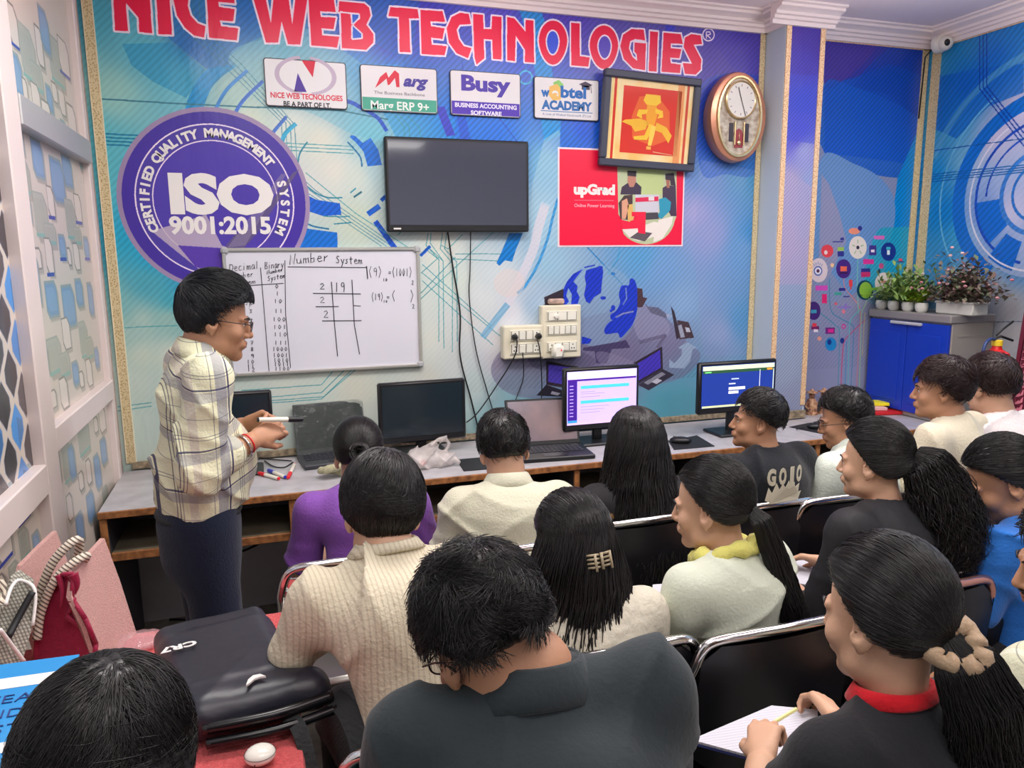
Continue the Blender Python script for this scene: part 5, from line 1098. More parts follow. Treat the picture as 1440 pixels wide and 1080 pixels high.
def curtain(H, back, L=.42, N=700, w0=.078, w1=.11, az=100, r=.002, part=(0, .3, .95), wave=.004, ymax=.0, spread=.02, hl=HL_LONG):
    """long loose hair parted on top and falling down the back; back = body back direction unit vector, lengths in m"""
    parts = [scalp_cap(H, hl, (.008, .006), .001)]
    out = []
    for layer, (n, off, rr) in enumerate(((N, .012, r), (int(N*.7), .002, r*1.7))):
        phi = RAD(az)*(2*rng.random(n)-1); pt = unit(V3(*part)+V3(0, 1, 0)*(rng.random((n, 1))*-1.0+.15)*1.0)
        ph = rng.random(n)*6.28; LL = L*(.8+.25*rng.random(n)); keys = []
        u1 = unit(np.stack([np.sin(phi), -np.cos(phi), 0*phi+.1], 1)); 
        for f in (0, .33, .66, 1.0):
            u = unit(pt*(1-f)+u1*f+V3(0, 0, .25)*math.sin(f*math.pi)); keys.append(SC+u*(SR+off+.003*rng.random((n, 1))))
        yh = SC+u1*(SR+off)
        for f in (.25, .5, .75, 1.0):
            w_ = w0+(w1-w0)*f
            p = np.stack([np.sin(phi)*w_+spread*f*rng.normal(size=n)*.5+wave*np.sin(f*9+ph), -np.cos(phi)*(.075+.075*f)-.02-.05*f+wave*np.cos(f*8+ph)-.004*layer, yh[:, 2]-LL*f], 1)
            keys.append(p)
        k = np.stack(keys, 1); W = np.zeros_like(k)
        W[:, :4] = H.w(k[:, :4].reshape(-1, 3)).reshape(n, 4, 3)
        # below the head the hair hangs straight down in world space
        fr = unit(V3(-back[0], -back[1], 0)); rt = np.cross(fr, V3(0, 0, 1))
        base = H.w(V3(0, 0, 0))
        for j in range(4, 8):
            q = k[:, j]*H.s; W[:, j] = base+q[:, :1]*rt+q[:, 1:2]*fr+q[:, 2:3]*V3(0, 0, 1)
        out.append(strands(W, rr*(.6+.7*rng.random(n)), 2, taper=.3))
    return parts+out
# ------------------------------------------------------------------ hands
def add_hand(g, wrist, fdir, pnorm, side, curl=35, s=1.0, spread=6, curls=None, thumb=(35, 25)):
    """palm from wrist along fdir; pnorm points out of the palm; side=+1 right hand. five separate fingers"""
    f = unit(np.array(fdir, float)); n = unit(np.array(pnorm, float)); n = unit(n-f*(n@f)); lat = np.cross(n, f)*side   # towards the thumb
    w = np.array(wrist, float); P = lambda a, b, c: w+(f*a+lat*b+n*c)*s
    g.cap(P(-.02, 0, 0), P(.02, 0, 0), .024*s, .026*s, k=.01*s, nd=n, sq=.7)
    for b, a in ((.026, .078), (.009, .084), (-.009, .08), (-.025, .072)): g.cap(P(.015, b*.6, 0), P(a, b, 0), .014*s, .0115*s, k=.010*s)
    g.ell(P(.035, .022, .008), (.02*s, .016*s, .014*s), np.stack([f, lat, n], 1), .012*s)
    cs = curls or (curl, curl*1.1, curl*1.2, curl*1.3)
    for i, (b, a, Ls) in enumerate(((.026, .080, (.040, .024, .019)), (.009, .086, (.044, .027, .020)), (-.009, .082, (.040, .025, .019)), (-.025, .074, (.032, .019, .017)))):
        p = P(a, b, 0); ang = RAD(cs[i]*.7); sp = RAD(spread*(1.2-i)*.8); d0 = unit(f*math.cos(sp)+lat*math.sin(sp)); r = .0092 if i < 3 else .008
        for j, L in enumerate(Ls):
            d = d0*math.cos(ang)+n*math.sin(ang); q = p+d*L*s; g.cap(p, q, (r-.0007*j)*s, (r-.0007*(j+1))*s, k=.002*s); p = q; ang += RAD(cs[i]*(1.0 if j == 0 else .6))
    t0, t1 = thumb; p = P(.022, .028, .006); a = RAD(t0)
    d = unit(f*math.cos(a)+lat*math.sin(a)+n*.35); q = p+d*.038*s; g.cap(P(.008, .014, .004), p, .014*s, .0125*s, k=.008*s); g.cap(p, q, .0125*s, .0105*s, k=.005*s)
    a -= RAD(t1); d = unit(f*math.cos(a)+lat*math.sin(a)+n*.5); p2 = q+d*.030*s; g.cap(q, p2, .0102*s, .008*s, k=.002*s)
    return p2
# ------------------------------------------------------------------ cloth materials
def skin_mat(n, rgb): 
    m = mat(n, rgb, .5, spec=.4, bump=.06, bscale=160); b = m.node_tree.nodes['Principled BSDF']; b.inputs['Subsurface Weight'].default_value = .08; b.inputs['Subsurface Radius'].default_value = (.02, .008, .004); return m
sk_a = skin_mat('warm_brown_skin', (182,134,104)); sk_b = skin_mat('light_brown_skin', (206,162,134)); sk_c = skin_mat('deep_brown_skin', (158,106,78))
def cloth(n, rgb, **k): return mat(n, rgb, k.pop('rough', .85), spec=.25, bump=k.pop('bump', .25), bscale=k.pop('bscale', 130), sheen=k.pop('sheen', .15), **k)
def banded(name, base, sets, rough=.8, dirs=None, bump=.2):
    """woven pattern: each set = (axis vector, period, [(pos, width, rgb, alpha)...])"""
    m = bpy.data.materials.new(name); m.use_nodes = True; nt = m.node_tree; L = nt.links; bs = nt.nodes['Principled BSDF']; bs.inputs['Roughness'].default_value = rough; bs.inputs['Specular IOR Level'].default_value = .25
    tc = nt.nodes.new('ShaderNodeTexCoord'); cur = None
    for ax, per, bands in sets:
        dp = nt.nodes.new('ShaderNodeVectorMath'); dp.operation = 'DOT_PRODUCT'; dp.inputs[1].default_value = ax; L.new(tc.outputs['Object'], dp.inputs[0])
        dv = nt.nodes.new('ShaderNodeMath'); dv.operation = 'DIVIDE'; dv.inputs[1].default_value = per; L.new(dp.outputs['Value'], dv.inputs[0])
        fr_ = nt.nodes.new('ShaderNodeMath'); fr_.operation = 'FRACT'; L.new(dv.outputs[0], fr_.inputs[0])
        for (p, w_, rgb, al) in bands:
            cmpn = nt.nodes.new('ShaderNodeMath'); cmpn.operation = 'COMPARE'; cmpn.inputs[1].default_value = p; cmpn.inputs[2].default_value = w_/2; L.new(fr_.outputs[0], cmpn.inputs[0])
            ml = nt.nodes.new('ShaderNodeMath'); ml.operation = 'MULTIPLY'; ml.inputs[1].default_value = al; L.new(cmpn.outputs[0], ml.inputs[0])
            mx = nt.nodes.new('ShaderNodeMix'); mx.data_type = 'RGBA'; L.new(ml.outputs[0], mx.inputs[0])
            if cur is None: mx.inputs[6].default_value = lin(base)
            else: L.new(cur, mx.inputs[6])
            mx.inputs[7].default_value = lin(rgb); cur = mx.outputs[2]
    L.new(cur, bs.inputs['Base Color'])
    n = nt.nodes.new('ShaderNodeTexNoise'); n.inputs['Scale'].default_value = 120; L.new(tc.outputs['Object'], n.inputs['Vector']); bp = nt.nodes.new('ShaderNodeBump'); bp.inputs['Strength'].default_value = bump; bp.inputs['Distance'].default_value = .01; L.new(n.outputs['Fac'], bp.inputs['Height']); L.new(bp.outputs['Normal'], bs.inputs['Normal'])
    return m
denim = cloth('dark_blue_denim', (26,34,56), bump=.3); blackt = cloth('black_trousers', (30,31,36)); 
def folds(amp, f=18, seed=0, az=.35):
    a = np.random.default_rng(seed).random(12)*6.28
    def rd(t, p=3): return (1-np.abs(np.sin(t)))**p
    def fn(x, y, z):
        q1 = .9*np.sin(x*9+a[0])+.8*np.sin(z*7+a[1])+.7*np.sin(y*8+a[2]); q2 = .9*np.sin(x*6+a[3])+.9*np.sin(z*11+a[4])
        m1 = .5+.5*np.sin(x*8+z*9+y*6+a[5]); m2 = .5+.5*np.sin(x*7-z*8+y*9+a[6])
        r1 = rd((z*.9+x*.5-y*.3)*f*.85+q1*1.3+a[7]); r2 = rd((z*.5-x*.9+y*.4)*f*.75+q2*1.3+a[8]); r3 = rd((z+.2*x+.2*y)*f*1.6+q1+a[9], 2)
        return amp*(-1.5*r1*m1-1.3*r2*m2-.55*r3*m1*(1-m2)+.35*np.sin(q1*2)+.3)
    return fn
def person(label, top, hyaw=0, hpitch=0, hroll=0, byaw=0, lean=.08, side=0, skin=sk_a, hs=1.0, sw=.165, seat=.46, stand=False, shirt=None, sleeve='short', trous=blackt, hair=None, hairmat=None, face=True, fem=False,
           arms=None, amp=0.0096, res=.008, hip_z=None, girth=1.0, belly=0, neckl=1.0, collar=None, untuck=.0, hem=None, hands=True, seed=0, shrug=0, wrist_dir=None, fold_f=18, neckopen=.060, curls=None, legs=True, thigh_yaw=None, back=0.0, sunk=.0, armr=1.0, pn=None, nbo=(0, 0, 0), band=.022, tilt=0, cutup=0):
    H = Head(top, hyaw, hpitch, hroll, hs)
    bf = V3(-math.sin(RAD(byaw)), math.cos(RAD(byaw)), 0); br = V3(math.cos(RAD(byaw)), math.sin(RAD(byaw)), 0); up = V3(0, 0, 1)
    nk = H.w((0, -.022, -.055)); Nb = nk-up*.058*hs*neckl-bf*(.012+.01*math.sin(RAD(hpitch)))+V3(*nbo)
    hz = hip_z if hip_z else seat+.085
    Hip = np.array([Nb[0], Nb[1], hz])-bf*lean-br*side
    root = thing('person', label, 'person', (Hip[0], Hip[1], 0))
    up_t = unit(Nb-Hip); Tl = np.linalg.norm(Nb-Hip)
    C_ = Hip+(Nb-Hip)*.70-bf*(.02+back); B_ = Hip+(Nb-Hip)*.32-bf*back*.7
    S = {}; E = {}; Wt = {}; wd = {}
    for q, sd in ((1, 'R'), (-1, 'L')):
        S[sd] = Nb-up*(.055-shrug-q*tilt)+br*q*sw-bf*.012
        a = (arms or {}).get(sd)
        if a is None: e = S[sd]-up*.25+bf*.05+br*q*.045; w_ = e+bf*.21-br*q*.09-up*.0
        else:
            e = S[sd]+br*a[0][0]+bf*a[0][1]+up*a[0][2] if len(a[0]) == 3 else np.array(a[0][1:]); w_ = e+br*a[1][0]+bf*a[1][1]+up*a[1][2] if len(a[1]) == 3 else np.array(a[1][1:])
        E[sd] = e; Wt[sd] = w_
    # ---- skin: one body mesh
    parts = []
    lo = H.o-V3(.14, .14, .0)-up*.24; hi = H.o+V3(.14, .14, .145)
    g = Sdf(lo, hi, .0052 if hs > .5 and res > .008 else .0042); add_head(g, H, fem=fem)
    nr = (.043 if fem else .055)*hs; g.cap(nk, Nb+up*.0, nr, nr*1.08, k=.025); g.cap(Nb-up*.01, Nb-up*.09, nr*1.03, .050, k=.02); parts.append(g.mesh())
    allp = [Hip, Nb]+list(S.values())+list(E.values()); lo = np.min(allp, 0)-.2; hi = np.max(allp, 0)+.17; 
    kn = {}; an = {}
    for q, sd in ((1, 'R'), (-1, 'L')):
        if stand: kn[sd] = Hip+br*q*.085-up*(hz*.47)+bf*.02; an[sd] = Hip+br*q*.09-up*(hz-.09)-bf*.02
        else: kn[sd] = Hip+br*q*.12+bf*.42+up*.0; an[sd] = kn[sd]-up*(hz-.09)+bf*.02
    lo2 = np.min(list(an.values())+[lo], 0)-.1; hi2 = np.max(list(kn.values())+[hi], 0)+.1; hi2[2] = hi[2]-.05
    g = Sdf(lo2, hi2, .016)
    g.cap(Hip, B_, .115, .105, nd=bf, sq=.72, k=.03).cap(B_, C_, .10, .125, nd=bf, sq=.7, k=.03)
    for sd in 'RL':
        g.cap(Nb-up*.04, S[sd], .04, .045, k=.03); g.cap(S[sd], E[sd], .040*armr, .034*armr, k=.02); g.cap(E[sd], Wt[sd], .036*armr, .027*armr, k=.015)
        if legs: g.cap(Hip+(kn[sd]-Hip)*.15, kn[sd], .065, .045, k=.03); g.cap(kn[sd], an[sd], .042, .03, k=.02); g.cap(an[sd]-up*.03, an[sd]-up*.045+bf*.14, .03, .028, k=.02)
    parts.append(g.mesh())
    if hands:
        for q, sd in ((1, 'R'), (-1, 'L')):
            fd = unit(Wt[sd]-E[sd]); pnn = -up+(-br*q*.5) if (pn is None or sd not in pn) else V3(*pn[sd])
            if wrist_dir and sd in wrist_dir: fd = unit(V3(*wrist_dir[sd]))
            c_ = Wt[sd]+fd*.08; g = Sdf(np.minimum(c_-.14, E[sd]-.05), np.maximum(c_+.14, E[sd]+.05), .0042 if (curls and sd in curls) else .006)
            g.cap(E[sd], Wt[sd], .038*armr, .026*armr, k=.01); add_hand(g, Wt[sd]+fd*.02, fd, pnn, q, s=hs*.97, curls=(curls or {}).get(sd)); parts.append(g.mesh())
    mesh_np('body', parts, skin, root)
    # ---- shirt
    zlow = (Hip[2]-.05 if hem is None else hem)
    lo3 = lo-.02; lo3[2] = zlow-.05; hi3 = hi+.02
    for sd in 'RL':
        if sleeve == 'long': lo3 = np.minimum(lo3, Wt[sd]-.08); hi3 = np.maximum(hi3, Wt[sd]+.08)
    lo3[2] = max(lo3[2], zlow-.05); g = Sdf(lo3, hi3, res)
    w1, w2, w3 = .150*girth, .135*girth, .150*girth
    if fem: w1, w2, w3 = .150*girth, .118*girth, .135*girth
    g.cap(Hip-up*(.12 if stand else .0)*0, B_, w1, w2+belly*.3, nd=bf, sq=.72, k=.04).cap(B_, C_, w2+belly*.3, w3, nd=bf, sq=.68, k=.05)
    g.cap(C_+up*.02, Nb-up*.050-bf*.008, .105, .064 if fem else .070, nd=bf, sq=.9, k=.04)
    if belly: g.ell(B_+bf*belly*.55, (.14, .12, .15), k=.05)
    if fem:
        for q in (-1, 1): g.ell(C_+bf*.075+br*q*.065-up*.03, (.06, .055, .06), k=.04)
    if hem is not None: g.cap(Hip, V3(Hip[0], Hip[1], zlow), w1*1.02, w1*1.05, nd=bf, sq=.75, k=.04)
    sl = {}
    for q, sd in ((1, 'R'), (-1, 'L')):
        g.cap(Nb-up*.035-bf*.01, S[sd]-up*.004, .052, .056, k=.045)
        g.cap(C_+br*q*.06+up*.04, S[sd]-up*.05, .085, .062, k=.04, nd=bf, sq=.8)
        if sleeve == 'long':
            e0 = Wt[sd]-(Wt[sd]-E[sd])*.10; g.cap(S[sd], E[sd], .060*armr, .050*armr, k=.025); g.cap(E[sd], e0, .050*armr, .038*armr, k=.015)
        elif sleeve == 'elbow':
            e0 = E[sd]+(Wt[sd]-E[sd])*.22; g.cap(S[sd], E[sd], .059*armr, .052*armr, k=.025); g.cap(E[sd], e0, .052*armr, .048*armr, k=.012)
        elif sleeve == 'rolled':
            e0 = E[sd]+(Wt[sd]-E[sd])*.55; g.cap(S[sd], E[sd], .064*armr, .058*armr, k=.025); g.cap(E[sd], e0, .056*armr, .048*armr, k=.012); g.cap(e0-(e0-E[sd])*.25, e0, .051*armr, .052*armr, k=.004)
        elif sleeve == 'none': e0 = S[sd]
        else:
            e0 = S[sd]+(E[sd]-S[sd])*.66; g.cap(S[sd], S[sd]+(E[sd]-S[sd])*.72, .060*armr, .066*armr, k=.025)
        sl[sd] = e0
    g.warp(folds(amp, fold_f, seed))
    for sd in 'RL':
        if sleeve in ('short', 'none'):
            d = unit(E[sd]-S[sd]); g.cap(sl[sd]+d*.055, sl[sd]+d*.13, .05, .09, k=.003, op='s')
        elif sleeve in ('long', 'elbow', 'rolled'):
            d = unit(Wt[sd]-E[sd]); g.cap(sl[sd]+d*.035, sl[sd]+d*.09, .036, .06, k=.003, op='s')
    cut = sunk-(.012 if collar is not None and collar[1] == 'shirt' else 0)-cutup; g.cap(Nb+up*(.012-cut)+bf*.012, Nb+up*.16+bf*.02, neckopen, .085, k=.006, op='s')
    g.plane((0, 0, zlow), (0, 0, -1))
    o = mesh_np('shirt', [g.mesh()], shirt, root)
    if collar is not None:
        cm_, col_kind = collar; mb = MB(); n = 36; rings = []
        prof = [(.057, .026), (.060, .034), (.066, .031), (.080, .008), (.089, -.014), (.086, -.018), (.074, .0), (.060, .012)] if col_kind == 'shirt' else [(neckopen-.004, .014), (neckopen+.001, .022), (neckopen+.006, .020), (neckopen+band, .004), (neckopen+band*.7, -.002), (neckopen-.002, .002)]
        tl_ = (.30 if col_kind == 'shirt' else .28)
        for i in range(n):
            a = 2*math.pi*i/n; dirv = br*math.cos(a)*1.08+bf*math.sin(a)*.95
            for (r_, z_) in prof: rings.append(Nb+bf*(.004)+dirv*r_*(1.0)+up*(z_-tl_*r_*math.sin(a)*.9+.004-sunk-(abs(math.cos(a))**2)*(r_-.06)*(.45)))
        m_ = len(prof); fs = [(i*m_+j, i*m_+(j+1) % m_, ((i+1) % n)*m_+(j+1) % m_, ((i+1) % n)*m_+j) for i in range(n) for j in range(m_)]
        mb.add(rings, fs).build('collar', cm_, root, smooth=True, world=True)
    # ---- trousers and shoes
    if legs:
        lo4 = np.minimum(np.min(list(an.values()), 0), Hip)-.16; hi4 = np.maximum(np.max(list(kn.values()), 0), Hip)+.16; hi4[2] = max(hi4[2], Hip[2]+.1); g = Sdf(lo4, hi4, .012)
        g.ell(Hip-up*.02, (.165*girth, .165*girth, .11) if not stand else (.165*girth, .125*girth, .12), np.stack([br, bf, up], 1), .03)
        if stand: g.cap(Hip+up*.05, Hip-up*.1, .15*girth, .16*girth, nd=bf, sq=.8, k=.03)
        for q, sd in ((1, 'R'), (-1, 'L')):
            g.cap(Hip+br*q*.08, kn[sd], .092*girth, .072, k=.035); g.cap(kn[sd], an[sd], .07, .052, k=.02)
        g.warp(folds(.004, 14, seed+3)); 
        if stand: g.plane((0, 0, Hip[2]+.06), (0, 0, 1))
        mesh_np('trousers', [g.mesh()], trous, root)
        for q, sd in ((1, 'R'), (-1, 'L')):
            c0 = an[sd]-up*.052; R3 = Matrix(((br[0], bf[0], 0), (br[1], bf[1], 0), (0, 0, 1)))
            MB().ell(c0+bf*.06, (.047, .135, .036), 16, 10, R3).box(tuple(c0+bf*.05-up*.025), (.085, .25, .02), rz=RAD(byaw), b=.008).build('shoe', blkm, root, smooth='auto', world=True)
    # ---- hair and face
    if hair is not None:
        pr = hair(H, bf, Nb); mesh_np('hair', pr, hairmat or hair_m, root)
    if face: face_bits(H, root, skin)
    return root, H, dict(Nb=Nb, Hip=Hip, S=S, E=E, W=Wt, bf=bf, br=br, C=C_, B=B_)
def glasses(H, par, rgb=(60,50,50), r=.019, rim=.0013):
    m = mat('glasses_frame', rgb, .3, metal=.5); gl_ = mat('spectacle_lens', (235,240,240), .03, alpha=.18, spec=.8)
    for q in (-1, 1):
        ring = [H.w((q*.032+r*1.15*math.cos(a), .1045-abs(math.cos(a)*r+q*.0)*.0-.0*a, .002+r*.8*math.sin(a))) for a in np.linspace(0, 2*np.pi, 25)[:-1]]
        MB().tube(ring, rim, 6, closed=True).build('rim', m, par, smooth=True, world=True)
        MB().add(ring, [tuple(range(24))]).build('lens', gl_, par, world=True)
        MB().tube([H.w(p) for p in ((q*.054, .104, .008), (q*.069, .09, .009), (q*.081, .02, .006), (q*.082, -.012, .0), (q*.078, -.03, -.018))], rim*1.2, 6).build('temple', m, par, smooth=True, world=True)
    MB().tube([H.w(p) for p in ((-.011, .105, .006), (0, .108, .009), (.011, .105, .006))], rim, 6).build('bridge', m, par, smooth=True, world=True)
def down(P, *pts): return [np.array(P)+V3(*p) for p in pts]
# ------------------------------------------------------------------ teacher, standing in profile
plaid = banded('cream_plaid_shirt', (232,230,196), [((1, .25, .0), .19, [(.30,.17,(150,150,158),.8),(.42,.03,(40,40,92),.9),(.62,.012,(50,50,80),.8),(.66,.012,(50,50,80),.8),(.70,.012,(110,90,110),.7),(.15,.012,(60,60,90),.7),(.85,.12,(196,180,176),.5)]),
 ((0, -.2, 1), .165, [(.25,.16,(140,140,150),.6),(.36,.03,(36,36,90),.85),(.55,.012,(60,60,90),.7),(.60,.012,(60,60,90),.7),(.88,.012,(70,70,100),.6)])], bump=.25)
T_, HT, J = person('man standing in cream and navy plaid shirt, dark jeans and glasses, holding a marker', at_d(303, 386, 2.3), hyaw=-86, hpitch=14, byaw=-76, lean=.04, skin=sk_a, hs=1.03, sw=.165, stand=True, hip_z=.90, shirt=plaid, sleeve='rolled', trous=denim,
  hair=lambda H, bf, Nb: hair_short(H, [-.66,-.66,-.52,.05,.12,.25,.36,.42], (.2,-.75,.55), 2600, .075, .007, (.006,.020), .0011, .14, fringe=.9, vfn=lambda u: .016*np.clip(u[..., 1], 0, 1)*np.clip(u[..., 2]+.1, 0, 1)), hairmat=hair_a,
  arms={'R': ((.03, -.05, -.265), (-.07, .165, .05)), 'L': ((-.03, .02, -.26), (.10, .12, .05))}, amp=0.0128, res=.0065, girth=.95, belly=.05, nbo=(0, 0, .01), collar=(plaid, 'shirt'), hem=.93, seed=2, armr=1.12, fold_f=22, curls={'R': (50, 60, 65, 70), 'L': (45, 55, 60, 60)}, pn={'R': (.0, .8, -.3), 'L': (0, -.8, -.3)})
glasses(HT, T_)
MB().tube([J['Hip']+V3(0, 0, .018)+J['br']*.152*math.cos(a)+J['bf']*(.118*math.sin(a)) for a in np.linspace(0, 6.283, 33)[:-1]], .010, 6, closed=True).build('belt', blkm, T_, smooth=True, world=True)
w_, e_ = J['W']['R'], J['E']['R']; fd = unit(w_-e_); 
def bangle(t, r, th, nm, m):
    c0 = e_+(w_-e_)*t; a1 = unit(np.cross(fd, V3(0, 0, 1))); a2 = np.cross(fd, a1); MB().tube([c0+a1*r*math.cos(a)+a2*r*math.sin(a) for a in np.linspace(0, 6.283, 25)[:-1]], th, 6, closed=True).build(nm, m, T_, smooth=True, world=True)
bangle(.86, .036, .0035, 'steel_bangle', chrome); bangle(.95, .031, .0025, 'red_thread', redp)
mk = w_+fd*.10+V3(.0, -.02, .02); marker('white marker held in the teacher\'s hand with a black tip', tuple(mk+V3(.085, .02, .0)), tuple(mk+V3(-.05, -.01, .015)), blk)
# ------------------------------------------------------------------ row by the desk
purple = cloth('purple_shirt_cloth', (136,84,176)); creamp = cloth('cream_polo_cloth', (206,204,182)); floral = mat('black_floral_cloth', (24,22,26), .8, rgb2=(222,170,110), vscale=16, detail=1); floral.node_tree.nodes['Color Ramp'].color_ramp.elements[0].position = .30; floral.node_tree.nodes['Color Ramp'].color_ramp.elements[1].position = .36; blackc = cloth('black_tee_cloth', (24,26,32)); whitec = cloth('white_shirt_cloth', (216,224,212)); beige = cloth('beige_shirt_cloth', (212,202,178)); white_t = cloth('white_tee_cloth', (238,226,224))
def bun(H, bf, Nb):
    pr = hair_back(H, (0, -.95, -.25), vol=(.007, .006)); c0 = H.w((0, -.125, -.012)); 
    for k in range(3):
        R_ = .009+.007*k; a = np.linspace(0, 2*np.pi*1.6, 14)
        base = np.stack([R_*np.cos(a+k*2), -.004*k+.004*a*0, R_*1.25*np.sin(a+k*2)], 1)
        n = 70; ph = rng.random(n)*6.28; rr = .011*np.sqrt(rng.random(n)); keys = np.stack([base[j][None]+np.stack([rr*np.cos(ph+j*.5), rr*np.sin(ph+j*.5)-.01*k, rr*np.sin(ph+j*.5)*.6], 1) for j in range(14)], 1)
        pr.append(strands(H.w(keys.reshape(-1, 3))+(c0-H.w((0, 0, 0))), .0020, 2).__class__((strands((H.w(keys.reshape(-1, 3))+(c0-H.w((0, 0, 0)))).reshape(keys.shape), .0020, 2))))  if False else pr.append(strands((H.w(keys.reshape(-1, 3))+(c0-H.w((0, 0, 0)))).reshape(keys.shape), .0020, 2))
    return pr
person('woman in purple top with low twisted bun, sitting behind the dark laptop', at_d(502, 588, 2.62), hyaw=-5, hpitch=24, byaw=-4, lean=.10, skin=sk_b, hs=.99, sw=.165, seat=.43, shirt=purple, sleeve='short', fem=True, hair=bun, seed=11, neckopen=.062, girth=1.02)
person('boy in cream polo shirt with short black hair, facing the open laptop', at_d(705, 579, 2.58), hyaw=-10, hpitch=22, hroll=-4, byaw=-8, lean=.12, skin=sk_b, hs=1.0, sw=.165, seat=.43, shirt=creamp, sleeve='short', hair=lambda H, bf, Nb: hair_short(H, N=1500, L=.04, lift=.010, vol=(.006,.010)), collar=(creamp, 'shirt'), seed=12)
person('woman with long loose black hair and black floral top, facing the lit screen', at_d(893, 573, 2.62), hyaw=8, hpitch=5, byaw=-5, lean=.05, skin=sk_b, hs=1.04, sw=.165, seat=.43, shirt=floral, sleeve='short', fem=True, hair=lambda H, bf, Nb: curtain(H, -bf, L=.43, N=2000, w0=.088, w1=.155, az=118, r=.0013, wave=.008, spread=.03), seed=13)
G_, HG, J = person('boy in black T-shirt with white letters, turned left in profile', at_d(1070, 549, 2.72), hyaw=58, hpitch=-2, byaw=8, lean=.03, skin=sk_a, hs=.86, sw=.160, seat=.43, nbo=(0,0,.0), girth=.98, shirt=blackc, sleeve='short', hair=lambda H, bf, Nb: hair_short(H, [-.35,-.35,-.3,-.02,.05,.2,.42,.5], (.1,-.6,.75), 1500, .045, .008, (.007,.014), fringe=.5), seed=14, back=.02)
# printed letters on his back
bx = J['C']-J['bf']*.122-J['br']*.048+V3(0, 0, .070)
prn = mat('cream_shirt_print', (220,214,190), .7)
def wrap(o, J=J, bx=bx):
    for v in o.data.vertices:
        x = float((np.array(v.co)-bx)@J['br']); v.co = Vector(np.array(v.co)+J['bf']*.112*(1-math.sqrt(max(0.05, 1-(x/.17)**2))))
    return o
for ch, off in (('G', -.07), ('O', -.028), ('J', .014), ('O', .052)): wrap(text(ch, tuple(bx+J['br']*off), .055, prn, G_, U=tuple(J['br']), V=(0, 0, 1), fit=.030, bold=.004, world=True, name='shirt_lettering'))
fl = [(-.09,-.075),(-.08,-.03),(-.067,-.05),(-.052,-.015),(-.04,-.04),(-.027,-.02),(-.015,-.035),(.0,-.012),(.008,-.035),(.026,-.02),(.032,-.04),(.055,-.03),(.05,-.06),(.068,-.06),(.05,-.088),(-.07,-.088)]
mbp = MB(); mbp.prism(fl, tuple(bx+V3(0, 0, .02)), tuple(J['br']), (0, 0, 1), tuple(-J['bf']), .001); wrap(mbp.build('shirt_print', prn, G_, world=True))
GL_, HGl, J = person('young man with glasses and beard in white shirt, looking down left', at_d(1186, 547, 2.85), hyaw=50, hpitch=16, byaw=15, lean=.10, skin=sk_a, hs=.90, sw=.170, seat=.44, shirt=whitec, sleeve='long', hair=lambda H, bf, Nb: hair_short(H, [-.55,-.55,-.5,-.2,.0,.2,.42,.5], N=1500, L=.045), seed=15, collar=(whitec, 'shirt'))
glasses(HGl, GL_)
person('man with wavy dark hair in beige shirt by the blue cabinet', at_d(1328, 503, 2.85), hyaw=44, hpitch=4, byaw=20, lean=.03, skin=sk_a, hs=.93, sw=.17, seat=.48, shirt=beige, sleeve='short', hairmat=hair_b, hair=lambda H, bf, Nb: hair_short(H, [-.75,-.75,-.6,-.2,.05,.25,.42,.5], (.0,-.2,.95), 2600, .05, .010, (.010,.010), .0012, .5), seed=16)
person('man in white T-shirt seen from behind at the right curtain', at_d(1394, 498, 3.05), hyaw=0, hpitch=12, byaw=10, lean=.05, skin=sk_b, hs=1.0, sw=.185, seat=.50, shirt=white_t, sleeve='short', hairmat=hair_b, hair=lambda H, bf, Nb: hair_short(H, N=1200), seed=17)
# ------------------------------------------------------------------ middle row
cord = banded('cream_corduroy_shirt', (216,206,182), [((1, .2, 0), .011, [(.5,.34,(196,184,160),.8)])], bump=.3)
C0 = at_d(536, 640, 1.72)
person('boy in cream striped shirt leaning left onto the red table', C0, hyaw=0, hpitch=22, hroll=4, byaw=8, lean=.20, side=-.06, neckl=.45, skin=sk_b, hs=1.0, sw=.165, shrug=-.018, shirt=cord, sleeve='long', res=.0065, amp=0.0136, hair=lambda H, bf, Nb: hair_short(H, [-.92,-.92,-.85,-.4,-.1,.15,.42,.5], (.05,-.15,.98), 5200, .11, .008, (.014,.010), .0009, .16, fringe=.1), seed=21,
  arms={'L': (('w', .015, 1.60, .855), ('w', .13, 1.84, .80)), 'R': ((.05, .05, -.25), (-.12, .2, .0))}, collar=(cord, 'band'), armr=1.1, fold_f=20, back=.02)
def clipped(H, bf, Nb):
    pr = curtain(H, -bf, L=.47, N=1900, w0=.09, w1=.15, az=96, r=.0012, wave=.018, spread=.045); pr += hair_back(H, (.0, -.9, -.35), N=500, vol=(.010,.008)); return pr
shir = cloth('off_white_smocked_top', (214,208,190), bump=.6, bscale=45)
K_, HK, J = person('woman with half-tied wavy hair, clear claw clip and off-white smocked top', at_d(800, 692, 1.78), hyaw=12, hpitch=16, byaw=0, lean=.05, skin=sk_b, hs=.98, sw=.15, shirt=shir, sleeve='elbow', fem=True, hair=clipped, seed=22, neckopen=.075, sunk=.02, amp=0.0080)
c0 = HK.w((-.012, -.128, -.022)); cl_m = mat('translucent_claw_clip', (196,180,150), .15, alpha=.75, spec=.8)
cb_ = MB(); Rr = Matrix([list(r) for r in HK.R])
for q in (-1, 1):
    for k in range(4): cb_.tube([c0+HK.R@V3(q*.005, -.004, .014-k*.009), c0+HK.R@V3(q*.020, -.012, .016-k*.009), c0+HK.R@V3(q*.027, .010, .014-k*.009)], .0028, 6)
    cb_.tube([c0+HK.R@V3(q*.02, -.012, .019), c0+HK.R@V3(q*.021, -.013, -.02)], .003, 6)
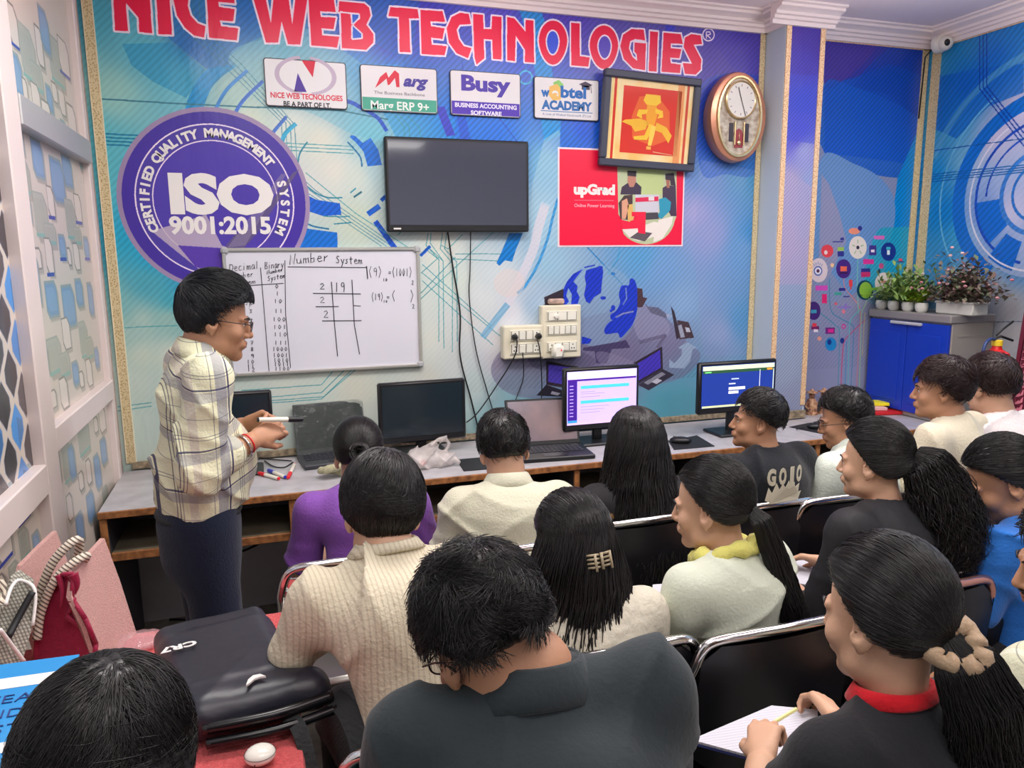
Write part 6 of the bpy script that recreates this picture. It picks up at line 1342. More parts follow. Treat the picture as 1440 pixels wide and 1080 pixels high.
cb_.tube([c0+HK.R@V3(0, -.008, .018), c0+HK.R@V3(0, -.008, -.019)], .0035, 8); cb_.build('claw_clip', cl_m, K_, smooth=True, world=True)
def pony(tie, pts, wd, N=420, curl=0, r=.002, vol=(.007,.006), flat=None):
    def f(H, bf, Nb):
        pr = hair_back(H, tie, vol=vol); t0 = H.w(SC+unit(V3(*tie))*(SR+.004)); pr.append(tail([t0]+[t0+V3(*p) for p in pts], wd, N, r, curl, flat=flat)); return pr
    return f
kurta = cloth('pale_green_white_kurta', (212,218,200), bump=.2)
KU, HKU, J = person('woman in white kurta with yellow scarf and long straight ponytail', at_d(1000, 642, 1.92), hyaw=40, hpitch=10, byaw=20, lean=.08, skin=sk_b, hs=.98, sw=.155, shirt=kurta, sleeve='long', fem=True, seed=23, amp=0.0112, girth=1.02, res=.007,
  hair=pony((-.15, -.93, -.38), [(.015,-.025,-.025),(.045,-.045,-.12),(.075,-.06,-.22),(.105,-.07,-.32),(.13,-.08,-.42)], [.014,.026,.032,.036,.038,.026], 1300, .006, .0010), arms={'L': ((-.03, .10, -.23), (.02, .20, .03)), 'R': ((.04, .05, -.25), (-.12, .2, 0))}, curls={'L': (60, 70, 75, 80)})
sc_ = MB(); 
def scarf(): 
    ring = []
    for i in range(30):
        a = 2*math.pi*i/30; d = J['br']*math.cos(a)*.078+J['bf']*math.sin(a)*.07; ring.append(J['Nb']+d+V3(0, 0, .0-.03*math.sin(a)+.006*math.sin(a*5)))
    return ring
MB().tube(scarf(), [.020+.005*math.sin(i*1.9) for i in range(30)], 10, closed=True).build('scarf', cloth('yellow_scarf', (224,218,120), bump=.5, bscale=60), KU, smooth=True, world=True)
curly_m = mat('sparkly_black_cloth', (22,22,28), .7, rgb2=(30,30,36), vscale=80)
person('woman with thick curly ponytail and small earring in black top', at_d(1232, 592, 2.12), hyaw=30, hpitch=6, byaw=12, lean=.06, skin=sk_b, hs=.90, sw=.165, shirt=curly_m, sleeve='elbow', fem=True, seed=24, girth=1.05,
  hair=pony((.1, -.95, .0), [(.02,-.02,-.02),(.05,-.04,-.09),(.075,-.06,-.18),(.095,-.07,-.27),(.11,-.07,-.35)], [.03,.062,.085,.095,.10,.08], 2600, .026, .0011, vol=(.010,.012)), neckopen=.066)[0]
bluec = cloth('bright_blue_cloth', (40,110,196))
person('woman in bright blue top with black scarf of hair, head bowed left', at_d(1402, 615, 2.15), hyaw=52, hpitch=30, byaw=15, lean=.06, skin=sk_a, hs=.99, sw=.16, shirt=bluec, sleeve='short', fem=True, seed=25, girth=1.08,
  hair=pony((.0, -.9, -.42), [(.04,-.03,-.03),(.07,-.05,-.10),(.10,-.06,-.18)], [.03,.05,.05,.04], 1200, .004, .001, vol=(.008,.008)))
cream_pl = banded('cream_check_shirt', (206,206,180), [((1, .0, 0), .09, [(.3,.03,(130,130,130),.6),(.36,.03,(150,150,150),.6),(.7,.12,(222,224,206),.7)]), ((0, -.3, 1), .10, [(.3,.02,(110,110,110),.6),(.6,.14,(222,222,202),.6)])])
E_, HE, J = person('man with moustache in cream checked shirt cut by the right edge', at_d(1520, 698, 1.45), hyaw=58, hpitch=12, byaw=4, lean=.02, nbo=(-.06, -.04, .02), skin=sk_a, hs=1.02, sw=.18, shirt=cream_pl, sleeve='short', hair=lambda H, bf, Nb: hair_short(H, N=900), seed=26, collar=(cream_pl, 'shirt'))
MB().tube([HE.w(p) for p in ((-.022, .088, -.046), (-.008, .100, -.042), (0, .1005, -.041), (.008, .100, -.042), (.022, .088, -.046))], [.002, .005, .004, .005, .002], 6).build('moustache', hair_m, E_, smooth=True, world=True)
# ------------------------------------------------------------------ nearest row
blacks = cloth('dark_slate_shirt_cloth', (42,50,54), bump=.12)
K2, HB, J = person('man in dark slate shirt, tousled black hair, head bowed in the foreground', at_d(660, 780, 1.0), hyaw=16, hpitch=36, hroll=-6, byaw=-6, lean=.14, side=-.05, tilt=.010, neckl=.8, nbo=(.032, .022, .042), shrug=.004, skin=sk_a, hs=.90, sw=.155, fold_f=30, neckopen=.054, sunk=.022, cutup=.05, shirt=blacks, sleeve='long', res=.006, amp=.0095, hair=lambda H, bf, Nb: hair_short(H, [-.5,-.5,-.45,-.15,.0,.2,.42,.5], (.05,-.3,.95), 9000, .034, .013, (.010,.012), .00055, .5), seed=31, collar=(blacks, 'shirt'), back=.03, girth=1.05)
glasses(HB, K2)
redneck = cloth('black_tee_cloth_near', (26,27,32), bump=.12)
tiew = (-.05, -.92, -.42)
NBp = [on_z(1036, 1052, .80), on_z(1112, 1010, .765)]
RW, HR, J = person('woman in black T-shirt with red neckband and beige scrunchie, writing in a notebook', at_d(1246, 757, 1.1), hyaw=14, hpitch=12, hroll=2, byaw=4, lean=.06, skin=sk_b, hs=.90, sw=.122, neckl=1.35, shirt=redneck, sleeve='short', res=.006, amp=0.0064, fem=True, seed=32, hairmat=hair_m,
  hair=pony(tiew, [(.012,-.02,-.03),(.035,-.035,-.09),(.05,-.04,-.17),(.06,-.03,-.26)], [.020,.045,.058,.062,.05], 3600, .004, .0007, vol=(.009,.010)), neckopen=.049, band=.014, nbo=(-.008, .012, .0), collar=(cloth('red_ribbed_neckband', (196,20,34)), 'band'),
  arms={'L': ((-.05, .10, -.23), ('w', *(NBp[0]-V3(.0, .07, -.01)))), 'R': ((.03, .12, -.22), ('w', *(NBp[1]-V3(-.07, .06, -.01))))}, curls={'L': (42, 52, 55, 60), 'R': (50, 55, 60, 60)}, pn={'L': (.5, 0, -1), 'R': (-.6, 0, -1)})
t0 = HR.w(SC+unit(V3(*tiew))*(SR+.004))
MB().tube([t0+V3(.002, -.008, -.006)+(.032+.006*math.sin(a*4))*(V3(.55, .35, .75)*math.cos(a)*.8+V3(.6, -.75, -.2)*math.sin(a)) for a in np.linspace(0, 6.283, 33)[:-1]], [.013+.004*math.sin(i*1.7) for i in range(32)], 10, closed=True).build('scrunchie', cloth('beige_satin', (176,150,122), rough=.4), RW, smooth=True, world=True)
person('person at the lower left corner seen from above, swirling black hair', at_d(143, 940, .80), hyaw=-5, hpitch=18, byaw=-5, lean=.05, skin=sk_b, hs=.93, sw=.17, shirt=cloth('dark_grey_cloth', (60,60,66)), sleeve='short', hair=lambda H, bf, Nb: hair_short(H, HL_SHORT, (.1,-.30,.95), 10000, .075, .009, (.010,.010), .00055, .3), seed=33)

# ------------------------------------------------------------------ red covered table
redcl = cloth('red_tablecloth', (214,92,92), bump=.8, bscale=170, rgb2=(198,76,80), vscale=120)
TX0, TX1, TY0, TY1 = XL+.04, .02, .95, 2.03
tb = thing('table', 'table under a coral red woven cloth at the left wall', 'table', ((TX0+TX1)/2, (TY0+TY1)/2, 0))
MB().bx(TX0+.02, TX1-.02, TY0+.02, TY1-.02, .70, .735, b=.004).build('tabletop', wood_edge, tb, world=True)
for x_ in (TX0+.06, TX1-.06):
    for y_ in (TY0+.06, TY1-.06): MB().bx(x_-.02, x_+.02, y_-.02, y_+.02, 0, .7, b=.003).build('leg', lamside, tb, world=True)
# cloth draped with rounded edges and rippled hem
def drape(x0, x1, y0, y1, zt, drop, m, label):
    n = 120; rows = []
    per = []
    for (xa_, ya_, xb_, yb_) in ((x0, y0, x1, y0), (x1, y0, x1, y1), (x1, y1, x0, y1), (x0, y1, x0, y0)):
        for i in range(30): per.append((xa_+(xb_-xa_)*i/30., ya_+(yb_-ya_)*i/30.))
    cx_, cy_ = (x0+x1)/2, (y0+y1)/2; V = []; P = np.array(per)
    for (k, dz, wob) in ((.5, 0, 0), (.96, 0, 0), (1.0, -.004, 0), (1.012, -.02, .0), (1.014, -drop*.5, .006), (1.016, -drop, .012)):
        for i, (x, y) in enumerate(per):
            s_ = math.sin(i*.75)*wob; V.append((cx_+(x-cx_)*(k+s_), cy_+(y-cy_)*(k+s_*.6), zt+dz))
    fs = [(j*n+i, j*n+(i+1) % n, (j+1)*n+(i+1) % n, (j+1)*n+i)[::-1] for j in range(5) for i in range(n)]; fs.append(tuple(range(n)))
    mb = MB(); mb.add(V, fs); o = mb.build('tablecloth', m, None, smooth='auto'); return tag(o, label, 'tablecloth')
drape(TX0, TX1, TY0, TY1, .748, .22, redcl, 'coral red woven cloth spread over the left table')
# ------------------------------------------------------------------ backpack lying on the cloth
bpm = mat('black_coated_fabric', (38,39,50), .38, spec=.5, bump=.3, bscale=14); bpm2 = mat('black_glossy_piping', (16,16,20), .2)
bq = [on_z(*p, .80) for p in ((192, 912), (352, 868), (452, 965), (275, 1012))]
bc = sum(bq)/4; u_ = unit((bq[1]-bq[0])+(bq[2]-bq[3])); v_ = unit(np.cross(V3(0, 0, 1), u_)); Lx = .40; Ly = .30
bp_ = thing('backpack', 'black glossy backpack with white lettering lying on the red cloth', 'backpack', (bc[0], bc[1], .752))
R3 = np.stack([u_, v_, V3(0, 0, 1)], 1); bw = lambda x, y, z: V3(bc[0], bc[1], .752)+R3@V3(x, y, z)
Pq = [np.array([p[0], p[1], 0])-V3(bc[0], bc[1], 0) for p in bq]
g = Sdf(bc-V3(.32, .32, .1), bc+V3(.32, .32, .14), .0055)
hx_ = (np.linalg.norm(bq[1]-bq[0])+np.linalg.norm(bq[2]-bq[3]))/4; hy_ = (np.linalg.norm(bq[3]-bq[0])+np.linalg.norm(bq[2]-bq[1]))/4
cn = [V3(bc[0], bc[1], .80)+Pq[i] for i in range(4)]
g.rbox((bc[0], bc[1], .795), (hx_, hy_, .045), R3, .032, .0); g.rbox((bc[0]-v_[0]*hy_*.1, bc[1]-v_[1]*hy_*.1, .812), (hx_*.9, hy_*.72, .038), R3, .03, .02)
g.cap(cn[3]*.94+cn[2]*.06, cn[2]*.9+cn[3]*.1, .036, .042, k=.03)
g.warp(folds(.0045, 17, 5)); g.plane((0, 0, .753), (0, 0, -1)); mesh_np('shell', [g.mesh()], bpm, bp_)
edge3 = [cn[3]+(cn[3]-cn[0])*.10+V3(0, 0, -.002), (cn[2]+cn[3])/2+(cn[3]-cn[0])*.16, cn[2]+(cn[3]-cn[0])*.12]
MB().tube([tuple(p) for p in smoothpts(edge3, 8)], .012, 8).build('piping', bpm2, bp_, smooth=True, world=True); MB().tube([tuple(p+V3(0, 0, -.024)+(cn[3]-cn[0])*.04) for p in smoothpts(edge3, 8)], .010, 8).build('piping', bpm2, bp_, smooth=True, world=True)
strap = [cn[2]+V3(.02, -.03, -.01), cn[2]+V3(.05, -.08, -.03), cn[2]+V3(.07, -.14, -.12), cn[2]+V3(.06, -.17, -.3)]
def ribbon(pts, w_, t, name, m, par, side):
    P = smoothpts(pts, 8); mb = MB(); V = []; s_ = np.array(side, float)
    for i, p in enumerate(P):
        T = unit(P[min(i+1, len(P)-1)]-P[max(i-1, 0)]); a = unit(s_-T*(s_@T)); b = np.cross(T, a)
        V += [p+a*w_/2+b*t/2, p-a*w_/2+b*t/2, p-a*w_/2-b*t/2, p+a*w_/2-b*t/2]
    n = len(P); fs = [(4*i+j, 4*i+(j+1) % 4, 4*i+4+(j+1) % 4, 4*i+4+j) for i in range(n-1) for j in range(4)]+[(0, 1, 2, 3)[::-1], tuple(4*(n-1)+j for j in range(4))]
    mb.add(V, fs); return mb.build(name, m, par, smooth='auto', world=par is not None)
ribbon(strap, .045, .006, 'strap', mat('black_webbing', (34,36,38), .8, bump=.4, bscale=90), bp_, (1, .3, .3)); ribbon([p+V3(-.1, -.02, 0) for p in strap[:3]], .03, .005, 'strap', MATS['black_webbing'], bp_, (1, .3, .3))
tz = .856
tp = on_z(252, 912, tz+.0); U = unit(on_z(225, 918, tz)-on_z(272, 906, tz)); Vv = np.cross(V3(0, 0, 1), U)
text('CR7', tuple(tp-Vv*.012+V3(0, 0, .0035)), .022, white_print, bp_, U=tuple(U), V=tuple(Vv), fit=.075, bold=.0012, world=True)
sw_ = [on_z(*p, tz-.006) for p in ((346,966),(349,958),(356,952),(366,950),(374,953),(366,954),(358,957),(351,963))]
MB().add([tuple(p+V3(0, 0, .004)) for p in sw_]+[tuple(p) for p in sw_], [tuple(range(8)), tuple(range(8, 16))[::-1]]+[(i, 8+i, 8+(i+1) % 8, (i+1) % 8) for i in range(8)]).build('logo_print', white_print, bp_, world=True)
# ------------------------------------------------------------------ tote bags
knit = mat('pink_grey_knit', (206,160,152), .95, bump=.35, bscale=260, rgb2=(186,146,140), vscale=260); maroon = cloth('maroon_satin', (150,26,62), rough=.5); ropec = banded('striped_rope', (226,214,196), [((1, .5, 1), .012, [(.5,.4,(90,76,70),.9)])]); gk = banded('grey_knit', (190,188,172), [((1, .6, .2), .008, [(.5,.45,(90,90,88),.7)]), ((0, .3, 1), .008, [(.5,.4,(100,100,98),.6)])])
tg = thing('tote_bag', 'pink knit tote bag with maroon end panel and rope handles', 'bag', (-.42, 1.93, .75))
A0 = on_z(188, 932, .75); A1 = on_z(190, 880, .78)
def quadbag(name, pts_l, pts_r, m, par, world=True):
    """loft between two outlines"""
    n = len(pts_l); mb = MB(); mb.add(list(pts_l)+list(pts_r), [(i, (i+1) % n, n+(i+1) % n, n+i) for i in range(n)]+[tuple(range(n))[::-1], tuple(range(n, 2*n))]); return mb.build(name, m, par, world=world, smooth='auto')
Y1, Y2 = 1.80, 2.10
tq = lambda x, y, Y: on_y(x, y, Y)
front = [tq(128, 935, 1.80), tq(186, 932, 1.98), tq(192, 890, 2.02), tq(170, 820, 2.04), tq(147, 757, 2.06), tq(128, 778, 1.98), tq(104, 808, 1.86), tq(100, 840, 1.82), tq(122, 885, 1.80), tq(135, 925, 1.80)]
nrm = V3(-.8, .35, 0); nrm = unit(nrm)*.012
quadbag('front_panel', front, [p+nrm for p in front], knit, tg)
back_ = [p+V3(-.13, .10, 0) for p in front[:8]]
quadbag('back_panel', back_, [p+nrm for p in back_], knit, tg)
endp = [tq(50, 930, 1.84), tq(132, 935, 1.80), tq(135, 905, 1.80), tq(120, 870, 1.80), tq(101, 842, 1.83), tq(103, 807, 1.85), tq(82, 808, 1.86), tq(70, 835, 1.88), tq(53, 858, 1.88)]
quadbag('end_panel', endp, [p+V3(.0, .012, 0) for p in endp], maroon, tg)
for i in range(len(endp)): MB().tube([tuple(endp[i]), tuple(endp[(i+1) % len(endp)])], .0055, 8).build('piping', maroon, tg, smooth=True, world=True)
cc_ = sum(endp)/len(endp)
for a_, b_, r_ in ((endp[4], cc_, .010), (endp[6], cc_+V3(-.01, 0, .02), .008), (endp[5], (cc_+endp[5])/2+V3(.01, 0, 0), .012), (cc_, endp[2], .007)):
    MB().tube([tuple(p+V3(0, -.002, 0)) for p in smoothpts([a_, (a_+b_)/2+V3(.006, 0, 0), b_], 5)], [r_*(1-.08*k) for k in range(11)], 8).build('fold', maroon, tg, smooth=True, world=True)
for s_, dx in ((0, 0), (1, -.05)):
    hp = [tq(52, 900-12*s_, 1.84)+V3(dx*.3, 0, 0), tq(58, 860-s_*16, 1.86), tq(78, 815-s_*18, 1.86), tq(105, 790-s_*22, 1.88), tq(122-s_*6, 782-s_*14, 1.93), tq(112, 795, 1.96)]
    hp = [p+V3(-.012*s_, .03*s_, 0) for p in hp]; MB().tube([tuple(p) for p in smoothpts(hp, 8)], .010, 8).build('rope_handle', ropec, tg, smooth=True, world=True)
lb = [tq(138, 830, 1.93), tq(143, 822, 1.94), tq(141, 838, 1.93)]
g2_ = thing('tote_bag', 'grey checked knit bag with white piping at the far left', 'bag', (-.6, 1.75, .75))
gq = [tq(-60, 930, 1.70), tq(30, 935, 1.76), tq(46, 880, 1.80), tq(49, 830, 1.84), tq(28, 816, 1.86), tq(16, 826, 1.82), tq(8, 850, 1.76), tq(-60, 860, 1.70)]
gq = [V3(max(p[0], XL+.02), p[1], p[2]) for p in gq]; gb = [V3(max(p[0]-.02, XL+.01), p[1]+.07, p[2]) for p in gq]
quadbag('side_panel', gq, gb, gk, g2_)
MB().tube([tuple(p) for p in smoothpts([gq[2], gq[3], gq[4], gq[5], gq[6]], 5)], .004, 6).build('piping', white_print, g2_, smooth=True, world=True); MB().tube([tuple(p) for p in smoothpts([tq(0, 885, 1.72), tq(15, 905, 1.74), tq(34, 930, 1.76)], 5)], .004, 6).build('piping', white_print, g2_, smooth=True, world=True)
MB().tube([tuple(p) for p in smoothpts([tq(12, 895, 1.755), tq(25, 870, 1.79), tq(46, 832, 1.82)], 5)], .008, 6).build('dark_edge', blkm, g2_, smooth=True, world=True)
MB().tube([tuple(p) for p in smoothpts([tq(0, 820, 1.9), tq(8, 835, 1.84), tq(0, 850, 1.76)], 5)], .010, 8).build('rope_handle', ropec, g2_, smooth=True, world=True)
# ------------------------------------------------------------------ blue card with handwriting
bcP = [on_y(112, 920, 1.66), on_y(-40, 940, 1.60), on_y(-60, 1085, 1.32), on_y(55, 1070, 1.38)]
bcP[2] = bcP[1]+bcP[3]-bcP[0]
cardn = unit(np.cross(bcP[1]-bcP[0], bcP[2]-bcP[0])); cardn = cardn if cardn@(EYE-bcP[0]) > 0 else -cardn
bcard = thing('card_folder', 'bright blue card folder with white bands and handwritten capitals', 'folder', tuple(bcP[3]))
def cq(u, v): return bcP[0]*(1-u)*(1-v)+bcP[1]*u*(1-v)+bcP[2]*u*v+bcP[3]*(1-u)*v
def cpatch(u0, u1, v0, v1, m, nm, lift, t=.003):
    P = [cq(u0, v0), cq(u1, v0), cq(u1, v1), cq(u0, v1)]; return MB().add([tuple(p+cardn*lift) for p in P]+[tuple(p+cardn*(lift-t)) for p in P], [(0, 1, 2, 3), (7, 6, 5, 4), (0, 4, 5, 1), (1, 5, 6, 2), (2, 6, 7, 3), (3, 7, 4, 0)]).build(nm, m, bcard, world=True)
cpatch(0, 1, 0, 1, mat('cyan_blue_card', (20,140,210), .45), 'sheet', 0); cpatch(0, 1, .16, .27, white_print, 'band', .0008, .0006); cpatch(0, 1, .78, .87, white_print, 'band', .0008, .0006)
Uc = unit(cq(.3, .5)-cq(.6, .5)); Vc = np.cross(cardn, Uc)
for s_, v_c in (('TEACH', .42), ('NDRA', .56), ('STE', .70)): text(s_, tuple(cq(.33, v_c)+cardn*.0015), .022, mat('navy_ink', (20,50,120), .6), bcard, U=tuple(Uc), V=tuple(Vc), fit=.028*len(s_), bold=-.0004, world=True, shear=.2)
# ------------------------------------------------------------------ earbud case, plastic film
ec = on_z(366, 1063, .765); eo = thing('earbud_case', 'small white rounded earbud case on the red cloth', 'case', (ec[0], ec[1], .75))
MB().ell((0, 0, .018), (.029, .027, .017), 24, 12).build('shell', mat('glossy_white_plastic', (235,232,222), .15), eo, smooth=True); MB().tube([(0.029*1.005*math.cos(a), .027*1.005*math.sin(a), .022) for a in np.linspace(0, 6.283, 33)[:-1]], .0005, 4, closed=True).build('lid_seam', blkm, eo); MB().ell((-.01, -.0255, .014), (.0015, .001, .0015), 8, 6).build('status_light', blkm, eo)
fp = on_z(190, 902, .76); g = Sdf(fp-V3(.09, .08, .03), fp+V3(.09, .08, .06), .005); g.ell(fp, (.07, .055, .018), k=0).warp(folds(.006, 60, 8)); g.plane((0, 0, .750), (0, 0, -1)); tag(mesh_np('plastic_wrapper', [g.mesh()], mat('clear_crumpled_plastic', (230,190,195), .08, alpha=.3, spec=.9, bump=.8, bscale=40)), 'crumpled clear plastic wrapper between the pink tote and the backpack', 'wrapper')
# ------------------------------------------------------------------ folding chairs
padm = mat('black_padded_vinyl', (18,18,24), .35, spec=.5)
def chair(label, top, yaw, w_=.44, H_=.84, silver=False, padc=None, rimc=None):
    """top = world point of the middle of the backrest's upper rim"""
    c0 = V3(top[0], top[1], 0)+V3(-math.sin(RAD(yaw)), math.cos(RAD(yaw)), 0)*.02
    o_ = thing('folding_chair', label, 'chair', tuple(c0), RAD(yaw)); hw = w_/2; pm = padc or padm; cm2 = rimc or chrome
    # rim: inverted U going down into the front legs
    P = [(-hw*.98, .30, .02), (-hw, .16, .45), (-hw, .03, .70), (-hw*.98, .0, H_-.07), (-hw*.84, -.01, H_-.008), (-hw*.4, -.022, H_+.004), (0, -.027, H_+.006), (hw*.4, -.022, H_+.004), (hw*.84, -.01, H_-.008), (hw*.98, .0, H_-.07), (hw, .03, .70), (hw, .16, .45), (hw*.98, .30, .02)]
    MB().tube([tuple(p) for p in smoothpts(P, 6)], .0125, 10).build('tube_frame', cm2, o_, smooth=True)
    for q in (-1, 1): MB().tube([(q*hw*.86, .34, .43), (q*hw*.88, .1, .22), (q*hw*.9, -.12, .02)], .011, 8).build('leg', cm2, o_, smooth=True)
    MB().tube([(-hw*.9, -.12, .03), (hw*.9, -.12, .03)], .009, 8).build('foot_bar', cm2, o_, smooth=True); MB().tube([(-hw*.97, .24, .2), (hw*.97, .24, .2)], .009, 8).build('stretcher', cm2, o_, smooth=True)
    n = 10
    def slab(z0, z1, th, nm, m, inset=.012, rr=.05):
        V = []; 
        out = rrect((hw-inset)*2, z1-z0, rr, 5)
        for sgn in (-1, 1):
            for (x, z) in out:
                bow = -.026*(1-(x/hw)**2)+.004; zz = (z0+z1)/2+z; y = .0+(.70-zz)*.10*(zz < .78)-0.0+(bow)+sgn*th/2; V.append((x, y, zz))
        m_ = len(out); mb = MB(); k = m_
        # subdivide across by strips: front and back as fans of quads between left/right symmetric points
        fs = [(i, (i+1) % m_, m_+(i+1) % m_, m_+i) for i in range(m_)]; mb.add(V, fs)
        cx_n = 12; 
        for sgn, base in ((-1, 0), (1, m_)):
            rows = []
            for a in range(9):
                zz = z0+(z1-z0)*a/8; dz = abs(zz-(z0+z1)/2)-((z1-z0)/2-rr); sh = (rr-math.sqrt(max(0, rr*rr-max(0, dz)**2))) if dz > 0 else 0
                rows.append([((x_/6.)*(hw-inset-sh), 0, zz) for x_ in range(-6, 7)])
            VV = []
            for row in rows:
                for (x, _, zz) in row: VV.append((x, (.70-zz)*.10*(zz < .78)-.026*(1-(x/hw)**2)+.004+sgn*(th/2+.004*max(0, 1-(abs(x)/hw)**4)), zz))
            ff = [(a*13+b, a*13+b+1, (a+1)*13+b+1, (a+1)*13+b) for a in range(8) for b in range(12)]
            mb.add(VV, [f if sgn < 0 else f[::-1] for f in ff])
        return mb.build(nm, m, o_, smooth='auto')
    if silver:
        slab(H_-.10, H_-.035, .006, 'back_slat', cm2, rr=.012); slab(H_-.24, H_-.16, .006, 'back_slat', pm, rr=.012)
    else: slab(H_-.34, H_-.012, .02, 'backrest', pm)
    for q in (-1, 1):
        for zz in (H_-.09, H_-.27): MB().ell((q*hw*.68, -.030+.008, zz), (.006, .004, .006), 8, 6).build('rivet', chrome, o_, smooth=True)
    MB().box((0, .21, .445), (w_*.88, .38, .035), b=.014).build('seat', pm, o_, smooth='auto')
    return o_
def rim(x, y, z=.84): return on_z(x, y, z)
pinkrim = mat('coppery_chrome_tube', (220,160,150), .2, metal=.9)
chair('steel slat chair behind the purple-topped woman', rim(500, 789), 0, .42, silver=True, padc=mat('silver_slat', (170,165,160), .3, metal=.8))
chair('chair with pale slats behind the boy in the cream polo', rim(740, 772), 0, .42, silver=True, padc=mat('pale_beige_slat', (196,184,172), .4, metal=.3))
chair('black padded chair behind the long-haired floral woman', rim(912, 733), 0)
chair('black padded chair behind the lettered T-shirt', rim(1085, 711), 0)
chair('black padded chair behind the young man with glasses', rim(1198, 700), -2)
chair('black padded chair behind the beige shirt', rim(1352, 684), 0, rimc=pinkrim)
chair('black padded chair behind the smocked top, nearest the slate shirt', rim(868, 918), 0)
chair('black padded chair behind the white kurta, centre right', rim(1098, 886), 0)
chair('black padded chair with coppery rim behind the curly ponytail', rim(1318, 828), 0, rimc=pinkrim)
chair('black padded chair behind the bright blue top, at right edge', rim(1432, 795), -6)
chair('teal-backed folding chair at bottom centre, behind the striped shirt', rim(640, 1048, .80), -8, .44, .80, padc=mat('dark_teal_vinyl', (34,74,78), .4))
# ------------------------------------------------------------------ notebooks, pencil
paper = banded('ruled_paper', (204,202,210), [((.12, 1, 0), .008, [(.5,.14,(150,160,190),.7)])], bump=.02)
def notebook(label, q, z, m=paper):
    P = [on_z(x, y, zz) for (x, y), zz in zip(q, z)]; c0 = sum(P)/4; o_ = thing('notebook', label, 'notebook', tuple(c0))
    for k, nm, off, mm in ((0, 'page', 0, m), (1, 'cover', -.006, mat('notebook_cover', (60,70,130), .5))):
        V = [tuple(p-c0+V3(0, 0, off)) for p in P]+[tuple(p-c0+V3(0, 0, off-.005)) for p in P]; MB().add(V, [(0, 1, 2, 3), (7, 6, 5, 4), (0, 4, 5, 1), (1, 5, 6, 2), (2, 6, 7, 3), (3, 7, 4, 0)]).build(nm, mm, o_)
    return o_
notebook('open ruled notebook under the writing hands at bottom right', [(972,1040),(1085,992),(1150,998),(1150,1088)][::-1], (.735, .735, .735, .735)); 
notebook('lilac-lit open notebook between the kurta and the curly ponytail', [(1100,790),(1146,786),(1134,822),(1108,818)][::-1], (.66, .66, .66, .66)); notebook('page under the kurta woman\'s arms', [(918,822),(945,820),(940,856),(915,850)][::-1], (.72, .72, .72, .72))
hL = NBp[0]; pen = MB(); pa, pb2 = on_z(1055, 1036, .79), on_z(1120, 997, .80)
po_ = thing('pencil', 'pale yellow pencil held above the ruled notebook', 'pencil', tuple((pa+pb2)/2)); 
MB().tube([tuple(pa+(pb2-pa)*.12), tuple(pb2)], .0038, 6).build('shaft', mat('pale_yellow_lacquer', (226,220,150), .35), po_, world=True); MB().tube([tuple(pa), tuple(pa+(pb2-pa)*.12)], [.0006, .0038], 6).build('tip', mat('pencil_wood', (220,190,150), .6), po_, world=True)
# ------------------------------------------------------------------ cabinet, plants
CX0 = 3.52; 
P1_ = on_x(1337, 446, CX0); P2_ = on_x(1217, 432, CX0); cy0, cy1 = P1_[1], YB-.025; ct = (P1_[2]+P2_[2])/2
gm = mat('brushed_grey_metal', (176,170,162), .35, metal=.35, bump=.02); bm_ = mat('cobalt_blue_enamel', (18,60,190), .35)
cbn = thing('cabinet', 'grey metal cabinet with cobalt blue doors and plants on top', 'cabinet', (CX0+.14, (cy0+cy1)/2, ZD))
MB().bx(CX0+.02, XR-.012, cy0, cy1, ZD+.002, ct-.03, b=.004).build('carcass', gm, cbn, world=True); MB().bx(CX0-.005, XR-.012, cy0-.008, cy1+.008, ct-.045, ct, b=.006).build('top', mat('grey_cabinet_top', (150,146,146), .4, metal=.2), cbn, world=True)
cm_ = (cy0+cy1)/2
for a, b_ in ((cy0+.006, cm_-.002), (cm_+.002, cy1-.006)):
    dd = MB().bx(CX0, CX0+.02, a, b_, ZD+.03, ct-.055, b=.003).build('door', bm_, cbn, world=True)
    ins = MB().bx(CX0-.004, CX0, a+.04, b_-.04, ZD+.08, ct-.12, b=.002).build('door_panel', bm_, dd); ins.matrix_parent_inverse = Matrix.Identity(4)
hdl = MB().bx(CX0-.02, CX0, cm_-.11, cm_+.11, ct-.072, ct-.055, b=.004).build('handle', mat('pale_grey_handle', (190,192,200), .35), cbn, world=True)
for k in range(3): MB().bx(CX0+.06, XR-.05, cy0-.003, cy0, ct-.12-.16*k, ct-.11-.16*k).build('side_rib', gm, cbn, world=True)
potm = mat('white_ceramic', (222,222,214), .3); leafg = mat('leaf_green', (96,140,50), .5, rgb2=(50,90,36), vscale=30); leafd = mat('leaf_dark', (100,122,84), .55, rgb2=(138,100,106), vscale=25); leafy = mat('leaf_yellow_green', (160,180,40), .5, rgb2=(90,130,30), vscale=30)
rp = random.Random(5)
def leaves(mb, n, cen, spread, L, W, droop=.4, upb=.6):
    for _ in range(n):
        a = rp.random()*6.28; e = rp.uniform(.1, 1.3)*upb; L_ = L*rp.uniform(.6, 1.2); d = Vector((math.cos(a)*math.cos(e), math.sin(a)*math.cos(e), math.sin(e)))
        c0 = Vector(cen)+Vector((rp.gauss(0, spread[0]), rp.gauss(0, spread[1]), abs(rp.gauss(0, spread[2])))); s_ = d.cross(Vector((0, 0, 1))).normalized()*W*rp.uniform(.7, 1.2)
        m1_ = c0+d*L_*.5; m2_ = c0+d*L_-Vector((0, 0, droop*L_*.5)); mb.add([c0, m1_+s_*.5, m2_, m1_-s_*.5, m1_+Vector((0, 0, -.002))], [(0, 3, 4), (0, 4, 1), (1, 4, 2), (4, 3, 2)])
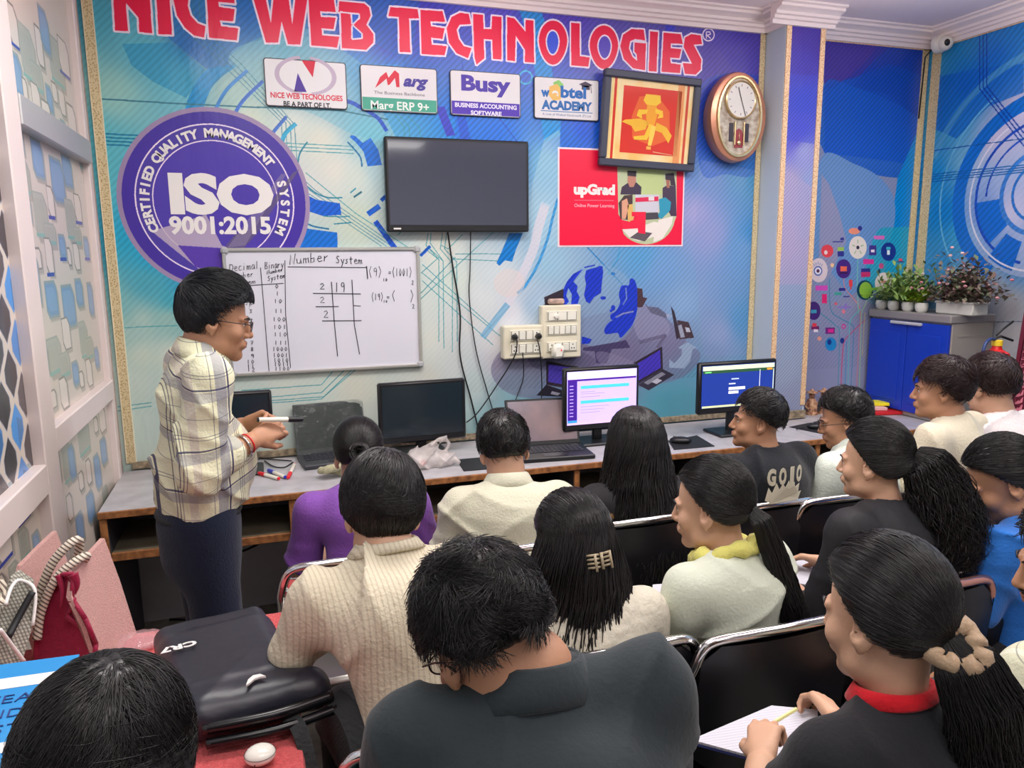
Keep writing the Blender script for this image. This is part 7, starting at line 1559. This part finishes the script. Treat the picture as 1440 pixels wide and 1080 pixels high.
pots = [(1240, 428, 'leftmost small white pot with grassy green plant on the cabinet', leafg), (1257, 430, 'second small white pot from the left with spiky green plant', leafg), (1277, 431, 'third small white pot with yellow-green leaves on the cabinet', leafy), (1296, 432, 'fourth small white pot with broad bright leaves, beside the planter', leafy)]
for (x, y, lb_, lm) in pots:
    p = on_x(x, y, CX0+.05); p[2] = ct; o_ = thing('potted_plant', lb_, 'plant', tuple(p), 0, 'small potted plants on the cabinet')
    MB().lathe([(.022, 0), (.032, .012), (.036, .035), (.033, .055), (.029, .055), (.027, .045)], (0, 0, 0), 18).build('pot', potm, o_, smooth='auto'); MB().lathe([(.027, .044), (.001, .047)], (0, 0, 0), 12).build('soil', mat('soil', (60,46,36), .9), o_)
    mb = MB(); leaves(mb, 60, (0, 0, .05), (.012, .012, .02), .075, .012 if lm is leafg else .022, .5, .9); tag(mb.build('foliage', lm, o_), kind='stuff')
p = on_x(1352, 432, CX0+.12); pl = thing('flower_planter', 'long white planter with mixed artificial leaves and pink flowers', 'planter', (p[0], p[1], ct), RAD(90))
MB().box((0, 0, .035), (.24, .11, .07), b=.006).box((0, 0, .066), (.25, .12, .012), b=.003).build('trough', potm, pl, smooth='auto')
mb = MB(); leaves(mb, 1500, (0, 0, .06), (.085, .045, .085), .05, .024, .3, .8); tag(mb.build('foliage', leafd, pl), kind='stuff')
mb = MB()
for _ in range(70): mb.ell((rp.gauss(0, .095), rp.gauss(0, .05), .10+abs(rp.gauss(0, .08))), (.010, .010, .007), 7, 4)
tag(mb.build('blossoms', mat('pink_blossom', (226,120,136), .6, rgb2=(240,214,206), vscale=25), pl), kind='stuff')
p = on_x(1290, 428, CX0+.16); p2_ = thing('bushy_plant', 'taller bushy green plant standing behind the small white pots', 'plant', (min(p[0]-.06, XR-.19), min(p[1]+.03, YB-.17), ct))
MB().lathe([(.03, 0), (.045, .02), (.05, .06), (.04, .06)], (0, 0, 0), 18).build('pot', mat('dark_pot', (70,66,66), .5), p2_, smooth='auto'); mb = MB(); leaves(mb, 900, (0, 0, .06), (.08, .05, .07), .06, .022, .3, .9); tag(mb.build('foliage', mat('mid_leaf_green', (110,146,78), .55, rgb2=(144,170,90), vscale=20), p2_), kind='stuff')
mb = MB()
for _ in range(16): mb.ell((rp.gauss(0, .06), rp.gauss(0, .04), .14+abs(rp.gauss(0, .04))), (.009, .009, .006), 7, 4)
tag(mb.build('blossoms', mat('cream_blossom', (226,206,196), .6), p2_), kind='stuff')
# ------------------------------------------------------------------ fire extinguisher, curtain
xp = on_y(1402, 486, 2.72); fe = thing('fire_extinguisher', 'red fire extinguisher with yellow collar and black lever beside the cabinet', 'extinguisher', (xp[0], 2.72, 0)); hz_ = xp[2]
MB().lathe([(.06, .55), (.068, .57), (.068, hz_-.07), (.055, hz_-.035), (.025, hz_-.018), (.02, hz_)], (0, 0, 0), 24).build('cylinder', mat('red_enamel', (206,36,36), .25), fe, smooth='auto'); MB().lathe([(.024, hz_), (.024, hz_+.025), (.018, hz_+.028)], (0, 0, 0), 16).build('collar', mat('yellow_collar', (230,200,50), .4), fe, smooth='auto')
MB().tube([(-.02, 0, hz_+.035), (.02, 0, hz_+.045), (.1, .0, hz_+.02)], .006, 6).build('handle', blkm, fe, smooth=True); MB().tube([(-.01, 0, hz_+.05), (.03, 0, hz_+.08), (.09, .0, hz_+.115)], .005, 6).build('lever', blkm, fe, smooth=True)
MB().tube([tuple(p) for p in smoothpts([(-.015, 0, hz_+.03), (-.07, -.01, hz_+.03), (-.11, -.02, hz_-.03), (-.115, -.02, hz_-.3)], 6)], .008, 8).build('hose', mat('blue_black_hose', (40,60,110), .4), fe, smooth=True)
MB().bx(-.09, .09, -.07, .07, .52, .55).build('bracket', blkm, fe)
curt_m = bpy.data.materials.new('maroon_leaf_curtain'); 
mar = mat('maroon_curtain_cloth', (112,22,52), .8, bump=.2); pinkl = mat('pink_curtain_leaf', (226,130,150), .8)
CY = 2.60; xe = on_y(1426, 560, CY)[0]; CW = 3.80-xe
def cup(t, z, off=0):
    q = max(0, (z-1.1))*.10; x = xe+q+(CW-q)*t; return (x, CY+.028*math.sin(t*CW*42)+.010*math.sin(t*60+z*3)-off, z)
nt_, nz_ = 80, 40; V = [cup(i/nt_, .04+1.96*j/nz_) for i in range(nt_+1) for j in range(nz_+1)]
fs = [(i*(nz_+1)+j, (i+1)*(nz_+1)+j, (i+1)*(nz_+1)+j+1, i*(nz_+1)+j+1) for i in range(nt_) for j in range(nz_)]
cu = thing('curtain', 'maroon curtain with pink leaf sprays at the right wall', 'curtain', (xe+CW/2, CY, 0)); mb = MB(); mb.add(V, fs); mb.add([(x, y+.004, z) for (x, y, z) in V], [f[::-1] for f in fs]); mb.build('cloth', mar, cu, smooth=True, world=True)
mb = MB()
for x0_ in np.arange(.035, CW, .075):
    for z in np.arange(.5, 1.95, .036):
        for q in (-1, 1):
            mb.add([cup((x0_+q*a)/CW, z+b, .003) for a, b in ((.002, 0), (.012, .016), (.028, .040), (.026, .014), (.014, .003))], [(0, 1, 2, 3, 4) if q < 0 else (4, 3, 2, 1, 0)])
tag(mb.build('leaf_print', pinkl, cu, world=True), kind='stuff')
MB().tube([(xe+.04, CY, 2.02), (XR-.01, CY, 2.02)], .012, 10).build('rod', chrome, cu, smooth=True, world=True)
# ------------------------------------------------------------------ items on the desk: plastic bag, cloth, folders, ornaments
bgp = on_z(605, 655, ZD); g = Sdf(bgp-V3(.16, .12, .02), bgp+V3(.18, .12, .2), .0055)
g.ell(bgp+V3(-.02, 0, .035), (.105, .07, .055), k=0).ell(bgp+V3(.06, -.01, .03), (.07, .055, .035), k=.03).cap(bgp+V3(-.01, .02, .07), bgp+V3(.03, .03, .10), .03, .018, k=.02); hp = smoothpts([bgp+V3(.0, .0, .09), bgp+V3(.05, .0, .125), bgp+V3(.09, 0, .10), bgp+V3(.07, 0, .06)], 4)
for a, b_ in zip(hp[:-1], hp[1:]): g.cap(a, b_, .013, k=.008)
g.cap(bgp+V3(.07, -.03, .06), bgp+V3(.12, -.05, .02), .015, k=.01); g.warp(folds(.012, 44, 4)); g.plane((0, 0, ZD+.001), (0, 0, -1))
pbg = thing('plastic_bag', 'crumpled translucent white plastic carrier bag on the desk', 'bag', tuple(bgp)); mesh_np('film', [g.mesh()], mat('translucent_white_film', (222,214,210), .3, alpha=.55, spec=.8, bump=1, bscale=30), pbg)
MB().ell(tuple(bgp+V3(-.045, -.062, .035)), (.014, .003, .014), 10, 6).build('red_mark', mat('pale_red_print', (226,110,110), .5), pbg, world=True)
cp = on_z(466, 672, ZD); g = Sdf(cp-V3(.09, .08, .02), cp+V3(.09, .08, .12), .005); 
for k in range(7):
    a = k*.9; g.cap(cp+V3(.045*math.cos(a), .035*math.sin(a), .018+.01*k*.6), cp+V3(.045*math.cos(a+1.5), .035*math.sin(a+1.5), .025+.01*k*.6), .017, k=.004)
g.warp(folds(.004, 50, 3)); g.plane((0, 0, ZD+.001), (0, 0, -1)); tag(mesh_np('scrunched_cloth', [g.mesh()], cloth('olive_cream_cloth', (176,172,140))), 'scrunched olive cream cloth between the laptop and the purple woman', 'cloth')
fpz = on_z(1226, 579, ZD); 
for i, (nm, rgb, dx, dy, rz, w_, d_, lb_) in enumerate((('document_folder', (206,34,40), .02, 0, -12, .28, .24, 'red document folder at the foot of the blue cabinet'), ('paper_stack', (236,190,190), -.04, .02, -20, .20, .17, 'pinkish paper stack lying on the red folder'), ('paper_pad', (236,226,40), .02, .01, -28, .15, .10, 'bright yellow pad on top of the red folder'))):
    tag(MB().box((fpz[0]+dx, fpz[1]+dy, ZD+.012+.02*i), (w_, d_, .018), rz=RAD(rz), b=.002).build(nm, mat('sheet_%s' % nm, rgb, .5)), lb_, 'stationery')
rh = on_z(1218, 562, ZD+.05); 
for (x, y, lb_) in ((1140, 576, 'small brown carved figurine at the pillar base'), (1157, 574, 'second carved figurine, nearer the glasses boy')):
    p = on_y(x, y, 3.6); o_ = thing('figurine', lb_, 'figurine', (p[0]+.02, 3.62, ZD)); fm = mat('carved_brown_wood', (120,66,50), .6, rgb2=(210,170,130), vscale=50)
    MB().lathe([(.04, 0), (.042, .012), (.03, .02), (.036, .05), (.024, .09), (.012, .10)], (0, 0, 0), 16).build('body', fm, o_, smooth='auto'); MB().ell((0, 0, .115), (.020, .018, .020), 14, 10).build('head', fm, o_, smooth=True); MB().lathe([(.035, .130), (.034, .134), (.012, .142), (.008, .152), (.001, .154)], (0, 0, 0), 16).build('hat', fm, o_, smooth='auto')
    for q in (-1, 1): MB().tube([(q*.028, 0, .075), (q*.05, -.01, .05), (q*.03, -.03, .035)], .007, 6).build('arm', fm, o_, smooth=True)
MB().bx(-.4,-.39,3,3.1,.1,.2) if False else None
for k, pts in enumerate(([( -.45,3.62,.40),(-.2,3.58,.34),(.02,3.6,.42)], [(.2,3.6,.45),(.45,3.56,.36),(.8,3.6,.43)], [(-.5,3.6,.05),(0,3.5,.02),(.5,3.58,.03)])):
    wire('floor_cable', ('black cable sagging under the desk behind the teacher', 'black cable sagging under the desk behind the purple woman', 'black cable lying along the floor under the desk')[k], [V3(*p) for p in pts], .006)
# pink pen in the shirt, bag at the kurta woman's feet are too small to matter; blue cloth bag by the cream boy
bb = at_d(485, 1030, 1.45); tag(MB().box((.16, 1.42, .60), (.05, .2, .16), rz=.3, b=.03).build('blue_pouch', mat('teal_blue_cloth', (16,90,140), .6, bump=.3)), 'teal blue cloth pouch hanging below the striped shirt', 'pouch') if False else None

for nm, gr in (('folding_chair', 'folding chairs in the class rows'), ('sign_board', 'sign boards under the red title'), ('computer_monitor', 'monitors on the long desk'), ('laptop', 'laptops on the long desk'), ('mouse_pad', 'mouse pads on the desk'), ('marker_pen', 'whiteboard markers'), ('tote_bag', 'bags on the red table'), ('notebook', 'notebooks on laps'), ('figurine', 'carved figurines on the desk'), ('desk_cable', 'cables on the desk'), ('floor_cable', 'cables under the desk'), ('mains_cable', 'cords from the socket boxes')):
    for o in list(bpy.data.objects):
        if o.parent is None and o.name.split('.')[0] == nm and 'group' not in o: o['group'] = gr
